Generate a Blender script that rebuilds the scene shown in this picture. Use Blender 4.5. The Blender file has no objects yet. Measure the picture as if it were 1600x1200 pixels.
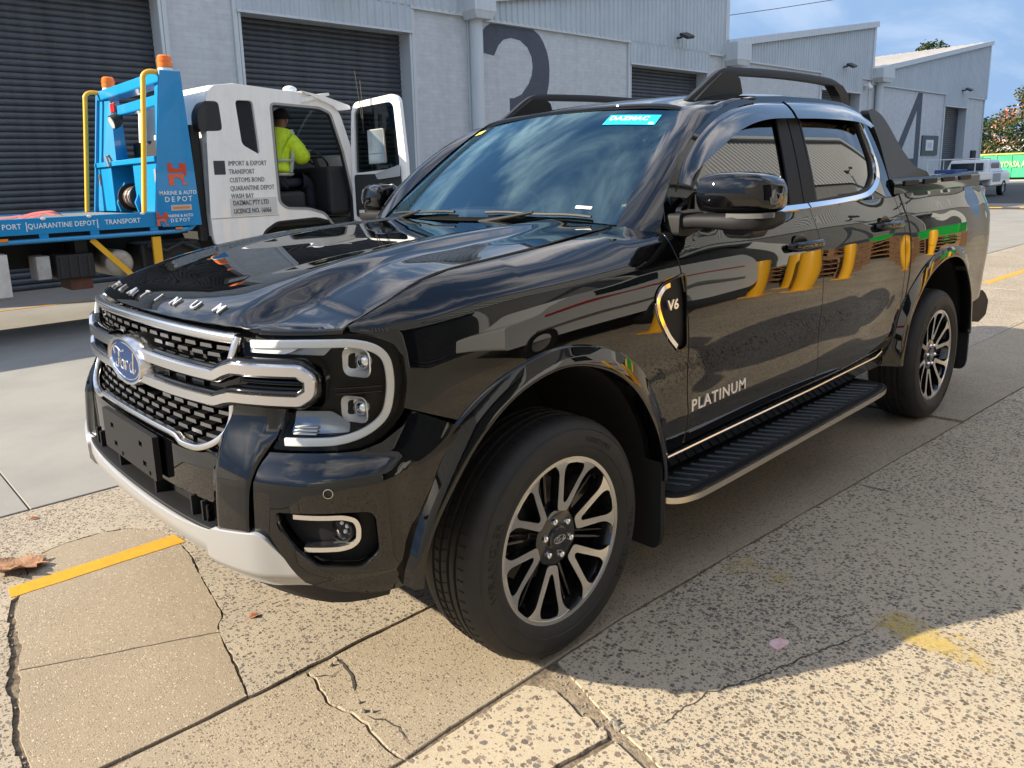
import bpy, math, random
import numpy as np
from mathutils import Vector, Matrix
from mathutils.geometry import delaunay_2d_cdt
R = math.radians
random.seed(7)
SC = bpy.context.scene
COL = SC.collection
# ---------------------------------------------------------------- camera
cam_d = bpy.data.cameras.new('camera'); cam = bpy.data.objects.new('camera', cam_d); COL.objects.link(cam); SC.camera = cam
cam_d.sensor_width = 36; cam_d.lens = 26.81; cam_d.shift_x = .0414; cam_d.shift_y = -.0527
cam_d.clip_start = .05; cam_d.clip_end = 2000
_r, _u, _f = Vector((-.74611, .66488, -.03466)), Vector((-.15438, -.12225, .98042)), Vector((-.64826, -.73686, -.19196))
_r, _u, _f = _r.normalized(), _u.normalized(), _f.normalized()
cam.matrix_world = Matrix(((_r.x, _u.x, -_f.x, 1.639), (_r.y, _u.y, -_f.y, 2.381), (_r.z, _u.z, -_f.z, 1.4833), (0, 0, 0, 1)))
# ---------------------------------------------------------------- sky, sun, exposure
SUN = Vector((1.7, -.9, 1.0)).normalized()
EL = math.asin(SUN.z); AZ = math.atan2(SUN.x, SUN.y)
W = bpy.data.worlds.new('World'); SC.world = W; W.use_nodes = True
nt = W.node_tree; nt.nodes.clear()
def N(t, k, **kw):
    n = t.nodes.new(k)
    for a, v in kw.items(): setattr(n, a, v)
    return n
sky = N(nt, 'ShaderNodeTexSky', sky_type='NISHITA', sun_disc=False, sun_elevation=EL, sun_rotation=AZ, altitude=20, air_density=1.0, dust_density=.6, ozone_density=1.6)
tc = N(nt, 'ShaderNodeTexCoord'); sep = N(nt, 'ShaderNodeSeparateXYZ'); nt.links.new(tc.outputs['Generated'], sep.inputs[0])
zc = N(nt, 'ShaderNodeMath', operation='MAXIMUM'); nt.links.new(sep.outputs[2], zc.inputs[0]); zc.inputs[1].default_value = 0
za = N(nt, 'ShaderNodeMath', operation='ADD'); nt.links.new(zc.outputs[0], za.inputs[0]); za.inputs[1].default_value = .22
dv = N(nt, 'ShaderNodeVectorMath', operation='DIVIDE'); cx = N(nt, 'ShaderNodeCombineXYZ')
for i in range(3): nt.links.new(za.outputs[0], cx.inputs[i])
nt.links.new(tc.outputs['Generated'], dv.inputs[0]); nt.links.new(cx.outputs[0], dv.inputs[1])
mp = N(nt, 'ShaderNodeMapping'); mp.inputs['Scale'].default_value = (1.0, 1.7, 0); mp.inputs['Location'].default_value = (2.35, 1.1, 0); mp.inputs['Rotation'].default_value = (0, 0, R(35)); nt.links.new(dv.outputs[0], mp.inputs[0])
no = N(nt, 'ShaderNodeTexNoise'); no.inputs['Scale'].default_value = 1.5; no.inputs['Detail'].default_value = 9; no.inputs['Roughness'].default_value = .58; no.inputs['Distortion'].default_value = .5
nt.links.new(mp.outputs[0], no.inputs['Vector'])
mr = N(nt, 'ShaderNodeMapRange', interpolation_type='SMOOTHSTEP'); mr.inputs[1].default_value = .44; mr.inputs[2].default_value = .70; mr.inputs[3].default_value = 0; mr.inputs[4].default_value = .78; nt.links.new(no.outputs[0], mr.inputs[0])
hz = N(nt, 'ShaderNodeMapRange', interpolation_type='SMOOTHSTEP'); hz.inputs[1].default_value = .16; hz.inputs[2].default_value = .80; hz.inputs[3].default_value = 1; hz.inputs[4].default_value = 0; nt.links.new(zc.outputs[0], hz.inputs[0])   # pale blue haze low down, the same all round
hm = N(nt, 'ShaderNodeMix', data_type='RGBA'); nt.links.new(hz.outputs[0], hm.inputs[0]); nt.links.new(sky.outputs[0], hm.inputs[6]); hm.inputs[7].default_value = (.95, 1.50, 2.36, 1)
lowc = N(nt, 'ShaderNodeMapRange', interpolation_type='SMOOTHSTEP'); lowc.inputs[1].default_value = .14; lowc.inputs[2].default_value = .60; lowc.inputs[3].default_value = .07; nt.links.new(zc.outputs[0], lowc.inputs[0]); cm = N(nt, 'ShaderNodeMath', operation='MULTIPLY'); nt.links.new(mr.outputs[0], cm.inputs[0]); nt.links.new(lowc.outputs[0], cm.inputs[1])
mx = N(nt, 'ShaderNodeMix', data_type='RGBA'); nt.links.new(cm.outputs[0], mx.inputs[0]); nt.links.new(hm.outputs[2], mx.inputs[6]); mx.inputs[7].default_value = (9.4, 8.7, 8.0, 1)
bg = N(nt, 'ShaderNodeBackground'); bg.inputs[1].default_value = .107; nt.links.new(mx.outputs[2], bg.inputs[0])
wo = N(nt, 'ShaderNodeOutputWorld'); nt.links.new(bg.outputs[0], wo.inputs[0])
sun_d = bpy.data.lights.new('sun', 'SUN'); sun_d.energy = 3.5; sun_d.angle = R(.55); sun_d.color = (1, .88, .69)
sun = bpy.data.objects.new('sun', sun_d); COL.objects.link(sun); sun.rotation_euler = SUN.to_track_quat('Z', 'Y').to_euler(); sun.location = SUN*60
SC.view_settings.view_transform = 'Standard'; SC.view_settings.look = 'None'; SC.view_settings.exposure = 1.74; SC.view_settings.gamma = 1
SC.cycles.max_bounces = 10; SC.cycles.transparent_max_bounces = 16; SC.cycles.caustics_reflective = False; SC.cycles.caustics_refractive = False; SC.cycles.sample_clamp_indirect = 6
SC.cycles.use_denoising = True
# ---------------------------------------------------------------- material helpers
MATS = {}
def link(t, a, b): t.links.new(a, b)
def mat(name, col=(.5, .5, .5), rough=.5, metal=0., coat=0., spec=.5, trans=0., emit=None, noise=None, bump=None, coat_rough=.03, streak=None, vary=0.):
    """noise=(scale, colour2, lo, hi): a second colour mixed in by noise; bump=(scale, strength, distance)."""
    if name in MATS: return MATS[name]
    m = bpy.data.materials.new(name); m.use_nodes = True; t = m.node_tree; b = t.nodes['Principled BSDF']; MATS[name] = m
    b.inputs['Base Color'].default_value = (*col, 1); b.inputs['Roughness'].default_value = rough; b.inputs['Metallic'].default_value = metal
    b.inputs['Coat Weight'].default_value = coat; b.inputs['Coat Roughness'].default_value = coat_rough; b.inputs['Specular IOR Level'].default_value = spec
    b.inputs['Transmission Weight'].default_value = trans
    if emit: b.inputs['Emission Color'].default_value = (*emit[0], 1); b.inputs['Emission Strength'].default_value = emit[1]
    tcn = None
    if noise or bump or vary or streak: tcn = N(t, 'ShaderNodeTexCoord')
    if noise:
        n = N(t, 'ShaderNodeTexNoise'); n.inputs['Scale'].default_value = noise[0]; n.inputs['Detail'].default_value = 6; n.inputs['Roughness'].default_value = .65; link(t, tcn.outputs['Object'], n.inputs['Vector'])
        r = N(t, 'ShaderNodeMapRange'); r.inputs[1].default_value = noise[2]; r.inputs[2].default_value = noise[3]; link(t, n.outputs[0], r.inputs[0])
        x = N(t, 'ShaderNodeMix', data_type='RGBA'); x.inputs[6].default_value = (*col, 1); x.inputs[7].default_value = (*noise[1], 1); link(t, r.outputs[0], x.inputs[0]); link(t, x.outputs[2], b.inputs['Base Color'])
        if vary:
            q = N(t, 'ShaderNodeMapRange'); q.inputs[3].default_value = rough-vary; q.inputs[4].default_value = rough+vary; link(t, n.outputs[0], q.inputs[0]); link(t, q.outputs[0], b.inputs['Roughness'])
    if streak: add_streak(t, tcn, b, *streak)
    if bump:
        n = N(t, 'ShaderNodeTexNoise'); n.inputs['Scale'].default_value = bump[0]; n.inputs['Detail'].default_value = 5; link(t, tcn.outputs['Object'], n.inputs['Vector'])
        k = N(t, 'ShaderNodeBump'); k.inputs['Strength'].default_value = bump[1]; k.inputs['Distance'].default_value = bump[2]; link(t, n.outputs[0], k.inputs['Height']); link(t, k.outputs[0], b.inputs['Normal'])
    return m
def add_streak(t, tcn, b, dark, scale=2.2):
    """grime that runs down in vertical streaks."""
    mp_ = N(t, 'ShaderNodeMapping'); mp_.inputs['Scale'].default_value = (scale, scale, scale*.07); link(t, tcn.outputs['Object'], mp_.inputs[0])
    n = N(t, 'ShaderNodeTexNoise'); n.inputs['Scale'].default_value = 2.5; n.inputs['Detail'].default_value = 8; n.inputs['Roughness'].default_value = .7; link(t, mp_.outputs[0], n.inputs['Vector'])
    r = N(t, 'ShaderNodeMapRange'); r.inputs[1].default_value = .46; r.inputs[2].default_value = .74; r.inputs[3].default_value = 1; r.inputs[4].default_value = dark; link(t, n.outputs[0], r.inputs[0])
    x = N(t, 'ShaderNodeMix', data_type='RGBA', blend_type='MULTIPLY'); x.inputs[0].default_value = 1; lk = b.inputs['Base Color'].links
    if lk: link(t, lk[0].from_socket, x.inputs[6])
    else: x.inputs[6].default_value = b.inputs['Base Color'].default_value
    link(t, r.outputs[0], x.inputs[7]); link(t, x.outputs[2], b.inputs['Base Color'])
def glass(name, tint, ior=1.5, rough=0., gl=(1, 1, 1)):
    if name in MATS: return MATS[name]
    m = bpy.data.materials.new(name); m.use_nodes = True; t = m.node_tree; t.nodes.clear(); MATS[name] = m
    o = N(t, 'ShaderNodeOutputMaterial'); x = N(t, 'ShaderNodeMixShader'); f = N(t, 'ShaderNodeFresnel'); f.inputs[0].default_value = ior
    a = N(t, 'ShaderNodeBsdfTransparent'); a.inputs[0].default_value = (*tint, 1); g = N(t, 'ShaderNodeBsdfGlossy'); g.inputs['Roughness'].default_value = rough; g.inputs['Color'].default_value = (*gl, 1)
    link(t, f.outputs[0], x.inputs[0]); link(t, a.outputs[0], x.inputs[1]); link(t, g.outputs[0], x.inputs[2]); link(t, x.outputs[0], o.inputs[0])
    return m
# ---------------------------------------------------------------- mesh helpers
class MB:
    def __init__(s): s.v = []; s.f = []; s.mi = []; s.m = 0; s.T = Matrix()
    def add(s, vs, fs):
        o = len(s.v); s.v += [tuple(s.T @ Vector(p)) for p in vs]; s.f += [tuple(i+o for i in f) for f in fs]; s.mi += [s.m]*len(fs); return s
    def box(s, c, d, rot=None, taper=None):
        """c centre, d full size; taper=(tx, ty) scales the top."""
        tx, ty = taper or (1, 1); q = []
        for z in (-.5, .5):
            k = (tx, ty) if z > 0 else (1, 1)
            for x, y in ((-.5, -.5), (.5, -.5), (.5, .5), (-.5, .5)): q.append(Vector((x*d[0]*k[0], y*d[1]*k[1], z*d[2])))
        if rot is not None:
            M = rot if isinstance(rot, Matrix) else Matrix.Rotation(rot[2], 3, 'Z') @ Matrix.Rotation(rot[1], 3, 'Y') @ Matrix.Rotation(rot[0], 3, 'X')
            q = [M.to_3x3() @ p for p in q]
        c = Vector(c)
        return s.add([p+c for p in q], [(0, 3, 2, 1), (4, 5, 6, 7), (0, 1, 5, 4), (1, 2, 6, 5), (2, 3, 7, 6), (3, 0, 4, 7)])
    def cyl(s, a, b, r, r2=None, n=16, cap=True):
        a, b = Vector(a), Vector(b); r2 = r if r2 is None else r2; d = (b-a).normalized(); x = d.orthogonal().normalized(); y = d.cross(x); q = []
        for p, k in ((a, r), (b, r2)):
            for i in range(n): t = 2*math.pi*i/n; q.append(p+x*k*math.cos(t)+y*k*math.sin(t))
        fs = [(i, (i+1) % n, n+(i+1) % n, n+i) for i in range(n)]
        if cap: fs += [tuple(range(n-1, -1, -1)), tuple(range(n, 2*n))]
        return s.add(q, fs)
    def tube(s, pts, r, n=10, closed=False, flat=1.):
        pts = [Vector(p) for p in pts]; m = len(pts); q = []; x = None
        for i, p in enumerate(pts):
            a = pts[(i-1) % m] if (closed or i) else p; b = pts[(i+1) % m] if (closed or i < m-1) else p; d = (b-a).normalized()
            x = d.orthogonal().normalized() if x is None else (x-d*x.dot(d)).normalized(); y = d.cross(x); rr = r[i] if isinstance(r, (list, tuple)) else r
            for j in range(n): t = 2*math.pi*j/n; q.append(p+x*rr*math.cos(t)+y*rr*flat*math.sin(t))
        fs = [(i*n+j, i*n+(j+1) % n, ((i+1) % m)*n+(j+1) % n, ((i+1) % m)*n+j) for i in range(m if closed else m-1) for j in range(n)]
        if not closed: fs += [tuple(range(n-1, -1, -1)), tuple(range((m-1)*n, m*n))]
        return s.add(q, fs)
    def lathe(s, prof, n=48, M=None, closed=False):
        """prof [(r, h)] turned about local Z."""
        M = M or Matrix(); q = []; k = len(prof)
        for i in range(n):
            t = 2*math.pi*i/n
            for r, h in prof: q.append(M @ Vector((r*math.cos(t), r*math.sin(t), h)))
        fs = [(i*k+j, ((i+1) % n)*k+j, ((i+1) % n)*k+(j+1) % k, i*k+(j+1) % k) for i in range(n) for j in range(k if closed else k-1)]
        return s.add(q, fs)
    def prism(s, poly, fr, to, M=None, holes=()):
        """2D polygon (holes allowed) in the local XY plane, from z=fr to z=to."""
        M = M or Matrix(); P, T, loops = tri2d(poly, holes)
        n = len(P); self_v = [M @ Vector((p[0], p[1], fr)) for p in P]+[M @ Vector((p[0], p[1], to)) for p in P]
        fs = [(c, b, a) for a, b, c in T]+[(a+n, b+n, c+n) for a, b, c in T]
        for a, b in loops: fs.append((a, b, b+n, a+n))
        return s.add(self_v, fs)
    def sphere(s, c, r, n=16, m=10, sc=(1, 1, 1)):
        q = []; c = Vector(c)
        for i in range(m+1):
            p = math.pi*i/m
            for j in range(n): t = 2*math.pi*j/n; q.append(c+Vector((r*sc[0]*math.sin(p)*math.cos(t), r*sc[1]*math.sin(p)*math.sin(t), r*sc[2]*math.cos(p))))
        return s.add(q, [(i*n+j, (i+1)*n+j, (i+1)*n+(j+1) % n, i*n+(j+1) % n) for i in range(m) for j in range(n)])
    def sweep(s, pts, nrm, prof, closed=False, cap=True):
        """profile [(a, b)]: a across the path, b along the given normal."""
        pts = [Vector(p) for p in pts]; m = len(pts); k = 0; q = []
        for i, p in enumerate(pts):
            a = pts[(i-1) % m] if (closed or i) else p; b = pts[(i+1) % m] if (closed or i < m-1) else p; d = (b-a).normalized()
            nn = Vector(nrm[i] if isinstance(nrm, list) else nrm); nn = (nn-d*nn.dot(d)).normalized(); x = d.cross(nn)
            pr = prof(i/(m-1)) if callable(prof) else prof; k = len(pr)
            for u, w in pr: q.append(p+x*u+nn*w)
        fs = [(i*k+j, i*k+(j+1) % k, ((i+1) % m)*k+(j+1) % k, ((i+1) % m)*k+j) for i in range(m if closed else m-1) for j in range(k)]
        if cap and not closed: fs += [tuple(range(k-1, -1, -1)), tuple(range((m-1)*k, m*k))]
        return s.add(q, fs)
def inpoly(p, poly):
    x, y = p; c = False; j = len(poly)-1
    for i in range(len(poly)):
        xi, yi = poly[i]; xj, yj = poly[j]
        if (yi > y) != (yj > y) and x < (xj-xi)*(y-yi)/(yj-yi)+xi: c = not c
        j = i
    return c
def area(p): return sum(p[i][0]*p[(i+1) % len(p)][1]-p[(i+1) % len(p)][0]*p[i][1] for i in range(len(p)))/2
def tri2d(poly, holes=(), step=None, stepy=None):
    poly = list(poly) if area(poly) > 0 else list(poly)[::-1]
    holes = [list(h) if area(h) < 0 else list(h)[::-1] for h in holes]
    pts = [Vector((p[0], p[1])) for p in poly]; ed = [(i, (i+1) % len(poly)) for i in range(len(poly))]
    for h in holes:
        o = len(pts); pts += [Vector((p[0], p[1])) for p in h]; ed += [(o+i, o+(i+1) % len(h)) for i in range(len(h))]
    nb = len(pts)
    if step:
        sy = stepy or step; xs = [p[0] for p in poly]; ys = [p[1] for p in poly]
        lo = [Vector(p) for p in pts]
        for i in range(int(min(xs)/step)-1, int(max(xs)/step)+2):
            for j in range(int(min(ys)/sy)-1, int(max(ys)/sy)+2):
                p = (i*step, j*sy)
                if inpoly(p, poly) and not any(inpoly(p, h) for h in holes):
                    if all(abs(p[0]-q.x) > step*.35 or abs(p[1]-q.y) > sy*.35 for q in lo): pts.append(Vector(p))
    r = delaunay_2d_cdt(pts, ed, [], 0, 1e-7)
    V = [(v.x, v.y) for v in r[0]]; T = []
    for f in r[2]:
        c = (sum(V[i][0] for i in f)/3, sum(V[i][1] for i in f)/3)
        if inpoly(c, poly) and not any(inpoly(c, h) for h in holes):
            a, b, d = (V[i] for i in f)
            T.append(tuple(f) if (b[0]-a[0])*(d[1]-a[1])-(b[1]-a[1])*(d[0]-a[0]) > 0 else tuple(f)[::-1])
    cnt = {}
    for t in T:
        for a, b in ((t[0], t[1]), (t[1], t[2]), (t[2], t[0])): cnt[(a, b)] = 1
    loops = [(a, b) for a, b in cnt if (b, a) not in cnt]
    return V, T, loops
def mesh_obj(name, me, m, parent=None):
    o = bpy.data.objects.new(name, me); COL.objects.link(o)
    for k in (m if isinstance(m, (list, tuple)) else [m]): me.materials.append(k)
    if parent is not None: adopt(o, parent)
    return o
def adopt(o, parent):
    o.parent = parent
    if parent.get('category') and parent.type == 'EMPTY': o.matrix_parent_inverse = Matrix.LocRotScale(parent.location, parent.rotation_euler, parent.scale).inverted() if BASE.get(parent.name) else Matrix()
BASE = {}
def thing_at(name, label, cat, loc, group=None):
    """a thing whose parts are given in world coordinates; the Empty stands at its base."""
    o = thing(name, label, cat, loc, (0, 0, 0), group); BASE[o.name] = 1; return o
def obj(name, mb, m, parent=None, smooth=35, bevel=0, seg=2):
    me = bpy.data.meshes.new(name); me.from_pydata(mb.v, [], mb.f)
    if any(mb.mi): me.polygons.foreach_set('material_index', mb.mi)
    me.validate(); me.update()
    if smooth:
        me.shade_smooth()
        me.set_sharp_from_angle(angle=R(smooth))
    o = mesh_obj(name, me, m, parent)
    if bevel:
        b = o.modifiers.new('bevel', 'BEVEL'); b.width = bevel; b.segments = seg; b.limit_method = 'ANGLE'; b.angle_limit = R(40); b.harden_normals = False
    return o
def thing(name, label, cat, loc=(0, 0, 0), rot=(0, 0, 0), group=None):
    o = bpy.data.objects.new(name, None); COL.objects.link(o); o.location = loc; o.rotation_euler = rot; o.empty_display_size = .2
    return tag(o, label, cat, group)
def tag(o, label=None, cat=None, group=None, kind=None):
    for k, v in (('label', label), ('category', cat), ('group', group), ('kind', kind)):
        if v: o[k] = v
    return o
def part(name, parent): # an empty that holds sub-parts
    o = bpy.data.objects.new(name, None); COL.objects.link(o); adopt(o, parent); o.empty_display_size = .05; return o
def copy_tree(o, parent=None):
    c = o.copy(); COL.objects.link(c)
    if parent is not None: c.parent = parent
    for ch in [q for q in bpy.data.objects if q.parent == o]: copy_tree(ch, c)
    return c
def panel(name, poly, fn, m, parent, step=.04, holes=(), thick=.014, ref=(0, 1, 0), flip=False, edge=.0):
    """A 2D outline laid on a surface fn(a, b) -> point, with the surface's own normals and folded edges."""
    V, T, loops = tri2d(poly, holes, step); ref = Vector(ref); vs = []; ns = []; e = 2e-3
    def ev(a, b): return Vector(fn(a, b))
    for a, b in V:
        p = ev(a, b); du = ev(a+e, b)-ev(a-e, b); dv_ = ev(a, b+e)-ev(a, b-e); n = du.cross(dv_)
        n = n.normalized() if n.length > 1e-12 else ref
        if n.dot(ref) < 0: n = -n
        vs.append(p); ns.append(n)
    a, b, c = T[len(T)//2]
    sw = (vs[b]-vs[a]).cross(vs[c]-vs[a]).dot(ns[a]) < 0
    if sw: T = [t[::-1] for t in T]; loops = [(b, a) for a, b in loops]
    n0 = len(vs); idx = {}; V2 = list(vs); N2 = list(ns); F = list(T)
    if thick:
        for a, b in loops:
            d = (vs[b]-vs[a]).normalized().cross(ns[a]).normalized()
            i = len(V2); V2 += [vs[a], vs[b], vs[b]-ns[b]*thick, vs[a]-ns[a]*thick]; N2 += [(d+ns[a]*.6).normalized(), (d+ns[b]*.6).normalized(), d, d]; F.append((i, i+3, i+2, i+1))
    if flip:
        V2 = [Vector((p.x, -p.y, p.z)) for p in V2]; N2 = [Vector((p.x, -p.y, p.z)) for p in N2]; F = [f[::-1] for f in F]
    me = bpy.data.meshes.new(name); me.from_pydata(V2, [], F); me.shade_smooth(); me.update()
    me.normals_split_custom_set_from_vertices(N2)
    return mesh_obj(name, me, m, parent)
def rnd(poly, r, n=5, closed=True):
    """rounds the corners of a polygon; r is a radius or one per corner."""
    out = []; m = len(poly)
    for i, p in enumerate(poly):
        rr = r[i] if isinstance(r, (list, tuple)) else r
        if rr <= 0 or (not closed and i in (0, m-1)): out.append(tuple(p)); continue
        a, b = Vector(poly[i-1]).to_2d(), Vector(poly[(i+1) % m]).to_2d(); p = Vector(p).to_2d(); da, db = a-p, b-p
        la, lb = min(rr, da.length*.48), min(rr, db.length*.48); s, e = p+da.normalized()*la, p+db.normalized()*lb
        for k in range(n+1): t = k/n; q = s*(1-t)**2+p*2*t*(1-t)+e*t*t; out.append((q.x, q.y))
    return out
def dense(poly, d, closed=True):
    out = []; m = len(poly)
    for i in range(m if closed else m-1):
        a, b = Vector(poly[i]), Vector(poly[(i+1) % m]); k = max(1, int((b-a).length/d+.5))
        out += [tuple(a.lerp(b, j/k)) for j in range(k)]
    if not closed: out.append(tuple(poly[-1]))
    return out
def crv(pts, n=8, closed=False):
    """Catmull-Rom through the points, any dimension."""
    P = [np.array(p, float) for p in pts]; m = len(P); out = []
    for i in range(m if closed else m-1):
        g = lambda k: P[k % m] if closed else P[min(max(k, 0), m-1)]
        a, b, c, d = g(i-1), g(i), g(i+1), g(i+2)
        for k in range(n):
            t = k/n; out.append(tuple(.5*((2*b)+(-a+c)*t+(2*a-5*b+4*c-d)*t*t+(-a+3*b-3*c+d)*t**3)))
    if not closed: out.append(tuple(P[-1]))
    return out
def text_mb(txt, size, depth, M, bold=0., spacing=1., align='CENTER', res=2, sx=1.):
    """lettering as solid mesh: local X along the text, Y up, Z out."""
    c = bpy.data.curves.new('lettering', 'FONT'); c.body = txt; c.size = size; c.extrude = depth/2; c.offset = bold; c.align_x = align; c.align_y = 'CENTER'; c.space_character = spacing; c.resolution_u = res
    o = bpy.data.objects.new('lettering', c); me = o.to_mesh(); mb = MB(); mb.T = M @ Matrix.Diagonal((sx, 1, 1, 1))
    mb.add([v.co.copy() for v in me.vertices], [tuple(p.vertices) for p in me.polygons]); o.to_mesh_clear(); bpy.data.objects.remove(o); bpy.data.curves.remove(c); return mb
def frame(o, x, y):
    x = Vector(x).normalized(); y = Vector(y); y = (y-x*y.dot(x)).normalized(); z = x.cross(y)
    return Matrix(((x.x, y.x, z.x, o[0]), (x.y, y.y, z.y, o[1]), (x.z, y.z, z.z, o[2]), (0, 0, 0, 1)))
# ---------------------------------------------------------------- pickup skin functions (metres; x forward, y left, z up)
def _nat(xs, ys):
    xs = np.asarray(xs, float); ys = np.asarray(ys, float); n = len(xs)
    h = np.diff(xs); A = np.zeros((n, n)); b = np.zeros(ys.shape)
    A[0, 0] = A[-1, -1] = 1
    for i in range(1, n-1):
        A[i, i-1] = h[i-1]; A[i, i] = 2*(h[i-1]+h[i]); A[i, i+1] = h[i]
        b[i] = 6*((ys[i+1]-ys[i])/h[i]-(ys[i]-ys[i-1])/h[i-1])
    return xs, ys, np.linalg.solve(A, b)
def _ev(sp, t):
    xs, ys, m = sp; t = min(max(t, xs[0]), xs[-1])
    i = min(max(int(np.searchsorted(xs, t))-1, 0), len(xs)-2)
    h = xs[i+1]-xs[i]; a = (xs[i+1]-t)/h; b = 1-a
    return a*ys[i]+b*ys[i+1]+((a**3-a)*m[i]+(b**3-b)*m[i+1])*h*h/6
# columns of the side: x, then (y, z) rows
_ZL = [.30, .42, .52, .60, .68, .78, .90, 1.02, 1.10]
_DY = [.855, .876, .893, .912, .9105, .9125, .9255, .9305, .9280]
def _col(x, dy=0, low=None, top=None):
    ys = [a+dy for a in (low or _DY)]
    return (x, ys+[t[0] for t in top], [min(z, top[0][1]-.012*(9-i)) if z > .9 else z for i, z in enumerate(_ZL)]+[t[1] for t in top])
_TD = [(.922, 1.16), (.9115, 1.20), (.896, 1.24), (.878, 1.28), (.857, 1.325)]
_FL = [.86, .88, .898, .912, .915, .919, .926, .929, .925]
_BL = [.87, .885, .90, .915, .922, .928, .938, .942, .938]
_TB = [(.930, 1.16), (.918, 1.205), (.900, 1.25), (.883, 1.29), (.868, 1.335)]
def _e(k, *v): return [a-k for a in v]
_COLS = [
 _col(.66, 0, [.74, .765, .785, .795, .80, .803, .806, .807, .806], [(.8055, 1.110), (.805, 1.117), (.804, 1.124), (.802, 1.131), (.798, 1.138)]),
 _col(.525, 0, [.80, .83, .855, .868, .876, .882, .885, .882, .873], [(.864, 1.125), (.853, 1.145), (.838, 1.163), (.820, 1.178), (.800, 1.188)]),
 _col(.40, 0, [.83, .855, .88, .893, .900, .905, .909, .908, .900], [(.890, 1.135), (.872, 1.165), (.845, 1.19), (.815, 1.213), (.782, 1.227)]),
 _col(.20, 0, [.845, .868, .892, .905, .911, .915, .922, .924, .918], [(.908, 1.145), (.890, 1.18), (.862, 1.208), (.82, 1.232), (.765, 1.250)]),
 _col(-.05, 0, _FL, [(.917, 1.15), (.898, 1.19), (.868, 1.222), (.82, 1.248), (.755, 1.268)]),
 _col(-.30, 0, [.86, .88, .897, .912, .913, .916, .926, .930, .927], [(.920, 1.155), (.902, 1.20), (.872, 1.236), (.82, 1.266), (.735, 1.288)]),
 _col(-.50, 0, None, [(.922, 1.16), (.908, 1.205), (.882, 1.245), (.835, 1.278), (.72, 1.304)]),
 _col(-.70, 0, None, [(.923, 1.16), (.911, 1.203), (.893, 1.245), (.87, 1.285), (.845, 1.322)]),
 _col(-1.0, 0, None, _TD), _col(-1.6, 0, None, _TD), _col(-2.2, 0, None, _TD), _col(-2.6, 0, None, _TD),
 _col(-2.72, 0, [.87, .885, .90, .915, .919, .922, .932, .937, .934], [(.926, 1.16), (.914, 1.203), (.897, 1.245), (.88, 1.285), (.862, 1.33)]),
 _col(-2.95, 0, _BL, _TB), _col(-3.3, 0, _BL, _TB), _col(-3.7, 0, _BL, _TB),
 _col(-4.0, 0, _e(.008, *_BL), [(a-.008, b) for a, b in _TB]), _col(-4.14, 0, _e(.03, *_BL), [(a-.025, b) for a, b in _TB]), _col(-4.22, 0, _e(.085, *_BL), [(a-.075, b) for a, b in _TB])]
_COLS = _COLS[::-1]
_SPX = _nat([c[0] for c in _COLS], np.array([c[1]+c[2] for c in _COLS]))
_scache = {}
def side_y(x, z):
    k = round(x, 5)
    sp = _scache.get(k)
    if sp is None:
        r = _ev(_SPX, x); n = len(r)//2
        sp = _scache[k] = _nat(r[n:], r[:n])
    zs, ys, m = sp
    if z > zs[-1]:   # carry on with the end slope
        return _ev(sp, zs[-1])+(z-zs[-1])*(_ev(sp, zs[-1])-_ev(sp, zs[-1]-.004))/.004
    return float(_ev(sp, z))
def seam_z(x): return float(_ev(_SPX, x)[-1])
def side(x, z): return (x, side_y(x, z), z)
# greenhouse: side glass and pillars
def cab_y(x, z):
    t = z-1.325
    y = .857-.28*t-.15*t*t
    if x > -.95: y -= .16*(x+.95)**2
    if x < -2.2: y -= .10*(x+2.2)**2
    return y
def cab(x, z): return (x, cab_y(x, z), z)
# front fascia: s runs from the middle of the nose round the corner; the bumper below is squarer in plan than the face above
_FS = [0, .2, .4, .57, .72, .87, 1.02, 1.2, 1.45]
_FU = _nat(_FS, np.array([[.905, .90, .88, .842, .775, .675, .53, .355, .105], [0, .2, .399, .564, .699, .81, .887, .914, .926]]).T)
_FB = _nat(_FS, np.array([[.925, .922, .911, .887, .838, .75, .605, .42, .16], [0, .2, .4, .568, .711, .83, .903, .922, .930]]).T)
_SPD = _nat([.25, .32, .40, .48, .56, .64, .72, .80, .90, 1.0, 1.08, 1.15], [-.13, -.085, -.035, -.005, .003, .004, .003, .002, 0, -.004, -.012, -.032])
def front(s, z, off=0.):
    a = abs(s); t = min(max((z-.76)/.16, 0), 1); t = t*t*(3-2*t)
    def P(a):
        return _ev(_FB, a)*(1-t)+_ev(_FU, a)*t
    x, y = P(a); x2, y2 = P(a+1e-3); L = math.hypot(x2-x, y2-y); nx, ny = (y2-y)/L, (x-x2)/L
    w = 1/(1+math.exp((a-.86)/.07))
    x += _ev(_SPD, z)*w+off*nx; y += off*ny-max(0, .5-z)*.25*(1-w)
    return (float(x), float(y)*(1 if s >= 0 else -1), z)
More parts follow.
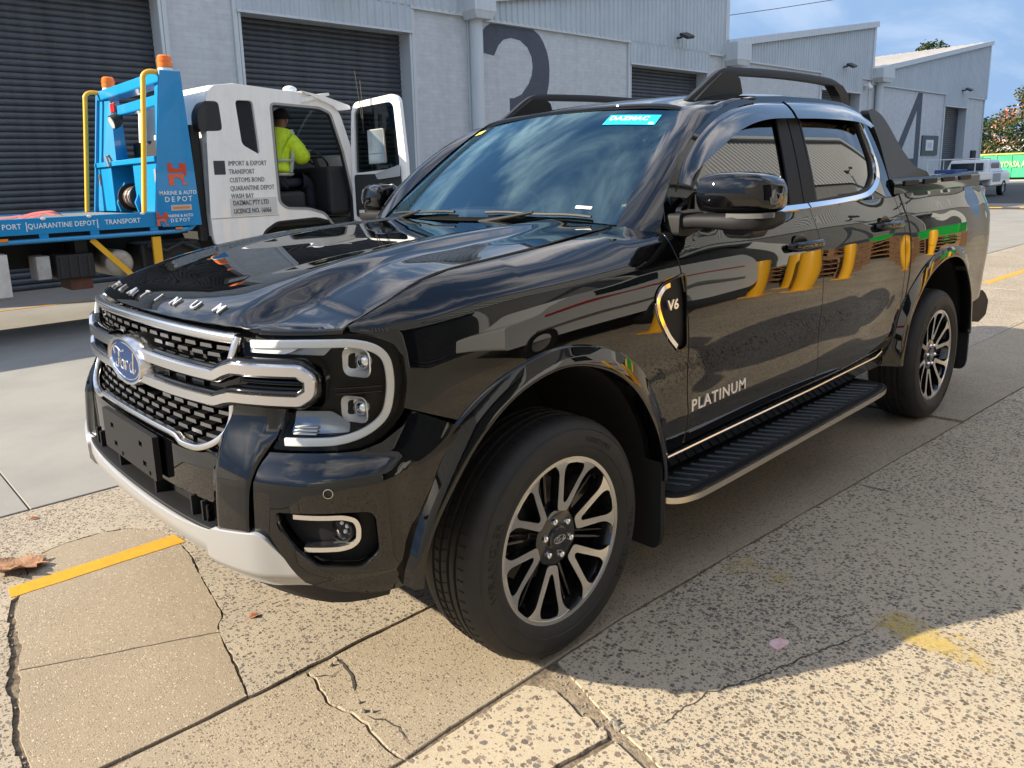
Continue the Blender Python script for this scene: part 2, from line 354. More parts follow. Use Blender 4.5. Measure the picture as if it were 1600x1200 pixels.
# ---------------------------------------------------------------- black pickup: materials
PAINT = mat('black_car_paint', (.0016, .0017, .0021), .5, 0, 1.0, .0, coat_rough=.002)
PAINT.node_tree.nodes['Principled BSDF'].inputs['Coat IOR'].default_value = 1.56
GLOSSB = mat('gloss_black_trim', (.002, .002, .0022), .4, 0, .8, .0, coat_rough=.03)
MATTE = mat('matte_black_plastic', (.010, .010, .011), .60, 0, 0, .22, bump=(900, .25, .0006))
RAILM = mat('dark_grey_rail_plastic', (.014, .015, .017), .50, 0, 0, .25, bump=(1200, .3, .0004))
INNER = mat('dark_core_and_fittings', (.004, .004, .004), .8)
CHROME = mat('satin_chrome', (.62, .62, .63), .22, 1.0)
BRIGHT = mat('bright_chrome', (.78, .78, .79), .07, 1.0)
SILVER = mat('silver_skid_paint', (.40, .405, .415), .40, .65, .15)
WHITEL = mat('lamp_light_guide', (.86, .86, .84), .22, 0, .3)
LENSG = glass('clear_lens_cover', (.97, .98, .98), 1.22)
SCREEN = glass('windscreen_glass', (.62, .70, .70), 2.15, 0., (.52, .86, 1.0))
TINT = glass('tinted_side_glass', (.035, .04, .04), 2.1)
LETC = mat('chrome_lettering', (.86, .86, .87), .30, .85)
RUBBER = mat('rubber_seal', (.006, .006, .006), .6)
BLUEB = mat('badge_blue', (.002, .020, .085), .35, 0, .10, .2)
pk = thing('pickup_truck', 'black double cab pickup truck parked on the concrete, nose towards the viewer\'s left', 'pickup truck')
UP, OUT = (0, 0, 1), (0, 1, 0)
def both(fnc):
    for f in (False, True): fnc(f)
def spanel(name, poly, m, step=.04, holes=(), thick=.014, fn=side, par=None, off=0., d=.03, dens=True):
    g = fn if not off else (lambda a, b: (lambda p: (p[0], p[1]+off, p[2]))(fn(a, b)))
    poly = dense(poly, d) if dens else poly
    return [panel(name, poly, g, m, (par[i] if isinstance(par, list) else par) or pk, step, holes, thick, OUT, i == 1) for i in (0, 1)]
def fpanel(name, poly, m, off=0., step=.03, holes=(), thick=.012, par=None, d=.025, one=False, fn=None):
    g = fn or (lambda a, b: front(a, b, off))
    poly = dense(poly, d)
    return [panel(name, poly, g, m, (par[i] if isinstance(par, list) else par) or pk, step, holes, thick, (1, .5, 0), i == 1) for i in ((0,) if one else (0, 1))]
def mir(mb):
    r = MB(); r.v = [(x, -y, z) for x, y, z in mb.v]; r.f = [f[::-1] for f in mb.f]; r.mi = list(mb.mi); return r
def pair(name, mb, m, par=None, **kw):
    return [obj(name, q, m, (par[i] if isinstance(par, list) else par) or pk, **kw) for i, q in enumerate((mb, mir(mb)))]
def fnrm(s, z):
    a = Vector(front(s+.004, z))-Vector(front(s-.004, z)); b = Vector((0, 0, 1)); n = a.cross(b); return n.normalized() if n.x > 0 else -n.normalized()
def fsweep(path, prof, off=0., n=6, smooth_path=True):
    q = crv(path, n) if smooth_path else dense(path, .02, False)
    mb = MB(); mb.sweep([front(a, b, off) for a, b in q], [fnrm(a, b) for a, b in q], prof); return mb
def rrect(w, h, r=.3, n=3):
    k = min(w, h)*r; o = []
    for cx_, cy_, a0 in ((w/2-k, h/2-k, 0), (-w/2+k, h/2-k, 90), (-w/2+k, -h/2+k, 180), (w/2-k, -h/2+k, 270)):
        for i in range(n+1): t = R(a0+90*i/n); o.append((cx_+k*math.cos(t), cy_+k*math.sin(t)))
    return o
# ---------------------------------------------------------------- arches
A_IN = crv([(.566, .468), (.545, .565), (.475, .675), (.345, .815), (.19, .907), (0, .938), (-.195, .884), (-.335, .782), (-.44, .63), (-.482, .50), (-.487, .44)], 6)
A_OUT = crv([(.612, .468), (.602, .55), (.535, .70), (.40, .862), (.225, .962), (.0, 1.000), (-.235, .950), (-.41, .838), (-.515, .69), (-.556, .53), (-.56, .44)], 6)
B_IN = crv([(-2.66, .44), (-2.675, .54), (-2.75, .71), (-2.98, .888), (-3.27, .955), (-3.52, .905), (-3.70, .715), (-3.755, .52), (-3.76, .44)], 8)
B_OUT = crv([(-2.585, .44), (-2.60, .55), (-2.675, .745), (-2.925, .95), (-3.27, 1.022), (-3.575, .965), (-3.77, .745), (-3.83, .52), (-3.835, .44)], 8)
def flare(name, inn, out, lip):
    mb = MB(); n = len(inn); rows = []
    for i in range(n):
        (xi, zi), (xo, zo) = inn[i], out[i]; row = []
        for t, yy in ((0, -1), (.035, 0), (.12, 1), (.45, 2), (.80, 3), (.97, 4), (1.0, 5), (1.0, 6)):
            x, z = xo+(xi-xo)*t, zo+(zi-zo)*t
            ys = side_y(min(x, .60), max(z, .45)); top = lip
            if x > .5: ys = min(ys, .90)
            y = {-1: ys-.01, 0: ys+.004, 1: ys+.0075, 2: max(ys+.010, top-.014), 3: top-.001, 4: top-.002, 5: top-.010, 6: top-.075}[yy]
            row.append((x, y, z))
        rows.append(row)
    k = len(rows[0]); mb.add([p for r in rows for p in r], [(i*k+j, i*k+j+1, (i+1)*k+j+1, (i+1)*k+j) for i in range(n-1) for j in range(k-1)])
    return pair(name, mb, PAINT, smooth=50)
flare('wheel_arch_flare', A_IN, A_OUT, .955); flare('wheel_arch_flare', B_IN, B_OUT, .960)
for inn, x0 in ((A_IN, 0), (B_IN, -3.27)):   # dark liners
    mb = MB(); n = len(inn); q = [(x, y, z) for x, z in inn for y in (.90, .42)]
    mb.add(q, [(2*i, 2*i+1, 2*i+3, 2*i+2) for i in range(n-1)]); mb.add([(inn[0][0], .42, .44), (inn[-1][0], .42, .44)]+[(x, .42, z) for x, z in inn[::-1]], [tuple(range(n+2))])
    pair('wheel_well_liner', mb, INNER, smooth=0)
# ---------------------------------------------------------------- side panels
seam = [(x, seam_z(x)-.002) for x in (-.585, -.5, -.4, -.3, -.2, -.1, 0, .1, .2, .3, .4, .47, .53, .59, .645)]
arch_f = [p for p in A_OUT if p[1] > .50]
fend = seam+[(.645, 1.128), (.60, 1.116), (.556, 1.09), (.540, 1.06), (.533, .99), (.545, .925), (.36, .850)]
fend += [(x-.006*(1 if x < .0 else 1), z-.02) for x, z in arch_f if x < .37]+[(-.575, .50), (-.690, .500), (-.688, .62), (-.682, .74), (-.668, .86), (-.648, .98), (-.626, 1.07), (-.608, 1.14), (-.595, 1.22)]
VENT = rnd([(-.452, 1.085), (-.49, 1.122), (-.63, 1.145), (-.652, .885), (-.60, .872), (-.475, 1.01)], [.03, .03, .015, .02, .03, .04])
spanel('fender', fend, PAINT, holes=[VENT])
def gapline(pts, dx): return [(x+dx, z) for x, z in pts]
DF = [(-.697, .515), (-.696, .62), (-.690, .74), (-.676, .86), (-.656, .98), (-.634, 1.07), (-.616, 1.14), (-.603, 1.22), (-.60, 1.27), (-.615, 1.318)]
DB = [(-1.675, 1.318), (-1.672, 1.20), (-1.678, 1.11), (-1.700, .98), (-1.716, .86), (-1.727, .70), (-1.728, .60), (-1.722, .545)]
doorf = DF+DB+[(-1.70, .532), (-1.2, .522), (-.72, .508)]
DR = [(-2.636, 1.322), (-2.632, 1.20), (-2.636, 1.10), (-2.652, .96), (-2.672, .80), (-2.665, .70), (-2.625, .62), (-2.585, .575), (-2.53, .556)]
doorr = gapline(DB[::-1], -.007)+[]
doorr = [(x-.007, z) for x, z in DB]+[(-1.75, .536), (-2.1, .546), (-2.45, .553)]+DR[::-1]
fd = spanel('front_door', doorf, PAINT); rd = spanel('rear_door', doorr, PAINT)
# strip of cab behind the rear door
cabs = [(x-.007, z) for x, z in DR]+[(-2.53, .50), (-2.62, .50), (-2.672, .62), (-2.712, .72), (-2.712, .90), (-2.70, 1.05), (-2.69, 1.15), (-2.692, 1.33)]
spanel('cab_rear_corner', cabs, PAINT)
bed = [(-2.715, 1.335), (-2.71, 1.15), (-2.718, 1.05), (-2.73, .90), (-2.73, .72), (-2.69, .62), (-2.66, .56)]+[(x, z-.02) for x, z in B_OUT if z > .56]+[(-3.86, .60), (-4.05, .62), (-4.19, .66), (-4.205, .80), (-4.205, 1.0), (-4.205, 1.2), (-4.205, 1.335)]
FUEL = rnd([(-2.885, 1.20), (-3.15, 1.19), (-3.145, 1.09), (-3.02, 1.035), (-2.885, 1.075)], .05)
spanel('bed_side', bed, PAINT, holes=[FUEL]); spanel('fuel_flap', [(-3.017+(x+3.017)*.985, 1.12+(z-1.12)*.975) for x, z in FUEL], PAINT, dens=False)
# rocker, bright sill strip
rk = [(-.565, .50), (-.60, .505), (-1.2, .516), (-1.75, .528), (-2.5, .547), (-2.60, .49), (-2.62, .44), (-.56, .42)]
spanel('sill_panel', rk, GLOSSB, fn=lambda x, z: (x, side_y(x, z)-.012, z))
mb = MB(); mb.tube([(-.60, .885, .478), (-.9, .888, .485), (-1.75, .890, .497), (-2.45, .889, .512), (-2.53, .888, .53)], .007, 8); pair('sill_strip', mb, CHROME)
# added dark boxes block light behind the panels so the gaps read black
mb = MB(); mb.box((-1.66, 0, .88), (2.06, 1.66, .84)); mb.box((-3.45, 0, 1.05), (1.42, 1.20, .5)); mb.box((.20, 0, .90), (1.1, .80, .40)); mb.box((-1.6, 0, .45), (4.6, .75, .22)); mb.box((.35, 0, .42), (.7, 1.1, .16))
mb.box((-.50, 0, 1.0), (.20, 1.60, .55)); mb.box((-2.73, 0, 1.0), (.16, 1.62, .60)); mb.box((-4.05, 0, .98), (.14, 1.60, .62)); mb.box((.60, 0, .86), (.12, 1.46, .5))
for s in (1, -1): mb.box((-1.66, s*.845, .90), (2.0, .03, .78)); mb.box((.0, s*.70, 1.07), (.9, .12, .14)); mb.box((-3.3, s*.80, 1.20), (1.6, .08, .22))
obj('light_block_core', mb, INNER, pk, smooth=0)
# ---------------------------------------------------------------- hood
_HR = _nat([-.47, -.3, .05, .27, .5, .65, .74, .80, .84, .87, .90], [1.335, 1.329, 1.311, 1.291, 1.257, 1.226, 1.202, 1.182, 1.163, 1.140, 1.108])
_LY = [front(s, 1.13)[1] for s in np.linspace(0, .9, 19)]; _LX = [front(s, 1.13)[0] for s in np.linspace(0, .9, 19)]
_HS = _nat([.60, .66, .70, .76, .82, .88], [seam_z(.60), 1.144, 1.139, 1.136, 1.133, 1.128])
def sm(a, b, x): t = min(max((x-a)/(b-a), 0), 1); return t*t*t*(t*(6*t-15)+10)
_HK = [(i/4*.030, 1-abs(i)/5) for i in range(-4, 5)]; _HKS = sum(w for _, w in _HK)
def hood(x, y):     # dished middle, two ridges, a short outer face and a flat shoulder
    xe = min(.90, x+(_LX[0]-float(np.interp(abs(y), _LY, _LX)))*sm(.45, .80, x)); zr = float(_ev(_HR, xe)); zs = seam_z(x)+.002 if x < .60 else float(_ev(_HS, x)); f = 1-sm(.66, .84, xe); g = 1-sm(.72, .86, xe)
    yi = float(np.interp(x, [-.45, 0, .3, .53, .77], [.42, .41, .37, .30, .20])); yo = float(np.interp(x, [-.45, 0, .4, .66, .85], [.475, .485, .50, .515, .54]))
    P = [-.2, 0, yi, yi+(yo-yi)*.75, yo, yo+.075, .665, .78, .95]; st = min(.022, max(0, zr-zs)*.55)*g
    Z = [zr-.012*f, zr-.012*f, zr-.010*f, zr, zr-.001, zs+st*.85, zs+st*.55, zs, zs-.03]
    z = sum(w*float(np.interp(abs(abs(y)+d), P, Z)) for d, w in _HK)/_HKS; return (x, y, z)
def hood_edge_y(x): return float(np.interp(x, [-.5, -.3, -.05, .2, .4, .525, .60, .645], [.720, .735, .755, .765, .782, .800, .800, .797]))
hp = []
for x in (-.50, -.4, -.3, -.2, -.1, 0, .1, .2, .3, .4, .47, .53, .59, .64): hp.append((x, hood_edge_y(x)-.004))
for s in (.86, .82, .78, .72, .66, .60, .5, .4, .3, .2, .1, 0): p = front(s, 1.130); hp.append((p[0]-.006, p[1]))
hp = hp+[(x, -y) for x, y in hp[::-1] if y > 0]
hp += [(-.455, -.5), (-.435, -.25), (-.43, 0), (-.435, .25), (-.455, .5)]
hd = panel('bonnet', dense(hp, .03), hood, PAINT, pk, .03, (), .016, UP)
# fender-top dark gap filler below the seam
for s in (1, -1):
    mb = MB(); mb.tube([(x, s*(hood_edge_y(x)-.001), float(np.interp(x, [c[0] for c in seam], [c[1] for c in seam]))-.014) for x in np.linspace(-.55, .62, 24)], .012, 6); obj('bonnet_seal', mb, RUBBER, pk)
# letters along the lip of the bonnet
for ch, yy in zip('PLATINUM', np.linspace(-.425, .425, 8)):
    x = front(abs(yy), 1.130)[0]-.044; p = Vector(hood(x, yy)); tx = Vector(hood(x, yy+.01))-Vector(hood(x, yy-.01)); ty = Vector(hood(x-.01, yy))-Vector(hood(x+.01, yy)); nn = tx.cross(ty).normalized()
    obj('bonnet_letter', text_mb(ch, .044, .005, frame(p+nn*.003, tx, ty), .0008, sx=1.25), LETC, pk, smooth=0)
# ---------------------------------------------------------------- grille and nose
gbk = MB(); vs = []; ss = np.linspace(-.70, .70, 29); zz = np.linspace(.62, 1.13, 8)
gbk.add([front(s, z, -.075) for z in zz for s in ss], [(j*29+i, j*29+i+1, (j+1)*29+i+1, (j+1)*29+i) for j in range(7) for i in range(28)]); obj('grille_backing', gbk, INNER, pk)
tabs = MB(); w, h = .028, .0052
tabs.m = 1; tabs.add([(-w, .006, -h), (w, .006, -h), (w*.9, .006, h), (-w*.9, .006, h)], [(3, 2, 1, 0)])
tabs.m = 0; tabs.add([(-w, .006, -h), (w, .006, -h), (w*.9, .006, h), (-w*.9, .006, h), (-w*.45, -.050, -h*2.4), (w*.45, -.050, -h*2.4), (w*.62, -.050, h*1.1), (-w*.62, -.050, h*1.1)], [(4, 5, 6, 7), (0, 1, 5, 4), (1, 2, 6, 5), (2, 3, 7, 6), (3, 0, 4, 7)])
for s_ in (-1, 1): tabs.add([(s_*w*.9, -.012, -.002), (s_*w*1.5, -.030, -.016), (s_*w*1.5, -.034, -.018), (s_*w*.7, -.03, -.006)], [(0, 1, 2, 3)])
tm = None; GTAB = mat('grille_gloss_black', (.012, .012, .013), .16, 0, .8)
def tab_at(s, z):
    global tm
    if tm is None: o = obj('grille_tab', tabs, [GTAB, mat('grille_tab_edge', (.16, .16, .165), .3, .8)], pk, smooth=0); tm = o
    else: o = tm.copy(); COL.objects.link(o)
    n = fnrm(s, z); p = Vector(front(s, z, -.016)); x = Vector((0, 0, 1)).cross(n).normalized()
    zax = Vector((0, 0, 1)); o.matrix_local = Matrix(((x.x, -n.x*-1, 0, p.x), (x.y, -n.y*-1, 0, p.y), (0, 0, 1, p.z), (0, 0, 0, 1)))
for j in range(3):
    z = 1.098-j*.0205
    for i in range(-8, 9):
        s = (i+(.5 if j % 2 else 0))*.078
        if abs(s) < .515+.03*(z-1.04)/.07 and not (z < 1.075 and abs(s) < .13): tab_at(s, z)
for j in range(6):
    z = .925-j*.0215
    for i in range(-8, 9):
        s = (i+(.5 if j % 2 else 0))*.078; lim = .515 if z > .86 else .515-(.86-z)*2.0
        if abs(s) < lim and z > .81 and not (z > .90 and abs(s) < .13): tab_at(s, z)
# chrome frame of the upper grille, lower U, bars
mb = fsweep([(-.572, 1.108), (-.4, 1.111), (-.2, 1.113), (0, 1.114), (.2, 1.113), (.4, 1.111), (.572, 1.108)], rrect(.026, .034, .3), .002); obj('grille_top_bar', mb, CHROME, pk, smooth=50)
pair('grille_corner_bar', fsweep([(.575, 1.114), (.573, 1.10), (.566, 1.07), (.558, 1.045)], rrect(.022, .024, .3), .006), CHROME, smooth=50)
lowu = [(.560, .945), (.556, .90), (.545, .865), (.515, .838), (.47, .818), (.425, .808), (.36, .806), (.335, .812), (.30, .819), (.15, .821), (0, .8215)]
lowu = lowu+[(-a, b) for a, b in lowu[-2::-1]]
obj('grille_lower_surround', fsweep(lowu, rrect(.018, .022, .3), .006, 5), CHROME, pk, smooth=50)
for s in (1, -1):
    cbar = part('grille_clamp_bar', pk)
    C_ = [(s*a, b) for a, b in ((.12, 1.021), (.3, 1.018), (.515, 1.015), (.545, 1.030), (.575, 1.040), (.765, 1.041), (.794, 1.022), (.794, .986), (.765, .967), (.575, .966), (.545, .959), (.515, .949), (.3, .949), (.12, .951))]
    C_ = rnd(C_, .007, 2, False)
    q = dense(C_, .02, False); mb = MB(); W_ = .015
    mb.sweep([front(a, b, .022) for a, b in q], [fnrm(a, b) for a, b in q], [(-.0175, .0), (-.0115, .012), (.0115, .012), (.0175, .0), (.0175, -.03), (-.0175, -.03)])
    obj('satin_bar', mb, CHROME, cbar, smooth=30)
    mb = MB(); P_ = [(s*a, b) for a, b in ((.14, 1.00), (.55, 1.00), (.61, 1.022), (.775, 1.018), (.775, .985), (.61, .98), (.55, .968), (.14, .968))]
    V, T, lo = tri2d(dense(P_, .03), (), .05); mb.add([front(a, b, .002) for a, b in V], T); obj('bar_inset', mb, GLOSSB, cbar, smooth=60)
    for z in (.993, 1.009): mb = MB(); mb.tube([front(s*a, z, .010) for a in np.linspace(.60, .765, 8)], .0045, 6); obj('inset_slat', mb, GLOSSB, cbar)
    for a in (.27, .36, .45): mb = MB(); mb.box(front(s*a, .984, .006), (.012, .006, .035)); obj('inset_rib', mb, GLOSSB, cbar)
    mb = MB(); mb.sweep([front(a, b, .0) for a, b in q[4:-4]], [fnrm(a, b) for a, b in q[4:-4]], rrect(.052, .05, .3)); obj('bar_shroud', mb, GLOSSB, cbar, smooth=50)
# oval badge
bp = Vector(front(0, .984, .0)); BM = frame(bp+Vector((.004, 0, 0)), (0, 1, 0), (0, 0, 1)); bdg = part('front_badge', pk)
def oval(a, b, n=48): return [(a*math.cos(2*math.pi*i/n), b*math.sin(2*math.pi*i/n)) for i in range(n)]
mb = MB(); n = 64; pr = [(1.0, -.07), (1.0, .0), (.985, .022), (.94, .034), (.865, .034), (.84, .028)]
mb.add([BM @ Vector((.158*k*math.cos(t), (.0745*k+.0 if k < .9 else .0745*k)*math.sin(t), h)) for t in [2*math.pi*i/n for i in range(n)] for k, h in pr], [(i*6+j, ((i+1) % n)*6+j, ((i+1) % n)*6+j+1, i*6+j+1) for i in range(n) for j in range(5)])
obj('badge_surround', mb, CHROME, bdg, smooth=40)
mb = MB(); mb.prism(oval(.136, .063), 0, .030, BM); obj('badge_oval', mb, BLUEB, bdg, smooth=0)
mb = MB(); mb.tube([BM @ Vector((x, y, .030)) for x, y in oval(.1265, .0555)], .0022, 6, True); obj('badge_ring', mb, BRIGHT, bdg)
# flowing script word on the badge, drawn stroke by stroke
SCR = [[(-.085, .012), (-.093, .026), (-.080, .036), (-.055, .034), (-.030, .027), (-.006, .030), (-.004, .036)], [(-.045, .030), (-.050, .010), (-.060, -.018), (-.074, -.027), (-.084, -.020), (-.078, -.010)], [(-.075, .004), (-.056, .006), (-.036, .004)],
       [(-.020, .002), (-.034, -.004), (-.036, -.020), (-.024, -.026), (-.010, -.018), (-.010, -.003), (-.020, .002), (-.006, -.001), (.006, .002)], [(.008, .004), (.006, -.012), (.002, -.026)], [(.006, -.010), (.016, .002), (.028, .003), (.031, -.003)],
       [(.070, .002), (.054, .003), (.044, -.010), (.048, -.024), (.060, -.024), (.070, -.010), (.077, .012), (.084, .036)], [(.074, .002), (.068, -.018), (.074, -.027), (.086, -.020), (.094, -.010)]]
mb = MB()
for st in SCR: mb.tube([BM @ Vector((x, y*1.02-.002, .0305)) for x, y in crv(st, 5)], .0026, 6)
obj('badge_script', mb, BRIGHT, bdg)
# ---------------------------------------------------------------- bumper
BUMP = PAINT
pill = [(.535, .845), (.56, .90), (.575, .945), (.715, .945), (.700, .87), (.684, .815), (.672, .74), (.668, .63), (.60, .612), (.535, .608), (.515, .62), (.52, .74), (.528, .80)]
def pillf(a, b):
    o = .006+.024*sm(.512, .56, a)*(1-sm(.655, .712, a))-.012*sm(.82, .95, b)+.006*(1-sm(.62, .80, b))
    return front(a, b, o)
fpanel('bumper_pillar', rnd(pill, .012), BUMP, fn=pillf, thick=.04)
def bumpf(a, b):   # shelf below the lamp, then the flat face
    o = .004+.022*(1-sm(.775, .835, b))*(1-sm(.98, 1.08, a))-.012*(1-sm(.50, .56, b))
    o -= .010*(sm(.715, .725, b)-1)*(0) 
    return front(a, b, o)
corner = [(.692, .835), (.80, .838), (.92, .838), (.965, .852), (1.005, .885), (1.022, .915), (1.20, .842), (1.16, .80), (1.11, .70), (1.07, .60), (1.06, .52), (1.062, .462), (.95, .474), (.86, .495), (.80, .515), (.755, .585), (.715, .632), (.68, .636), (.684, .74), (.688, .80)]
POCK = rnd([(.742, .703), (.955, .700), (.968, .682), (.972, .590), (.935, .556), (.835, .566), (.775, .622), (.745, .665)], .016)
fpanel('bumper_corner', corner, BUMP, fn=bumpf, holes=[POCK], thick=.03, step=.022)
fpanel('fog_lamp_pocket', [(.85+(a-.85)*1.06, .63+(b-.63)*1.06) for a, b in POCK], MATTE, off=-.020, thick=0)
pair('pocket_edge_trim', fsweep([(.835, .557), (.93, .550), (.958, .566), (.977, .588), (.977, .66)], rrect(.008, .012), .012), GLOSSB)
pair('bumper_feature_line', fsweep([(.70, .718), (.85, .716), (.96, .717)], rrect(.006, .008), .016), GLOSSB)
for i, s in enumerate((1, -1)):
    fg = part('fog_lamp', pk); U = [(s*a, b) for a, b in ((.782, .688), (.90, .685), (.925, .675), (.932, .655), (.930, .622), (.915, .608), (.89, .603), (.805, .603))]
    mb = fsweep(rnd(U, .01, 3, False), [(-.009, .0), (-.006, .008), (.006, .008), (.009, .0), (.009, -.02), (-.009, -.02)], .004, smooth_path=False); obj('fog_lamp_surround', mb, CHROME, fg, smooth=30)
    p = Vector(front(s*.893, .646, -.012)); nn = Vector((.92, s*.35, 0)).normalized(); FM = frame(p, Vector((0, 0, 1)).cross(nn), (0, 0, 1))
    mb = MB(); mb.lathe([(.036, -.02), (.036, .004), (.031, .006), (.029, -.004)], 32, FM); obj('fog_lamp_ring', mb, MATTE, fg)
    mb = MB(); mb.lathe([(.030, .0), (.024, -.016), (.012, -.02), (.0, -.022)], 24, FM); obj('fog_lamp_reflector', mb, BRIGHT, fg)
    for a in range(4): mb = MB(); mb.sphere(FM @ Vector((.012*math.cos(a*1.57+.4), .012*math.sin(a*1.57+.4), -.010)), .006, 8, 6); obj('fog_lamp_led', mb, WHITEL, fg)
    mb = MB(); mb.lathe([(.030, .002), (.02, .007), (.0, .009)], 24, FM); obj('fog_lamp_lens', mb, LENSG, fg)
    p = Vector(bumpf(.873, .755)); n_ = fnrm(.873, .755); q = Matrix.Translation((0, 0, 0)); mb = MB(); FM = frame(p if s > 0 else Vector((p.x, -p.y, p.z)), Vector((0, 0, 1)).cross(Vector((n_.x, n_.y*s, 0))), (0, 0, 1)); mb.lathe([(.0122, -.004), (.0122, .0015), (.0108, .002)], 24, FM); obj('parking_sensor_ring', mb, CHROME, pk); mb = MB(); mb.lathe([(.0108, .001), (0, .001)], 20, FM); obj('parking_sensor', mb, GLOSSB, pk)
mid = [(-.535, .80), (-.36, .796), (.36, .796), (.535, .80), (.535, .668), (.30, .662), (-.30, .662), (-.535, .668)]
fpanel('bumper_centre', [(-.535, .815), (-.45, .798), (-.36, .790), (.36, .790), (.45, .798), (.535, .815), (.53, .70), (.50, .672), (.25, .664), (-.25, .664), (-.50, .672), (-.53, .70)], BUMP, off=.006, one=True, thick=.03)
fpanel('lower_intake', [(-.54, .69), (.54, .69), (.54, .56), (-.54, .56)], MATTE, off=-.03, one=True, thick=0)
for s in (-.46, -.40, -.16, .16, .40, .46): mb = MB(); mb.box(front(s, .63, -.010), (.05, .010, .075)); obj('intake_rib', mb, MATTE, pk, smooth=0, bevel=.002)
obj('intake_lip', fsweep([(-.53, .607), (-.3, .604), (0, .603), (.3, .604), (.53, .607)], rrect(.012, .07, .3), -.005), MATTE, pk, smooth=50)
mb = MB(); mb.box(Vector(front(.455, .634, .0))+Vector((0, 0, 0)), (.012, .05, .05), (0, 0, R(-9))); obj('radar_cover', mb, GLOSSB, pk, smooth=0, bevel=.004)
# number plate holder, empty
pl = part('number_plate_holder', pk); PM = frame(Vector(front(0, .732, .024)), (0, 1, 0), (0, 0, 1))
hl = [[(x+dx, z+dz) for dx, dz in ((-.014, -.008), (.014, -.008), (.014, .008), (-.014, .008))] for x, z in ((-.14, .022), (.12, .022), (-.12, -.034), (.14, -.034))]
mb = MB(); mb.prism(rnd([(-.228, -.066), (.228, -.066), (.228, .066), (-.228, .066)], .006), -.012, .006, PM, hl); obj('plate_backing', mb, MATTE, pl, smooth=0, bevel=.002)
for x in (-.06, .18): mb = MB(); mb.cyl(PM @ Vector((x, -.052, .006)), PM @ Vector((x, -.052, .010)), .006, n=10); obj('plate_screw', mb, MATTE, pl)
# silver skid: upper face, raised ends, underside
def sk(t, r):
    S_ = [(-.515, .615), (-.3, .593), (0, .588), (.3, .593), (.515, .615)]
    return None
def skidf(a, b):
    k = sm(.50, .56, abs(a)); o = .030+.012*k-.02*(1-sm(.50, .55, b)); return front(a, b, o)
fpanel('skid_plate', [(-.515, .607), (-.35, .592), (-.15, .585), (.15, .585), (.35, .592), (.515, .607), (.520, .56), (.515, .488), (.3, .478), (0, .474), (-.3, .478), (-.515, .488), (-.520, .56)], SILVER, fn=lambda a, b: front(a, b, .034-.05*(1-sm(.47, .56, b))), one=True, thick=.05)
fpanel('skid_plate_end', rnd([(.515, .600), (.535, .622), (.69, .642), (.712, .634), (.752, .588), (.805, .520), (.865, .497), (.80, .488), (.70, .484), (.515, .484)], .010), SILVER, fn=lambda a, b: front(a, b, .044-.040*(1-sm(.485, .54, b))-.022*sm(.66, .80, a)), thick=.06, step=.02)
mb = MB(); gg = [(s, z) for z in (.405, .43, .46, .49) for s in np.linspace(-1.02, 1.02, 31)]
mb.add([front(s, z, -.03-.03*(.49-z)/.085) for s, z in gg], [(j*31+i, j*31+i+1, (j+1)*31+i+1, (j+1)*31+i) for j in range(3) for i in range(30)]); obj('air_dam', mb, MATTE, pk)
mb = MB(); mb.box((.36, 0, .44), (.75, 1.2, .06)); obj('underbody_guard', mb, MATTE, pk, smooth=0)
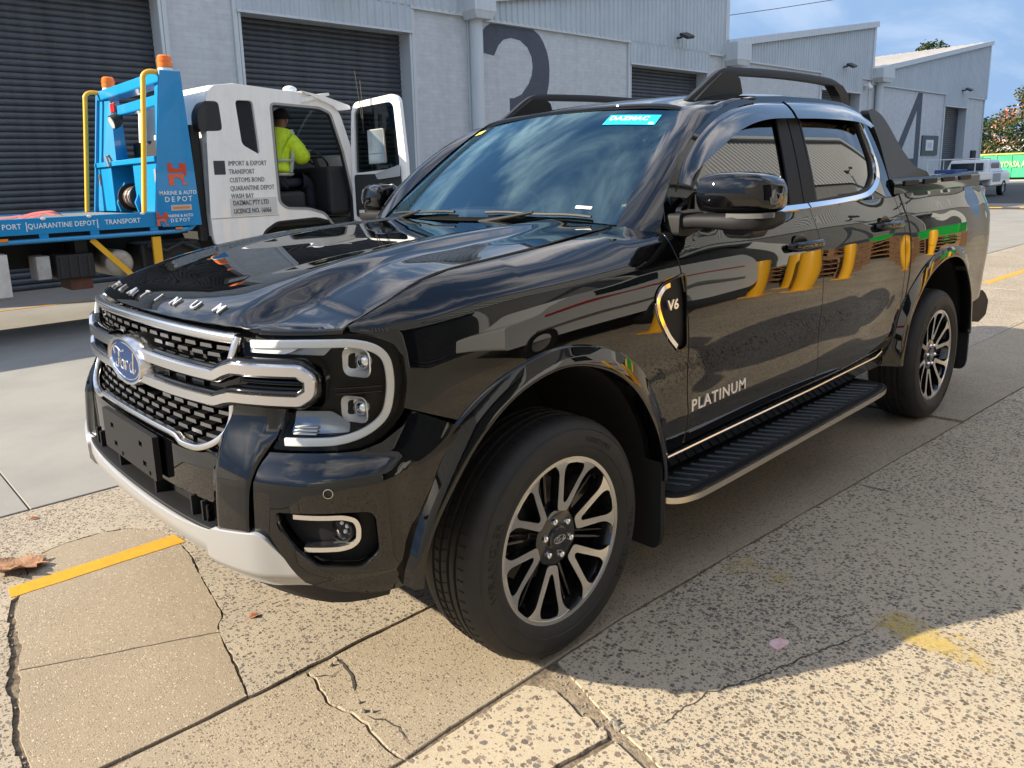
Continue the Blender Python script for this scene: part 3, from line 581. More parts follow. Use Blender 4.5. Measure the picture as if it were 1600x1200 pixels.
# ---------------------------------------------------------------- headlamps
LO = rnd([(.585, 1.112), (.75, 1.119), (.90, 1.125), (.962, 1.110), (1.005, 1.078), (1.013, .99), (.998, .907), (.955, .855), (.90, .843), (.703, .843), (.716, .930), (.80, .932), (.822, .955), (.828, 1.0), (.82, 1.045), (.79, 1.060), (.60, 1.058)], [.004, 0, .02, .02, .03, .02, .03, .03, .02, .004, .008, .01, .01, 0, .01, .01, .005])
for i, s in enumerate((1, -1)):
    hl = part('headlamp', pk)
    def hp_(name, poly, m, off, thick=0, step=.025, d=.02): return panel(name, dense(poly, d), lambda a, b: front(a, b, off), m, hl, step, (), thick, (1, .5, 0), i == 1)
    hp_('lamp_housing', LO, mat('lamp_housing_black', (.0035, .0035, .004), .35, 0, 0, .12), -.045)
    hp_('lamp_lens', LO, LENSG, .004, .012)
    for a, b, c in ((1.064, 1.12, 0),): pass
    def band(name, path, w, off, m, smooth_path=False):
        mb = fsweep([(q, z) for q, z in path], rrect(w, .012, .3), off, 6, smooth_path)
        return obj(name, mb if i == 0 else mir(mb), m, hl, smooth=50)
    drl = rnd([(.61, 1.096), (.76, 1.101), (.885, 1.102), (.940, 1.088), (.970, 1.058), (.976, .99), (.963, .915), (.925, .876), (.87, .860), (.725, .857)], .03, 5, False)
    band('daytime_light_guide', drl, .021, -.0075, WHITEL)
    hp_('indicator_reflector', rnd([(.62, 1.072), (.62, 1.090), (.72, 1.090), (.745, 1.096), (.845, 1.096), (.815, 1.068)], .004), mat('lamp_grey_reflector', (.30, .30, .29), .3, .6), -.030)
    hp_('lamp_top_strip', rnd([(.605, 1.074), (.605, 1.09), (.75, 1.09), (.73, 1.080), (.71, 1.074)], .003), WHITEL, -.012)
    hp_('lower_reflector', rnd([(.728, .925), (.83, .925), (.88, .895), (.885, .872), (.725, .870)], .006), mat('lamp_smoked_reflector', (.16, .19, .24), .15, .7), -.030)
    for zz_ in (.872, .880, .888): band('reflector_rib', [(.735, zz_), (.80, zz_)], .003, -.024, WHITEL)
    for zz_ in (.972, .986): band('lamp_divider', [(.845, zz_), (.955, zz_)], .003, -.022, GLOSSB)
    for zc_, hh, wd in ((1.049, .037, .042), (.930, .034, .040)):
        sc_ = .906 if zc_ > 1 else .896; p = Vector(front(sc_, zc_, -.030)); n_ = Vector((.93, .37, 0)).normalized(); FM = frame(p, Vector((0, 0, 1)).cross(n_), (0, 0, 1))
        mb = MB(); o_ = rrect(wd*2, hh*2, .28, 3); ni = len(o_)
        mb.add([FM @ Vector((x*k, y*k, h)) for k, h in ((1.0, .012), (.95, .015), (.90, .010), (.55, -.008)) for x, y in o_], [(j*ni+q, j*ni+(q+1) % ni, (j+1)*ni+(q+1) % ni, (j+1)*ni+q) for j in range(3) for q in range(ni)]+[tuple(range(3*ni, 4*ni))])
        pj_ = obj('projector_bezel', mb if i == 0 else mir(mb), mat('projector_silver', (.78, .78, .76), .25, .15), hl, smooth=40)
        mb = MB(); mb.sphere(FM @ Vector((.010, 0, -.006)), .022, 20, 12, (1, 1, 1)); pl_ = obj('projector_lens', mb if i == 0 else mir(mb), mat('projector_glass', (.9, .92, .95), .02, 0, 0, .6, 1.0), hl)
        mb = MB(); mb.sphere(FM @ Vector((.010, 0, -.012)), .018, 16, 8); obj('projector_bulb_mirror', mb if i == 0 else mir(mb), BRIGHT, hl)
# ---------------------------------------------------------------- fender vent with bright hook and lettering
vin = [(-.555+(x+.555)*1.02, 1.005+(z-1.005)*1.02) for x, z in VENT]
for i, q in enumerate(spanel('fender_vent', vin, MATTE, thick=0, off=-.012, dens=False)):
    s = (1, -1)[i]
    mb = MB(); hk = [(-.535, 1.116), (-.50, 1.108), (-.470, 1.08), (-.466, 1.05), (-.488, 1.0), (-.535, .94), (-.585, .897)]
    pts = crv(hk, 5); mb.sweep([(x, s*(side_y(x, z)-.004), z) for x, z in pts], (0, s, 0), [(-.011, 0), (-.008, .010), (.008, .010), (.011, 0)]); obj('vent_hook', mb, BRIGHT, q)
    mb = MB(); lp = [(-.49+(x+.49)*.995, z) for x, z in VENT]; mb.sweep([(x, s*(side_y(x, z)), z) for x, z in VENT], (0, s, 0), [(-.005, -.01), (-.004, .004), (.004, .004), (.005, -.01)], True); obj('vent_frame', mb, GLOSSB, q)
    for j in range(5): mb = MB(); zz_ = .93+j*.022; mb.tube([(-.575-.006*j, s*.912, zz_-.004), (-.635, s*.912, zz_+.012)], .004, 6); obj('vent_slat', mb, GLOSSB, q)
    mb = text_mb('V6', .048, .006, frame((-.555, s*(side_y(-.555, 1.045)+.000), 1.045), (-s, 0, 0), (.02, 0, 1)), .0012, sx=1.2); obj('vent_lettering', mb, LETC, q, smooth=0)
# door lettering
for i, s in enumerate((1, -1)):
    mb = text_mb('PLATINUM', .062, .005, frame((-.90, s*(side_y(-.9, .654)+.001), .654), (-s, 0, .02), (.0, 0, 1)), .001, 1.12, sx=1.2); obj('door_lettering', mb, LETC, fd[i], smooth=0)
    for dr, x0, z0 in ((fd[i], -1.52, 1.165), (rd[i], -2.43, 1.188)):
        mb = MB(); y0 = side_y(x0, z0); mb.lathe([(.062, -.003), (.055, .0015), (.03, -.001), (0, -.002)], 28, frame((x0+.03, s*y0, z0), (s*-1, 0, 0), (0, 0, 1)) @ Matrix.Diagonal((1.15, .85, 1, 1))); cup = obj('handle_cup', mb, mat('cup_black', (.002, .002, .002), .35), dr)
        hp2 = [(-.135, .0), (-.12, .022), (-.05, .036), (.05, .038), (.11, .030), (.13, .0)]; mb = MB()
        mb.sweep([(x0-x, s*(y0+yy), z0+.004) for x, yy in crv(hp2, 4)], (0, s, 0), lambda t: [(a*(1.1 if .15 < t < .9 else .8), b) for a, b in ((-.018, -.004), (-.016, .006), (-.006, .011), (.008, .011), (.017, .004), (.018, -.006))]); obj('door_handle', mb, GLOSSB, dr, smooth=60)
# ---------------------------------------------------------------- running board
STP = [(-.515, .905), (-.535, .955), (-.60, .985), (-.75, .995), (-2.15, .995), (-2.33, .985), (-2.40, .955), (-2.42, .90), (-2.42, .78), (-.515, .78)]
zst = lambda x: .372+(-.47-x)*.012
for s in (1, -1):
    st = part('side_step', pk); q = rnd([(x, s*y) for x, y in STP], .03)
    mb = MB(); mb.prism(q, -.03, 0); mb.v = [(x, y, zst(x)+z) for x, y, z in mb.v]; obj('step_body', mb, MATTE, st, smooth=30)
    mb = MB(); e_ = crv([(-.513, s*.90), (-.535, s*.955), (-.60, s*.988), (-.75, s*.999), (-1.4, s*.999), (-2.15, s*.999), (-2.33, s*.988), (-2.405, s*.955), (-2.425, s*.90)], 5); mb.sweep([(x, y, zst(x)-.016) for x, y in e_], (0, 0, 1), [(-.007, -.012), (-.007, .010), (.007, .010), (.007, -.012)]); obj('step_bright_edge', mb, mat('step_edge_metal', (.60, .55, .48), .28, 1.0), st, smooth=50)
    mb = MB(); mb.prism([(-.56, s*.945), (-.60, s*.968), (-2.28, s*.968), (-2.34, s*.945), (-2.34, s*.83), (-.54, s*.83)], 0, .004); mb.v = [(x, y, zst(x)+z) for x, y, z in mb.v]; obj('tread_mat', mb, mat('tread_rubber', (.013, .017, .02), .45), st, smooth=0)
    tr = MB(); tr.box((0, 0, .004), (.018, .125, .006), (0, 0, R(28*s)), (.6, .97)); me = None
    for k in range(30):
        if me is None: o = obj('tread_rib', tr, MATS['tread_rubber'], st, smooth=0); me = o
        else: o = me.copy(); COL.objects.link(o)
        x = -.62-k*.058; o.location = (x, s*.90, zst(x)+.003)
    for x in (-.75, -1.45, -2.15): mb = MB(); mb.box((x, s*.72, .34), (.07, .24, .03)); obj('step_bracket', mb, MATTE, st, smooth=0)
# ---------------------------------------------------------------- greenhouse
GF = rnd([(-.835, 1.330), (-.80, 1.40), (-.85, 1.452), (-.97, 1.545), (-1.17, 1.648), (-1.33, 1.703), (-1.47, 1.726), (-1.645, 1.738), (-1.53, 1.330)], [.01, .03, 0, 0, 0, 0, 0, .01, .01])
GR = rnd([(-1.765, 1.335), (-1.825, 1.738), (-2.20, 1.738), (-2.455, 1.722), (-2.475, 1.60), (-2.49, 1.50), (-2.46, 1.435), (-2.36, 1.375), (-2.25, 1.358), (-2.0, 1.345)], [.01, .01, 0, .03, 0, .03, .03, .04, 0, 0])
OUTL = [(-.64, 1.322), (-.655, 1.38), (-.70, 1.445), (-.80, 1.535), (-.93, 1.622), (-1.10, 1.702), (-1.28, 1.755), (-1.48, 1.785), (-1.75, 1.800), (-2.1, 1.803), (-2.35, 1.795), (-2.55, 1.765), (-2.635, 1.70), (-2.665, 1.60), (-2.685, 1.45), (-2.692, 1.322)]
up = spanel('cab_side_frame', OUTL, PAINT, fn=cab, holes=[dense(GF, .03), dense(GR, .03)], thick=.03)
spanel('front_door_window', GF, TINT, fn=cab, off=-.010, thick=0, par=fd); spanel('rear_door_window', GR, TINT, fn=cab, off=-.010, thick=0, par=rd)
spanel('door_pillar_trim', [(-1.515, 1.328), (-1.60, 1.70), (-1.625, 1.745), (-1.70, 1.748), (-1.678, 1.60), (-1.632, 1.328)], MATTE, fn=cab, off=.004, thick=.008, par=fd)
spanel('door_pillar_trim', [(-1.642, 1.328), (-1.690, 1.60), (-1.71, 1.748), (-1.80, 1.745), (-1.795, 1.70), (-1.755, 1.332)], MATTE, fn=cab, off=.004, thick=.008, par=rd)
for i, s in enumerate((1, -1)):   # seals and the bright belt line that turns up behind the rear window
    mb = MB(); b1 = [(-.86, 1.322), (-1.2, 1.318), (-1.668, 1.322)]; mb.sweep([(x, s*(cab_y(x, z)+.006), z) for x, z in dense(b1, .1, False)], (0, s, .75), [(-.013, -.006), (-.012, .004), (.012, .004), (.013, -.006)]); obj('belt_moulding', mb, BRIGHT, fd[i], smooth=50)
    b2 = crv([(-1.680, 1.323), (-2.0, 1.330), (-2.27, 1.344), (-2.40, 1.372), (-2.495, 1.42), (-2.532, 1.49), (-2.522, 1.58), (-2.49, 1.712)], 6)
    mb = MB(); mb.sweep([(x, s*(cab_y(x, z)+.006), z) for x, z in b2], (0, s, .75), [(-.013, -.006), (-.012, .004), (.012, .004), (.013, -.006)]); obj('belt_moulding', mb, BRIGHT, rd[i], smooth=50)
    for dr, G in ((fd[i], GF), (rd[i], GR)): mb = MB(); mb.sweep([(x, s*(cab_y(x, z)-.002), z) for x, z in dense(G, .05)], (0, s, 0), [(-.008, -.008), (-.007, .004), (.007, .004), (.008, -.008)], True); obj('window_seal', mb, RUBBER, dr)
    mb = MB(); q = [(-.80, 1.326), (-.775, 1.40), (-.83, 1.44), (-.85, 1.326)]; mb.prism([(a, b) for a, b in q], 0, .01, frame((0, s*.862, 0), (1, 0, 0), (0, 0, 1))); 
spanel('door_corner_patch', [(-.628, 1.318), (-.640, 1.375), (-.70, 1.445), (-.76, 1.50), (-.835, 1.45), (-.815, 1.40), (-.845, 1.326)], GLOSSB, fn=cab, off=.003, thick=.01, par=fd)
# weather shields
VIS = mat('smoked_visor_plastic', (.004, .005, .008), .08, 0, 1., coat_rough=.02)
def visor(path, dep, dr, gc):
    for i, s in enumerate((1, -1)):
        mb = MB(); q = crv(path, 6); m = len(q); vs = []
        for k, (x, z) in enumerate(q):
            a = q[max(k-1, 0)]; b = q[min(k+1, m-1)]; d = Vector((b[0]-a[0], b[1]-a[1])).normalized(); nx, nz = d.y, -d.x   # towards the glass
            if nx*(gc[0]-x)+nz*(gc[1]-z) < 0: nx, nz = -nx, -nz
            w_ = dep(k/(m-1))
            for t, o in ((0, .004), (.25, .022), (.6, .034), (1.0, .040), (1.0, .036), (.6, .030), (.25, .017), (0, .000)):
                xx, zz_ = x+nx*w_*t, z+nz*w_*t; vs.append((xx, s*(cab_y(xx, zz_)+o), zz_))
        mb.add(vs, [(k*8+j, k*8+(j+1) % 8, (k+1)*8+(j+1) % 8, (k+1)*8+j) for k in range(m-1) for j in range(8)]+[tuple(range(8)), tuple(range((m-1)*8, m*8))])
        obj('weather_shield', mb, VIS, dr[i], smooth=60)
visor([(-.748, 1.448), (-.81, 1.516), (-.93, 1.598), (-1.10, 1.678), (-1.28, 1.731), (-1.47, 1.760), (-1.70, 1.770)], lambda t: .022+.050*sm(0, .5, t), fd, (-1.35, 1.45))
visor([(-1.725, 1.775), (-1.95, 1.780), (-2.2, 1.780), (-2.40, 1.772), (-2.55, 1.745), (-2.60, 1.715)], lambda t: .078-.03*max(0, t-.8)/.2, rd, (-2.1, 1.45))
# windscreen, roof
def wsf(a, t):     # a across -1..1, t up 0..1
    b = abs(a); B0 = Vector((-.455-.10*b*b, .735*a, 1.335-.03*b**3)); T0 = Vector((-1.055-.07*b*b, .615*a, 1.772-.035*b*b)); p = B0.lerp(T0, t); p += Vector((.05, 0, .055))*(t*(1-t))*1.1; return tuple(p)
ws = panel('windscreen', dense([(-.965, .0), (.965, .0), (.965, .5), (.955, .96), (-.955, .96), (-.965, .5)], .08), wsf, SCREEN, pk, .09, (), 0, (1, 0, 1))
def roof_edge(x): return float(np.interp(x, [c[0] for c in OUTL[::-1]], [c[1] for c in OUTL[::-1]]))
for s in (1, -1):   # pillars beside the glass
    mb = MB(); L = 18; vs = []
    for k in range(L+1):
        t = -.10+1.10*k/L; p = Vector(wsf(s*.962, t)); z = p.z; xo = p.x-.10+.02*t; zo = z+.012-.035*t
        o = Vector((float(np.interp(zo, [1.30, 1.38, 1.445, 1.535, 1.622, 1.702, 1.755], [-.60, -.655, -.70, -.80, -.93, -1.10, -1.28])), 0, zo)); o.y = s*cab_y(o.x, zo)
        m1 = p.lerp(o, .35)+Vector((.012, s*.006, .012)); m2 = p.lerp(o, .7)+Vector((.010, s*.012, .010))
        vs += [p+Vector((-.02, 0, -.02)), p+Vector((.004, 0, .004)), m1, m2, o]
    for xk, yk, zk in ((-1.17, .612, 1.748), (-1.25, .655, 1.758), (-1.34, .692, 1.766), (-1.47, .706, 1.768)):
        p = Vector((xk, s*yk, zk)); o = Vector((xk-.02, 0, roof_edge(xk-.02)+.002)); o.y = s*(cab_y(o.x, o.z)+.001); o.z -= .014 if xk < -1.4 else 0; vs += [p+Vector((0, 0, -.02)), p, p.lerp(o, .35)+Vector((.0, s*.004, .006)), p.lerp(o, .7)+Vector((0, s*.006, .006)), o]
    L += 4
    mb.add(vs, [(k*5+j, k*5+j+1, (k+1)*5+j+1, (k+1)*5+j) for k in range(L) for j in range(4)]); obj('windscreen_pillar', mb, PAINT, pk, smooth=60)
_RC = _nat([-2.78, -2.72, -2.55, -2.2, -1.8, -1.4, -1.2, -1.05, -.95], [1.735, 1.765, 1.803, 1.828, 1.836, 1.822, 1.803, 1.778, 1.755])
_EX = [-2.745, -2.635, -2.55, -2.35, -2.1, -1.75, -1.48, -1.35, -1.25, -1.16, -1.10, -1.045]
_EY = [.60]+[cab_y(x, roof_edge(x)) for x in _EX[1:8]]+[.690, .640, .612, .600]
_EZ = [1.69]+[roof_edge(x) for x in _EX[1:8]]+[1.756, 1.748, 1.744, 1.738]
def rooff(x, a):
    b = abs(a); zc_ = float(_ev(_RC, x)); ye = float(np.interp(x, _EX, _EY)); ze = float(np.interp(x, _EX, _EZ)); w_ = b**2*(.35+.65*b**6)
    return (x-.07*b*b*sm(-1.6, -1.05, x), a*ye, zc_*(1-w_)+ze*w_)
panel('roof', dense([(-1.045, -1), (-1.045, 1), (-1.4, 1), (-2.0, 1), (-2.6, 1), (-2.745, .9), (-2.745, -.9), (-2.6, -1)], .06), rooff, PAINT, pk, .06, (), .02, UP)
mb = MB(); mb.box((-2.715, 0, 1.52), (.03, 1.36, .46), None); obj('rear_bulkhead_window', mb, TINT, pk, smooth=0)
# blue sticker with white lettering, yellow sticker, sensor housing behind the glass
def wspt(a, t, o=.003):
    p = Vector(wsf(a, t)); n_ = (Vector(wsf(a+.01, t))-Vector(wsf(a-.01, t))).cross(Vector(wsf(a, t+.01))-Vector(wsf(a, t-.01))).normalized(); n_ = n_ if n_.x > 0 else -n_; return p+n_*o, n_
for nm, a0, a1, t0, t1, m_ in (('screen_sticker', .50, .86, .800, .905, mat('cyan_sticker', (.0, .42, .62), .5)), ('yellow_sticker', -.90, -.80, .88, .93, mat('yellow_sticker', (.75, .55, .08), .5)), ('screen_label', .70, .79, .085, .105, mat('white_label', (.7, .75, .75), .5))):
    st_ = panel(nm, dense([(a0, t0), (a1, t0), (a1, t1), (a0, t1)], .05), lambda a, t: tuple(wspt(a, t, .002)[0]), m_, pk, .06, (), 0, (1, 0, 1))
    if nm == 'screen_sticker':
        p, n_ = wspt(.660, .862, .003); tx = Vector(wsf(.69, .85))-Vector(wsf(.66, .85)); obj('sticker_lettering', text_mb('DAZMAC', .044, .0006, frame(p, tx, n_.cross(tx)), .0006, 1.05, sx=.92), mat('sticker_white', (.8, .85, .85), .5), st_, smooth=0)
        q_ = panel('sticker_code', dense([(.815, .806), (.845, .806), (.845, .826), (.815, .826)], .05), lambda a, t: tuple(wspt(a, t, .003)[0]), MATS['sticker_white'], st_, .06, (), 0, (1, 0, 1))
p, n_ = wspt(0, .90, -.05); mb = MB(); mb.box(p, (.16, .26, .05), (0, R(35), 0), (.8, .8)); obj('camera_housing', mb, MATTE, pk, smooth=0, bevel=.01)
mb = MB(); mb.box((-1.28, 0, 1.66), (.03, .26, .065)); obj('rear_view_mirror', mb, GLOSSB, pk, smooth=0, bevel=.012)
# cowl, wipers
mb = MB(); cw = [(a, t) for t in (0, 1) for a in np.linspace(-1, 1, 21)]
mb.add([(-.40-.10*a*a-.06*t, .73*a, 1.312-.012*a*a+.004*t) for a, t in cw], [(i, i+1, 22+i, 21+i) for i in range(20)]); obj('cowl_panel', mb, MATTE, pk)
for a0, a1, t0 in ((.82, .16, .022), (-.10, -.80, .022)):
    wp_ = part('wiper', pk); P0 = [wspt(a, t0+.004*math.sin(1.2*k), .012)[0] for k, a in enumerate(np.linspace(a0, a1, 9))]
    mb = MB(); mb.tube(P0, .006, 6); obj('wiper_blade', mb, RUBBER, wp_); mb = MB(); pv, _ = wspt((a0+a1)/2+.02, -.03, .01); mb.tube([wspt(a1, -.05, .008)[0], wspt(a1*.7+a0*.3, -.012, .014)[0], wspt((a0+a1)/2, t0, .017)[0]], [.012, .008, .006], 8); obj('wiper_arm', mb, MATTE, wp_)
# interior
dash = mat('dashboard_vinyl', (.012, .012, .013), .7); INT = part('cabin_interior', pk)
mb = MB(); mb.box((-.86, 0, 1.20), (.52, 1.46, .22), None, (.7, .98)); obj('dashboard', mb, dash, INT, smooth=0, bevel=.05, seg=3)
mb = MB(); mb.box((-.92, -.37, 1.325), (.20, .36, .05)); obj('instrument_hood', mb, dash, INT, smooth=0, bevel=.02)
wm = frame((-1.12, -.37, 1.24), (0, 1, 0), (-.42, 0, 1)); mb = MB(); mb.tube([wm @ Vector((.185*math.cos(t), .185*math.sin(t), 0)) for t in [2*math.pi*i/40 for i in range(40)]], .016, 8, True); mb.cyl(wm @ Vector((0, 0, -.01)), wm @ Vector((0, 0, .03)), .06, n=20); mb.tube([wm @ Vector((-.18, 0, 0)), wm @ Vector((.18, 0, 0))], .014, 6); obj('steering_wheel', mb, mat('wheel_leather', (.03, .03, .03), .35), INT)
for x, y in ((-1.62, .37), (-1.62, -.37), (-2.42, .37), (-2.42, -.37)):
    mb = MB(); mb.box((x, y, 1.02), (.50, .50, .22), (0, R(-6), 0)); mb.box((x-.24, y, 1.30), (.14, .48, .56), (0, R(-14), 0), (.9, .85)); mb.box((x-.33, y, 1.63), (.09, .26, .17), (0, R(-8), 0)); obj('seat', mb, mat('seat_leather', (.014, .013, .013), .5), INT, smooth=0, bevel=.03, seg=3)
# ---------------------------------------------------------------- roof rails
for s in (1, -1):
    mb = MB(); pth = [(-1.205, .545, 1.758), (-1.30, .552, 1.815), (-1.40, .556, 1.875), (-1.475, .557, 1.901), (-1.60, .557, 1.910), (-2.0, .557, 1.920), (-2.4, .556, 1.918), (-2.56, .555, 1.905), (-2.66, .552, 1.870), (-2.72, .548, 1.79)]
    def rp(t):
        w_ = .040; h = .034
        if t < .32: h = .034+.004*(1-t/.32)
        return [(-w_*.5, -h*.5), (-w_*.5, h*.25), (-w_*.22, h*.5), (w_*.30, h*.5), (w_*.5, h*.2), (w_*.5, -h*.5)]
    q = crv(pth, 6); mb.sweep([(x, s*y, z) for x, y, z in q], (0, 0, 1) if 0 else [Vector((.6, 0, .8)) if i < len(q)*.25 else (Vector((-.7, 0, .7)) if i > len(q)*.85 else Vector((0, 0, 1))) for i in range(len(q))], rp)
    rl = obj('roof_rail', mb, RAILM, pk, smooth=50)
    ft = [(-1.195, 1.745), (-1.215, 1.768), (-1.315, 1.832), (-1.42, 1.893), (-1.53, 1.892), (-1.565, 1.875), (-1.595, 1.800), (-1.61, 1.785)]
    mb = MB(); mb.prism(rnd(ft, .01), -.028, .028, frame((0, s*.556, 0), (1, 0, 0), (0, 0, 1))); obj('rail_front_foot', mb, RAILM, rl, smooth=30, bevel=.010, seg=3)
    mb = MB(); mb.prism(rnd([(-2.50, 1.905), (-2.62, 1.905), (-2.70, 1.860), (-2.745, 1.775), (-2.64, 1.785), (-2.60, 1.845)], .02), -.024, .024, frame((0, s*.552, 0), (1, 0, 0), (0, 0, 1))); obj('rail_rear_foot', mb, RAILM, rl, smooth=30, bevel=.008)
mb = MB(); mb.cyl((-2.40, .0, 1.83), (-2.46, 0, 1.99), .006, .003, 8); mb.sphere((-2.40, 0, 1.828), .03, 12, 8, (1.4, .8, .6)); obj('roof_aerial', mb, RAILM, pk)
# ---------------------------------------------------------------- bed: rails, sail panels, tail
SAIL = mat('sports_bar_dark_plastic', (.022, .024, .027), .42, 0, 0, .3)
for s in (1, -1):
    sp = [(-2.70, 1.405), (-2.685, 1.60), (-2.63, 1.765), (-2.70, 1.778), (-2.80, 1.752), (-2.87, 1.69), (-2.935, 1.60), (-3.02, 1.52), (-3.10, 1.47), (-3.27, 1.44), (-3.29, 1.405)]
    mb = MB(); mb.prism(rnd(sp, [.004, .02, .03, .02, .06, .05, .05, .05, .06, .02, .004]), -.02, .02)
    mb.v = [(x, s*(.79-.30*max(0, y-1.42)+z), y) for x, y, z in mb.v]; mb.f = mb.f if s > 0 else [f[::-1] for f in mb.f]; obj('sail_panel', mb, SAIL, pk, smooth=30, bevel=.010, seg=3)
    mb = MB(); mb.sweep([(x, s*.792, 1.368+.012*(-2.7-x)/1.3) for x in np.linspace(-2.70, -4.12, 8)], (0, 0, 1), [(-.045, -.045), (-.045, .030), (-.032, .042), (.03, .042), (.045, .02), (.045, -.045)]); br = obj('bed_rail', mb, MATS['gloss_black_trim'], pk, smooth=50)
    for x0 in (-2.93, -3.22, -3.52, -3.82): mb = MB(); mb.box((x0, s*.838, 1.384+.012*(-2.7-x0)/1.3), (.20, .012, .026)); obj('rail_slot_cover', mb, MATTE, br, smooth=0, bevel=.003)
    mb = MB(); mb.box((-4.212, s*.775, 1.12), (.04, .15, .42)); obj('tail_lamp', mb, mat('tail_lens', (.30, .22, .20), .1, 0, 1), pk, smooth=0, bevel=.02)
    mb = MB(); mb.prism(rnd([(-3.86, .60), (-4.20, .655), (-4.28, .62), (-4.36, .56), (-4.33, .47), (-4.18, .44), (-4.06, .46), (-3.87, .50)], .02), -.02, .03, frame((0, s*.87, 0), (1, 0, 0), (0, 0, 1))); obj('rear_bumper_end', mb, MATTE, pk, smooth=30, bevel=.015)
    mb = MB(); mb.prism([(-3.735, .52), (-3.78, .52), (-3.75, .22), (-3.70, .20)], -.24, 0, frame((0, .93 if s > 0 else -.69, 0), (1, 0, 0), (0, 0, 1)) if 0 else frame((0, s*.93-(0 if s > 0 else -.0), 0), (1, 0, 0), (0, 0, 1))); 
    for x0, z0, h0 in ((-.492, .42, .48), (-3.79, .40, .40)): mb = MB(); mb.prism(rnd([(-.15, -h0/2), (.135, -h0/2), (.15, -h0/2+.05), (.15, h0/2), (-.15, h0/2)], [.02, .03, .03, 0, 0]), -.012, .012, frame((x0, s*.795, z0), (0, s, 0), (0, 0, 1))); obj('mud_flap', mb, INNER, pk, smooth=30)
mb = MB(); mb.box((-4.30, 0, .54), (.14, 1.70, .15)); obj('rear_bumper', mb, MATTE, pk, smooth=0, bevel=.03)
mb = MB(); mb.box((-4.195, 0, 1.0), (.04, 1.42, .68)); obj('tailgate', mb, PAINT, pk, smooth=0, bevel=.015)
mb = MB(); mb.box((-3.47, 0, 1.375), (1.36, 1.52, .02)); obj('bed_cover', mb, MATTE, pk, smooth=0)
mb = MB(); mb.sweep([(-2.72, y, 1.76-.02*(y/.66)**2) for y in np.linspace(-.66, .66, 9)], (0, 0, 1), rrect(.07, .05)); obj('sports_bar_hoop', mb, SAIL, pk, smooth=50)
# ---------------------------------------------------------------- door mirrors
for i, s in enumerate((1, -1)):
    mr_ = part('door_mirror', pk)
    ML = Matrix.Translation((0, 0, 0)) if s > 0 else Matrix.Diagonal((1, -1, 1, 1))
    def mo(name, mb, m, **kw): return obj(name, mb if s > 0 else mir(mb), m, mr_, **kw)
    # cap: rounded block lofted outward (y) with x depth and z height sections
    secs = [(.925, -.735, 1.405, .09, .08), (.94, -.745, 1.410, .15, .122), (1.0, -.760, 1.412, .185, .136), (1.06, -.772, 1.411, .19, .136), (1.12, -.785, 1.406, .175, .128), (1.152, -.796, 1.400, .145, .108), (1.168, -.805, 1.395, .09, .075)]; ML = 0
    mb = MB(); k = 24; vs = []
    for y, xc, zc_, dx_, dz_ in secs:
        for j in range(k):
            t = 2*math.pi*j/k; c_, s_ = math.cos(t), math.sin(t); e_ = .48
            px = math.copysign(abs(c_)**e_, c_)*dx_/2; pz = math.copysign(abs(s_)**e_, s_)*dz_/2
            if px > 0: px *= 1-.25*abs(pz/dz_)**1.0
            vs.append((xc+px, y, max(zc_+pz, 1.345)))
    mb.add(vs, [(a*k+j, a*k+(j+1) % k, (a+1)*k+(j+1) % k, (a+1)*k+j) for a in range(len(secs)-1) for j in range(k)]+[tuple(range(k))[::-1], tuple(range((len(secs)-1)*k, len(secs)*k))]); mo('mirror_cap', mb, PAINT, smooth=50)
    vs = []; mb = MB(); zt = lambda y: 1.347
    S2 = [(.87, -.70, 1.312, .10, .045), (.93, -.718, 1.318, .11, .050), (.99, -.745, 1.318, .165, .054), (1.07, -.762, 1.315, .19, .062), (1.13, -.776, 1.315, .18, .060), (1.16, -.792, 1.324, .13, .046), (1.17, -.80, 1.33, .08, .03)]
    for y, xc, zc_, dx_, dz_ in S2:
        for j in range(k):
            t = 2*math.pi*j/k; c_, s_ = math.cos(t), math.sin(t); e_ = .5; vs.append((xc+math.copysign(abs(c_)**e_, c_)*dx_/2, y, zc_+math.copysign(abs(s_)**e_, s_)*dz_/2))
    mb.add(vs, [(a*k+j, a*k+(j+1) % k, (a+1)*k+(j+1) % k, (a+1)*k+j) for a in range(len(S2)-1) for j in range(k)]+[tuple(range(k))[::-1], tuple(range((len(S2)-1)*k, len(S2)*k))]); mo('mirror_base', mb, MATTE, smooth=50)
    mb = MB(); mb.box((-.765, 1.07, 1.276), (.10, .09, .03), None, (1.3, 1.3)); mo('mirror_camera_bump', mb, RAILM, smooth=0, bevel=.012)
    mb = MB(); mb.sweep([(-.672, 1.05, 1.338), (-.682, 1.115, 1.337), (-.71, 1.155, 1.337), (-.755, 1.172, 1.338)], (0, 0, 1), [(-.003, -.008), (-.003, .008), (.004, .008), (.004, -.008)]); mo('mirror_indicator', mb, mat('indicator_clear', (.14, .14, .14), .1, .3, .6))
    mb = MB(); mb.box((-.860, 1.045, 1.405), (.008, .18, .11)); mo('mirror_glass', mb, BRIGHT, smooth=0)
    mb = MB(); mb.prism(rnd([(-.665, 1.31), (-.66, 1.36), (-.78, 1.42), (-.84, 1.31)], .015), -.004, .016, frame((0, .868, 0), (1, 0, 0), (0, 0, 1)) @ Matrix.Diagonal((1, 1, -1, 1))); mo('mirror_mount', mb, GLOSSB, smooth=30)
    mb = MB(); mb.prism(rnd([(-.64, 1.270), (-.645, 1.345), (-.80, 1.345), (-.80, 1.285), (-.70, 1.265)], .015), -.06, .012, frame((0, .880, 0), (1, 0, 0), (0, 0, 1)) @ Matrix.Diagonal((1, 1, -1, 1))); mo('mirror_foot', mb, MATTE, smooth=30, bevel=.006)
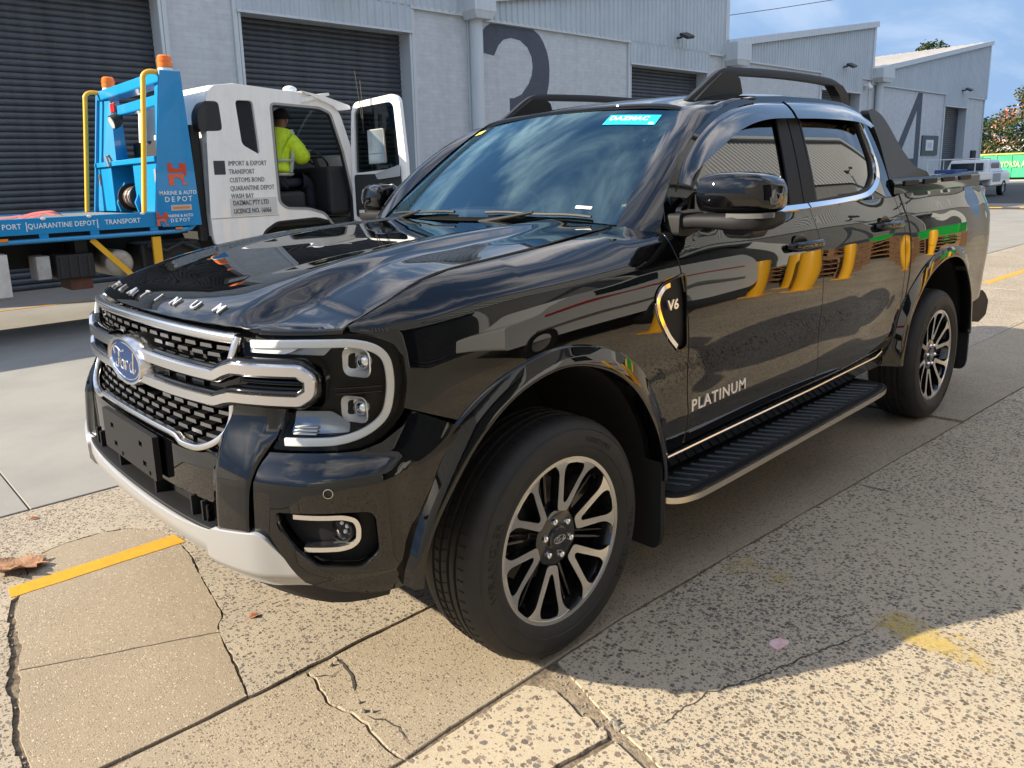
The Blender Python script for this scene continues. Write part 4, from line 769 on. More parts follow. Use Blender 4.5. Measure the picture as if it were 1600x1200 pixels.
# ---------------------------------------------------------------- wheels of the pickup
TYRE = mat('tyre_rubber', (.009, .009, .0095), .66, noise=(14, (.018, .0175, .0165), .45, .75), bump=(160, .12, .001))
TLET = mat('tyre_lettering', (.006, .006, .006), .75)
MACH = mat('machined_alloy', (.70, .69, .67), .24, 1.0)
DISC = mat('brake_metal', (.16, .155, .15), .4, 1.0)
SPK = mat('wheel_gloss_black', (.006, .006, .0065), .2, 0, .7)
def tyre_profile():
    p = [(.250, -.016), (.263, -.004), (.272, .004), (.290, .011), (.318, .0145), (.345, .009), (.362, .000), (.374, -.012), (.3805, -.026), (.3835, -.042)]
    g = [-.070, -.100, -.135, -.165]
    for c in g: p += [(.3848, c+.006), (.377, c+.0045), (.377, c-.0045), (.3848, c-.006)]
    return p+[(.3835, -.193), (.3805, -.209), (.374, -.223), (.362, -.235), (.345, -.244), (.318, -.2495), (.290, -.246), (.263, -.231), (.250, -.219)]
def bent(txt, size, r0, a0, M, sx=1.):
    mb = text_mb(txt, size, .003, Matrix(), 0, 1.1, sx=sx); out = []
    for x, y, z in mb.v:
        a = a0-x/r0; rr = r0+y; h = float(np.interp(rr, [.272, .290, .318, .345, .362], [.004, .011, .0145, .009, 0]))
        out.append(tuple(M @ Vector((rr*math.cos(a), rr*math.sin(a), h+.0010+z*.5))))
    mb.v = out; return mb
def zof(r): return -.004-.026*max(0, 1-(r/.245)**2)
def rolled(mb): 
    mb.v = [(x, y, z+zof(math.hypot(x, y))) for x, y, z in mb.v]; return mb
def wheel(x, s, words, phi):
    w = part('wheel', pk); M = frame((x, s*.924, .3835), (-s, 0, 0), (0, 0, 1)); w.matrix_local = M; I = Matrix()
    mb = MB(); mb.lathe(tyre_profile(), 96); ty = obj('tyre', mb, TYRE, w, smooth=40)
    tb = MB(); 
    for k in range(72):      # shoulder grooves
        a = 2*math.pi*k/72; Mz = Matrix.Rotation(a, 4, 'Z')
        tb.T = Mz; tb.box((.3835, 0, -.052), (.0035, .0035, .030), (0, 0, 0)); tb.box((.3850, 0, -.118), (.0035, .003, .020), (R(20), 0, 0)); tb.box((.3850, .008, -.150), (.0035, .003, .018), (R(-20), 0, 0))
    tag(obj('tread_grooves', tb, TLET, w, smooth=0), kind='stuff')
    for r0, hh in ((.352, .0062), (.300, .0128)): mb = MB(); mb.lathe([(r0-.0025, hh-.001), (r0, hh+.0015), (r0+.0025, hh-.001)], 96); obj('sidewall_rib', mb, TYRE, w)
    for t, sz, r0, a, sx in words: obj('tyre_lettering', bent(t, sz, r0, R(a), I, sx), TLET, w, smooth=0)
    mb = MB(); mb.lathe([(.2515, -.006), (.2525, -.002), (.265, -.001), (.2672, -.004), (.2672, -.02)], 96); obj('rim_flange', mb, MACH, w, smooth=30)
    mb = MB(); mb.lathe([(.2515, -.006), (.246, -.02), (.238, -.05), (.232, -.12), (.232, -.20)], 64); mb.lathe([(.232, -.20), (.19, -.205)], 48); obj('rim_barrel', mb, SPK, w, smooth=40)
    mb = MB(); mb.lathe([(.170, -.150), (.170, -.128), (.10, -.128), (.095, -.10), (0, -.10)], 48); obj('brake_disc', mb, DISC, w, smooth=30)
    mb = MB(); mb.box((-.12, .06, -.10), (.09, .20, .07), (0, 0, R(20))); obj('brake_caliper', mb, INNER, w, smooth=0, bevel=.02)
    v = []
    for a in np.linspace(-24, 24, 13): v.append((.2535*math.cos(R(a)), .2535*math.sin(R(a))))
    outer = [(.087, -.017), (.094, -.025), (.195, -.057), (.214, -.068), (.228, -.088)]
    P = outer+v+[(a, -b) for a, b in outer[::-1]]
    Hh = rnd([(.113, 0), (.118, -.008), (.198, -.0365), (.222, -.045), (.2425, -.040), (.2465, 0), (.2425, .040), (.222, .045), (.198, .0365), (.118, .008)], [0, .006, .008, .012, .010, 0, .010, .012, .008, .006], 3)
    P = rnd(P, [.006, .008, .02, .02, .02]+[0]*13+[.02, .02, .02, .008, .006], 3)
    V, T, lo = tri2d(P, [Hh], .02); n = len(V); me = None; mb = MB()
    def pt(p, dz, k=1.): return (p[0], p[1], zof(p[0])+dz)
    c = (.18, 0)
    mb.m = 1; mb.add([pt(p, .0) for p in V], T)
    mb.m = 0
    for a, b in lo: mb.add([pt(V[a], 0), pt(V[b], 0), pt(V[b], -.034), pt(V[a], -.034)], [(0, 3, 2, 1)])
    for k in range(6):
        if me is None: o = obj('twin_spoke', mb, [SPK, MACH], w, smooth=30); me = o
        else: o = me.copy(); COL.objects.link(o)
        o.rotation_euler = (0, 0, R(phi+60*k))
    g = MB(); g.prism([(.06, -.012), (.235, -.016), (.235, -.009), (.10, -.005), (.10, .005), (.235, .009), (.235, .016), (.06, .012)], -.07, -.034); g = rolled(g); me = None
    for k in range(6):
        if me is None: o = obj('recessed_spoke', g, SPK, w, smooth=0, bevel=.002); me = o
        else: o = me.copy(); COL.objects.link(o)
        o.rotation_euler = (0, 0, R(phi+30+60*k))
    mb = MB(); mb.lathe([(.092, -.06), (.090, -.034), (.080, -.029), (.042, -.028), (.040, -.022), (.036, -.019), (0, -.0185)], 48); obj('hub', mb, SPK, w, smooth=30)
    mb = MB(); mb.lathe([(.0118, -.04), (.0118, -.010), (.0095, -.005), (.005, -.002), (0, -.0015)], 12); me = None
    for k in range(6):
        if me is None: o = obj('wheel_nut', mb, BRIGHT, w, smooth=30); me = o
        else: o = me.copy(); COL.objects.link(o)
        a = R(phi+30+60*k); o.location = (.0605*math.cos(a), .0605*math.sin(a), -.014)
    cap = part('hub_badge', w) if 0 else None
    K = Matrix.Scale(.19, 4); mb = MB(); mb.tube([Vector((x_, y_, -.0178)) for x_, y_ in oval(.0265, .0115, 32)], .0009, 5, True)
    for st in SCR: mb.tube([Vector((x_*.23, y_*.23, -.0178)) for x_, y_ in crv(st, 4)], .0008, 4)
    obj('hub_cap_badge', mb, BRIGHT, w)
    return w
wheel(0, 1, [('WRANGLER', .036, .318, 172, 1.15), ('TERRITORY', .022, .322, 62, 1.15), ('WRANGLER', .036, .318, -20, 1.15)], 14)
wheel(-3.27, 1, [('GOODYEAR', .040, .318, 135, 1.2), ('WRANGLER', .030, .318, -45, 1.15)], 22)
wheel(0, -1, [], 0); wheel(-3.27, -1, [], 30)
mb = MB(); mb.cyl((-3.27, -.8, .38), (-3.27, .8, .38), .05, n=12); mb.cyl((0, -.75, .38), (0, .75, .38), .035, n=12); mb.sphere((-3.27, .0, .38), .16, 16, 10); obj('axle', mb, INNER, pk)
# ---------------------------------------------------------------- ground
def agg(name, mortar, stain, stones, scale, dens, size, fine=1.0, bump=.5, patch=.25, seed=0.):
    """exposed aggregate concrete: stones of several colours set in mortar, stained in large patches."""
    m = bpy.data.materials.new(name); m.use_nodes = True; t = m.node_tree; b = t.nodes['Principled BSDF']; MATS[name] = m
    b.inputs['Roughness'].default_value = .85; b.inputs['Specular IOR Level'].default_value = .25
    tc_ = N(t, 'ShaderNodeTexCoord'); mp_ = N(t, 'ShaderNodeMapping'); mp_.inputs['Location'].default_value = (seed, seed*1.7, 0); link(t, tc_.outputs['Object'], mp_.inputs[0]); co = mp_.outputs[0]
    def noise(sc, det=4, ro=.55):
        n = N(t, 'ShaderNodeTexNoise'); n.inputs['Scale'].default_value = sc; n.inputs['Detail'].default_value = det; n.inputs['Roughness'].default_value = ro; link(t, co, n.inputs['Vector']); return n
    def rng(s_, a, c, lo=0., hi=1.):
        r = N(t, 'ShaderNodeMapRange'); r.inputs[1].default_value = a; r.inputs[2].default_value = c; r.inputs[3].default_value = lo; r.inputs[4].default_value = hi; link(t, s_, r.inputs[0]); return r.outputs[0]
    def mth(op, a, c):
        n = N(t, 'ShaderNodeMath', operation=op)
        for i, q in enumerate((a, c)):
            if isinstance(q, (int, float)): n.inputs[i].default_value = q
            else: link(t, q, n.inputs[i])
        return n.outputs[0]
    def mixc(f, a, c):
        n = N(t, 'ShaderNodeMix', data_type='RGBA')
        if isinstance(f, float): n.inputs[0].default_value = f
        else: link(t, f, n.inputs[0])
        for i, q in ((6, a), (7, c)):
            if isinstance(q, tuple): n.inputs[i].default_value = (*q, 1)
            else: link(t, q, n.inputs[i])
        return n.outputs[2]
    wn = noise(scale*1.3, 2); wv = N(t, 'ShaderNodeVectorMath', operation='MULTIPLY_ADD'); link(t, wn.outputs['Color'], wv.inputs[0]); wv.inputs[1].default_value = (.85/scale,)*3; link(t, co, wv.inputs[2])
    big = noise(1.1, 4); dn = rng(big.outputs[0], .35, .68, -patch, patch)
    def layer(sc, de, sz):
        v = N(t, 'ShaderNodeTexVoronoi', voronoi_dimensions='2D'); v.inputs['Scale'].default_value = sc; link(t, wv.outputs[0], v.inputs['Vector'])
        sp = N(t, 'ShaderNodeSeparateColor'); link(t, v.outputs['Color'], sp.inputs[0])
        pres = mth('LESS_THAN', sp.outputs[0], mth('ADD', dn, de)); rad = mth('MULTIPLY', mth('ADD', sp.outputs[1], .35), sz)
        e = mth('SUBTRACT', rad, v.outputs['Distance']); mask = mth('MULTIPLY', rng(e, 0, .14), pres)
        cr = N(t, 'ShaderNodeValToRGB'); link(t, sp.outputs[2], cr.inputs[0]); cr.color_ramp.interpolation = 'CONSTANT'; el = cr.color_ramp.elements
        for i, c in enumerate(stones):
            q = el[i] if i < 2 else el.new(i/len(stones)); q.position = i/len(stones); q.color = (*c, 1)
        return mask, cr.outputs[0]
    m1, c1 = layer(scale, dens, size); m2, c2 = layer(scale*2.3, dens*.8*fine, size*.95)
    base = mixc(rng(noise(2.6, 6, .65).outputs[0], .38, .66), mortar, stain)
    gr = noise(260, 4, .75); base = mixc(rng(gr.outputs[0], .34, .68, 0., .55), base, tuple(q*.50 for q in mortar))
    c = mixc(mth('MULTIPLY', m2, .85), base, c2); c = mixc(mth('MULTIPLY', m1, .92), c, c1)
    link(t, c, b.inputs['Base Color'])
    h = mth('ADD', mth('MULTIPLY', m1, .6), mth('ADD', mth('MULTIPLY', m2, .3), mth('MULTIPLY', gr.outputs[0], .9)))
    k = N(t, 'ShaderNodeBump'); k.inputs['Strength'].default_value = bump; k.inputs['Distance'].default_value = .004; link(t, h, k.inputs['Height']); link(t, k.outputs[0], b.inputs['Normal'])
    return m
ST = [(.11, .085, .065), (.16, .125, .095), (.09, .085, .08), (.20, .155, .115), (.075, .06, .048), (.13, .13, .125)]
AGG_E = agg('aggregate_right', (.485, .41, .300), (.43, .37, .275), ST, 70, .58, .46, .8, .5, .26, 3.1)
AGG_A = agg('aggregate_strip', (.42, .36, .275), (.36, .31, .24), ST, 82, .54, .46, .8, .5, .2, 9.7)
AGG_B = agg('fine_aggregate', (.40, .335, .245), (.34, .285, .21), [(.15, .12, .09), (.24, .19, .14), (.40, .33, .24), (.12, .10, .08)], 120, .55, .42, .9, .55, .15, 5.5)
AGG_P = agg('patch_aggregate', (.35, .29, .21), (.31, .255, .185), [(.24, .19, .14), (.34, .27, .19), (.5, .42, .3), (.20, .16, .12)], 150, .50, .42, .8, .6, .12, 1.5)
AGG_C = agg('large_stone_aggregate', (.52, .44, .32), (.45, .385, .285), [(.17, .135, .11), (.22, .16, .12), (.13, .125, .12), (.24, .19, .15), (.10, .085, .07)], 50, .50, .46, .8, .5, .12, 7.2)
CONC = mat('smooth_concrete', (.255, .248, .228), .85, spec=.25, noise=(1.3, (.215, .208, .192), .40, .68), bump=(70, .15, .004))
CONC2 = mat('yard_concrete', (.27, .245, .205), .9, spec=.25, noise=(.5, (.22, .195, .165), .38, .66), bump=(40, .2, .004))
DIRT = mat('joint_dirt', (.10, .08, .058), .95, spec=.1, noise=(45, (.21, .17, .125), .40, .62), bump=(60, .8, .006))
ASPH = mat('asphalt', (.06, .06, .062), .9, spec=.2, noise=(5, (.085, .083, .08), .4, .7), bump=(200, .3, .003))
YEL = mat('yellow_line_paint', (.58, .285, .005), .6, noise=(26, (.44, .22, .012), .40, .78), bump=(150, .35, .003))
mb = MB(); mb.add([(-900, -900, -.0085), (900, -900, -.0085), (900, 900, -.0085), (-900, 900, -.0085)], [(0, 1, 2, 3)]); gnd = tag(obj('ground', mb, DIRT, smooth=0), kind='structure')
rg = random.Random(11)
def jag(pl, amp, d=.02, ends=True):
    out = []
    q = dense(pl, d, False); k = 0.
    for i, p in enumerate(q):
        k = k*.72+rg.uniform(-1, 1)*amp*.6
        out.append((p[0]+(k if 0 < i < len(q)-1 else 0)+rg.uniform(-amp, amp)*.25, p[1]+(k if 0 < i < len(q)-1 else 0)+rg.uniform(-amp, amp)*.25))
    return out
def slab(name, poly, m, z=0., bev=.005, depth=.03, par=None):
    mb = MB(); mb.prism(poly, z-depth, z); return obj(name, mb, m, par or gnd, smooth=0, bevel=bev, seg=1)
mj = lambda x: .93+.053*max(0, -x-.4)            # the long joint beside the wheels
# smooth driveway slabs
xs = [9., 4.6, .972, -2.7, -6.4, -10.1, -14.0, -19., -26.]
ye = lambda x: -1.628+.020*(1-x)
for k in range(len(xs)-1):
    a, b = xs[k], xs[k+1]
    for y0, y1, pz in ((None, -5.6, 0), (-5.606, -9.6, 0)):
        q = [(a-.004, ye(a) if y0 is None else y0), (a-.004, y1), (b+.004, y1), (b+.004, ye(b) if y0 is None else y0)]
        slab('driveway_slab', q, CONC, .004, .003)
# the aggregate strip under the nose, with the sawn patch let into it
patch = crv([(1.205, -.72), (1.14, -.90), (1.04, -1.075), (.852, -1.10), (.70, -1.055), (.60, -.90), (.585, -.75), (.60, -.60), (.655, -.31), (.69, -.09), (.745, .005), (.79, .24), (.83, .40)], 5)
edge = jag(patch, .006, .018)
pmid = [(.83, .402), (.96, .404), (1.10, .396), (1.37, .335), (1.372, .12), (1.335, -.10), (1.30, -.236), (1.262, -.42), (1.232, -.60)]
cr1 = jag([(.745, .020), (1.0, -.10), (1.30, -.236)], .003, .03)
up_ = [p for p in edge if p[1] < .01]
slab('concrete_patch', up_+cr1+jag([(1.30, -.236), (1.262, -.42), (1.232, -.60), (1.205, -.72)], .012, .02)[1:-1], AGG_P, .0, .004)
lowp = [(a-.002, b+.006) for a, b in cr1[::-1]]+[p for p in edge if p[1] > .03]+[(.96, .404), (1.10, .400), (1.378, .385)]+jag([(1.372, .12), (1.335, -.10), (1.305, -.228)], .012, .02)
slab('concrete_patch', lowp, AGG_P, .0, .004)
outer = [(p[0]-.005 if p[1] > -.9 else p[0], p[1]-.006 if p[1] < -.9 else p[1]) for p in jag(patch, .006, .02)]
wst = [(-2.2, ye(-2.2)+.012), (.4, ye(.4)+.012), (2.8, ye(2.8)+.012)]+[(2.8, .40)]
lcr = jag([(1.40, .40), (1.388, .10), (1.36, -.02), (1.35, -.16), (1.295, -.39), (1.25, -.66)], .012, .02)
slab('aggregate_slab', [(-2.2, ye(-2.2)+.012), (.4, ye(.4)+.012), (2.8, ye(2.8)+.012), (2.8, .40)]+lcr+[(1.225, -.74)]+outer[2:]+jag([(.815, .404), (.52, .398), (.36, .40), (.19, .40), (-2.2, .43)], .005, .03), AGG_A, 0., .005)
slab('aggregate_slab', [(-2.21, ye(-2.2)+.012), (-2.21, .43), (-9.0, .62), (-9.0, ye(-9)+.012)], AGG_A, 0.)
slab('aggregate_slab', [(-9.01, ye(-9)+.012), (-9.01, .62), (-19.0, .95), (-19.0, ye(-19)+.012)], AGG_A, 0.)
# middle strip, broken across
brk = jag([(.645, .425), (.655, .50), (.665, .60), (.655, .72), (.66, .82), (.645, .925)], .012, .02)
slab('fine_slab', [(2.6, .412)]+jag([(1.35, .408), (.83, .418)], .003, .04)+brk+[(.70, .924), (2.6, .915)], AGG_B, -.002, .003)
chip = jag([(.515, .424), (.535, .46), (.55, .535), (.592, .61)], .008, .015)
slab('fine_slab', [(a-.008, b) for a, b in brk]+[(x, mj(x)-.008) for x in (.5, .2, -.3, -1., -1.8, -2.4, -3.29)]+[(-3.25, .45)]+jag([(-2.2, .442), (.1, .412), (.515, .412)], .004, .04), AGG_B, -.002, .003)
slab('fine_slab', [(-3.30, .455), (-3.34, mj(-3.34)-.008), (-5.5, mj(-5.5)-.008), (-9, mj(-9)-.008), (-9, .635)], AGG_B, 0., .004)
slab('fine_slab', [(-9.01, .635), (-9.01, mj(-9)-.008), (-19, mj(-19)-.008), (-19, .96)], AGG_B, 0., .004)
# slabs to the right of the long joint
slab('large_stone_slab', jag([(.205, .945), (.66, .942)], .004, .03)+[(2.6, .93), (2.6, 1.20)]+jag([(.66, 1.222), (.38, 1.225), (.20, 1.25)], .005, .025)+jag([(.19, 1.235), (.188, 1.15), (.175, 1.06), (.172, .99)], .014, .015), AGG_C, .002, .006)
slab('large_stone_slab', jag([(.20, 1.275), (.40, 1.25), (.9, 1.235)], .005, .03)+[(2.6, 1.22), (2.6, 4.2), (.62, 4.2), (.25, 1.50)], AGG_C, .002, .006)
ej = [(.055, .942), (.105, 1.10), (.148, 1.23), (.175, 1.36), (.22, 1.52), (.58, 4.2)]
EY = [-19, -13, -9, -6.4]
slab('aggregate_slab', jag(ej[:5], .003, .03)+[(.58, 4.2), (-6.4, 4.2)]+jag([(-6.4, mj(-6.4)+.006), (-4.2, mj(-4.2)+.006), (-2., mj(-2.)+.006), (-1., mj(-1)+.006), (-.3, .940), (.055, .940)], .004, .04), AGG_E, .002, .006)
slab('aggregate_slab', [(-6.41, mj(-6.4)+.006), (-6.41, 4.2), (-19, 4.2), (-19, mj(-19)+.006)], AGG_E, .0, .004)
# rubble in the broken joint
mb = MB(); mb.prism(jag([(.06, .955), (.165, .965), (.18, 1.1), (.19, 1.26), (.245, 1.50), (.17, 1.36), (.14, 1.24), (.10, 1.10)], .003, .03), -.02, -.005); obj('joint_fill', mb, mat('sandy_joint_fill', (.27, .215, .15), .95, noise=(50, (.15, .12, .085), .4, .65), bump=(90, 1., .006)), gnd, smooth=0)
RUB = mat('rubble_grey', (.26, .23, .19), .9, noise=(40, (.16, .14, .12), .4, .65))
pm = None
def pebble(x, y, r, z=-.006, m=None):
    global pm
    if pm is None:
        mb = MB(); mb.sphere((0, 0, 0), 1, 7, 5); mb.v = [tuple(Vector(v)*rg.uniform(.75, 1.15)) for v in mb.v]; pm = obj('pebble', mb, RUB, gnd, smooth=0); o = pm
    else: o = pm.copy(); COL.objects.link(o)
    o.location = (x, y, z); o.scale = (r, r*rg.uniform(.6, 1.2), r*.6); o.rotation_euler = (rg.uniform(0, 3), rg.uniform(0, 3), rg.uniform(0, 6))
for k in range(46): t = rg.random(); pebble(.125+.06*t+rg.uniform(-.035, .03), .97+.32*t, rg.uniform(.002, .006), -.004)
for x, y, r in ((.148, 1.236, .014), (.158, 1.248, .010), (.139, 1.228, .009), (.155, 1.225, .011), (.150, 1.256, .008), (.605, .66, .008), (.618, .70, .010), (.60, .72, .007), (.57, .45, .009), (.545, .44, .006)): pebble(x, y, r, .002)
for k in range(90): t = rg.random(); pebble(1.375-.12*t+rg.uniform(-.02, .02), .3-.95*t, rg.uniform(.002, .006), -.005)
# cracks that run through slabs
CRK = mat('crack_dark', (.05, .042, .034), .95)
def crack(pl, w, z):
    q = jag(pl, .007, .014); mb = MB(); vs = []
    for i, p in enumerate(q):
        a = Vector(q[max(i-1, 0)]); b = Vector(q[min(i+1, len(q)-1)]); d = (b-a).normalized(); ww = w*(.35+.65*rg.random())*min(1, 4*i/len(q)+.2, 4*(len(q)-1-i)/len(q)+.1)
        vs += [(p[0]-d.y*ww, p[1]+d.x*ww, z), (p[0]+d.y*ww, p[1]-d.x*ww, z)]
    mb.add(vs, [(2*i, 2*i+1, 2*i+3, 2*i+2) for i in range(len(q)-1)]); obj('crack', mb, CRK, gnd, smooth=0)
crack([(.112, 1.31), (-.038, 1.333), (-.143, 1.34), (-.307, 1.40), (-.466, 1.45), (-.762, 1.531), (-.861, 1.552)], .0032, .0035)
crack([(.536, .42), (.545, .50), (.55, .54), (.592, .62)], .006, .0005); crack([(.65, .46), (.60, .50), (.56, .49)], .003, .0005); crack([(.62, .72), (.58, .82), (.60, .90)], .003, .0005)
crack([(-1.972, 1.02), (-1.978, 1.20)], .004, .0035); crack([(-3.96, 1.14), (-3.92, 1.36)], .006, .0035); crack([(-3.2, 1.25), (-3.3, 1.55)], .002, .0035)
# yellow bay lines
def strip(name, pl, m, z, amp=.0): mb = MB(); mb.prism(jag(pl, amp, .03) if amp else pl, z-.002, z); return obj(name, mb, m, gnd, smooth=0)
strip('yellow_line', jag([(.575, -.838), (.9, -.840), (1.213, -.846)], .002, .03)+jag([(1.222, -.76), (.9, -.748), (.565, -.735)], .002, .03), YEL, .0022)
strip('yellow_line', [(1.262, -.848), (2.5, -.87), (2.5, -.775), (1.265, -.762)], YEL, .0022)
strip('yellow_line', [(-9.4, -.46), (-9.4, -.36), (-12.5, -.25), (-12.5, -.35)], YEL, .0022)
def worn(name, pl, dens, z=.0045):
    m = bpy.data.materials.get('worn_yellow_paint')
    if not m:
        m = bpy.data.materials.new('worn_yellow_paint'); m.use_nodes = True; t = m.node_tree; b = t.nodes['Principled BSDF']; b.inputs['Base Color'].default_value = (.58, .42, .10, 1); b.inputs['Roughness'].default_value = .8
        n = N(t, 'ShaderNodeTexNoise'); n.inputs['Scale'].default_value = 30; n.inputs['Detail'].default_value = 8; n.inputs['Roughness'].default_value = .75; c = N(t, 'ShaderNodeTexCoord'); link(t, c.outputs['Object'], n.inputs['Vector'])
        n2 = N(t, 'ShaderNodeTexNoise'); n2.inputs['Scale'].default_value = 5; link(t, c.outputs['Object'], n2.inputs['Vector'])
        ad = N(t, 'ShaderNodeMath', operation='ADD'); link(t, n.outputs[0], ad.inputs[0]); link(t, n2.outputs[0], ad.inputs[1])
        r = N(t, 'ShaderNodeMapRange'); r.inputs[1].default_value = .95; r.inputs[2].default_value = 1.22; r.inputs[4].default_value = .55; link(t, ad.outputs[0], r.inputs[0]); link(t, r.outputs[0], b.inputs['Alpha'])
    mb = MB(); mb.add([(x, y, z) for x, y in pl], [tuple(range(len(pl)))]); obj(name, mb, m, gnd, smooth=0)
worn('worn_yellow_line', jag([(-.80, 1.0), (-.96, 1.02), (-.96, 1.22), (-.83, 1.22)], .012, .03), 1); worn('worn_yellow_line', jag([(-.80, 1.50), (-.95, 1.48), (-.98, 2.5), (-.80, 2.5)], .015, .04), 1)
# the wider yard, kerb, street
mb = MB(); mb.add([(-140, 4.2, -.004), (60, 4.2, -.004), (60, 60, -.004), (-140, 60, -.004)], [(0, 1, 2, 3)]); tag(obj('rear_yard', mb, CONC2, smooth=0), kind='structure')
mb = MB()
for x0, x1, y0, y1 in ((2.61, 60, ye(3)+.02, 4.2), (9.01, 60, -9.6, ye(3)), (-31, 60, -40, -9.62), (-31, -19.02, -9.6, 4.2)): mb.add([(x0, y0, -.004), (x1, y0, -.004), (x1, y1, -.004), (x0, y1, -.004)], [(0, 1, 2, 3)])
tag(obj('yard_apron', mb, CONC2, smooth=0), kind='structure')
mb = MB(); mb.add([(-56, -60, -.006), (-31.01, -60, -.006), (-31.01, 4.2, -.006), (-56, 4.2, -.006)], [(0, 1, 2, 3)]); tag(obj('road', mb, ASPH, smooth=0), kind='structure')
mb = MB(); mb.box((-62, -30, .05), (11.9, 80, .12)); tag(obj('pavement', mb, mat('pale_pavement', (.42, .38, .32), .9, noise=(.6, (.34, .31, .26), .4, .65)), smooth=0), kind='structure')
mb = MB(); mb.add([(-600, -400, -.008), (-68, -400, -.008), (-68, 400, -.008), (-600, 400, -.008)], [(0, 1, 2, 3)]); tag(obj('far_ground', mb, ASPH, smooth=0), kind='structure')
strip('yellow_line', [(6, -9.10), (6, -9.17), (-8, -9.17), (-8, -9.10)], YEL, .009)
# speed hump with yellow pads across the exit
hp0 = thing('speed_hump', 'low black speed hump with yellow pads across the yard exit', 'speed hump', (-27.2, -4.4, 0))
mb = MB(); mb.prism([(-.2, 0), (-.12, .045), (.12, .045), (.2, 0)], -2.6, 2.6, frame((0, 0, 0), (1, 0, 0), (0, 0, 1))); obj('hump_body', mb, mat('hump_rubber', (.03, .03, .03), .8), hp0, smooth=0)
for k in range(6): mb = MB(); mb.box((.02, -2.2+k*.88, .043), (.30, .40, .016)); obj('hump_pad', mb, YEL, hp0, smooth=0, bevel=.006)
# ---------------------------------------------------------------- warehouses along the far side of the yard
def brick(name, col, mortar):
    m = bpy.data.materials.new(name); m.use_nodes = True; t = m.node_tree; b = t.nodes['Principled BSDF']; b.inputs['Roughness'].default_value = .75; b.inputs['Specular IOR Level'].default_value = .3; MATS[name] = m
    c = N(t, 'ShaderNodeTexCoord'); mp_ = N(t, 'ShaderNodeMapping'); mp_.inputs['Rotation'].default_value = (R(90), 0, 0); link(t, c.outputs['Object'], mp_.inputs[0])
    k = N(t, 'ShaderNodeTexBrick'); k.inputs['Scale'].default_value = 1; k.inputs['Brick Width'].default_value = .30; k.inputs['Row Height'].default_value = .086; k.inputs['Mortar Size'].default_value = .006; k.inputs['Bias'].default_value = 0
    k.inputs['Color1'].default_value = (*col, 1); k.inputs['Color2'].default_value = (*[q*.93 for q in col], 1); k.inputs['Mortar'].default_value = (*mortar, 1); link(t, mp_.outputs[0], k.inputs['Vector'])
    n = N(t, 'ShaderNodeTexNoise'); n.inputs['Scale'].default_value = 6; n.inputs['Detail'].default_value = 8; link(t, c.outputs['Object'], n.inputs['Vector']); r = N(t, 'ShaderNodeMapRange'); r.inputs[1].default_value = .3; r.inputs[2].default_value = .75; r.inputs[3].default_value = .90; r.inputs[4].default_value = 1.06; link(t, n.outputs[0], r.inputs[0])
    x = N(t, 'ShaderNodeMix', data_type='RGBA', blend_type='MULTIPLY'); x.inputs[0].default_value = 1; link(t, k.outputs['Color'], x.inputs[6]); link(t, r.outputs[0], x.inputs[7]); link(t, x.outputs[2], b.inputs['Base Color'])
    add_streak(t, c, b, .90, 1.3)
    u = N(t, 'ShaderNodeBump'); u.inputs['Strength'].default_value = .55; u.inputs['Distance'].default_value = .006; u.invert = True; link(t, k.outputs['Fac'], u.inputs['Height']); link(t, u.outputs[0], b.inputs['Normal'])
    return m
BRK = brick('painted_brick', (.55, .575, .585), (.49, .515, .53)); BRKD = brick('painted_number_brick', (.088, .10, .122), (.08, .09, .11))
CLAD = mat('grey_blue_cladding', (.47, .52, .545), .45, .0, .0, .5, noise=(1.4, (.42, .465, .49), .35, .7), streak=(.87, 1.6))
TRIM = mat('cladding_trim', (.54, .575, .59), .5, streak=(.86, 3.)); DOORM = mat('charcoal_roller_door', (.060, .069, .079), .42, noise=(3, (.040, .045, .052), .35, .7), streak=(.68, 1.2)); SHADE = mat('unlit_interior', (.02, .02, .02), .9)
ROOFM = mat('pale_metal_roof', (.55, .50, .43), .5, .0, 0, .5, noise=(2, (.46, .42, .36), .35, .7)); LAMPB = mat('floodlight_black', (.02, .02, .02), .4)
YF = -11.
def corrug(x0, x1, zb, zt, y, sgn=1, pitch=.19, dep=.028):
    """vertical ribbed sheet between x0 > x1; zb, zt heights as functions of x; ribs towards +y*sgn."""
    mb = MB(); xs_ = []; n = int((x0-x1)/pitch)
    for i in range(n+1):
        a = x0-i*pitch
        for f, d in ((0, 0), (.55, 0), (.68, 1), (.87, 1)):
            if a-f*pitch > x1: xs_.append((a-f*pitch, d))
    xs_.append((x1, 0)); vs = []
    for x, d in xs_: vs += [(x, y+sgn*d*dep, zb(x)), (x, y+sgn*d*dep, zt(x))]
    mb.add(vs, [(2*i, 2*i+1, 2*i+3, 2*i+2) if sgn > 0 else (2*i, 2*i+2, 2*i+3, 2*i+1) for i in range(len(xs_)-1)]); return mb
def bx(par, name, x0, x1, y0, y1, z0, z1, m, bevel=0.): mb = MB(); mb.box(((x0+x1)/2, (y0+y1)/2, (z0+z1)/2), (abs(x1-x0), abs(y1-y0), abs(z1-z0))); return obj(name, mb, m, par, smooth=0, bevel=bevel)
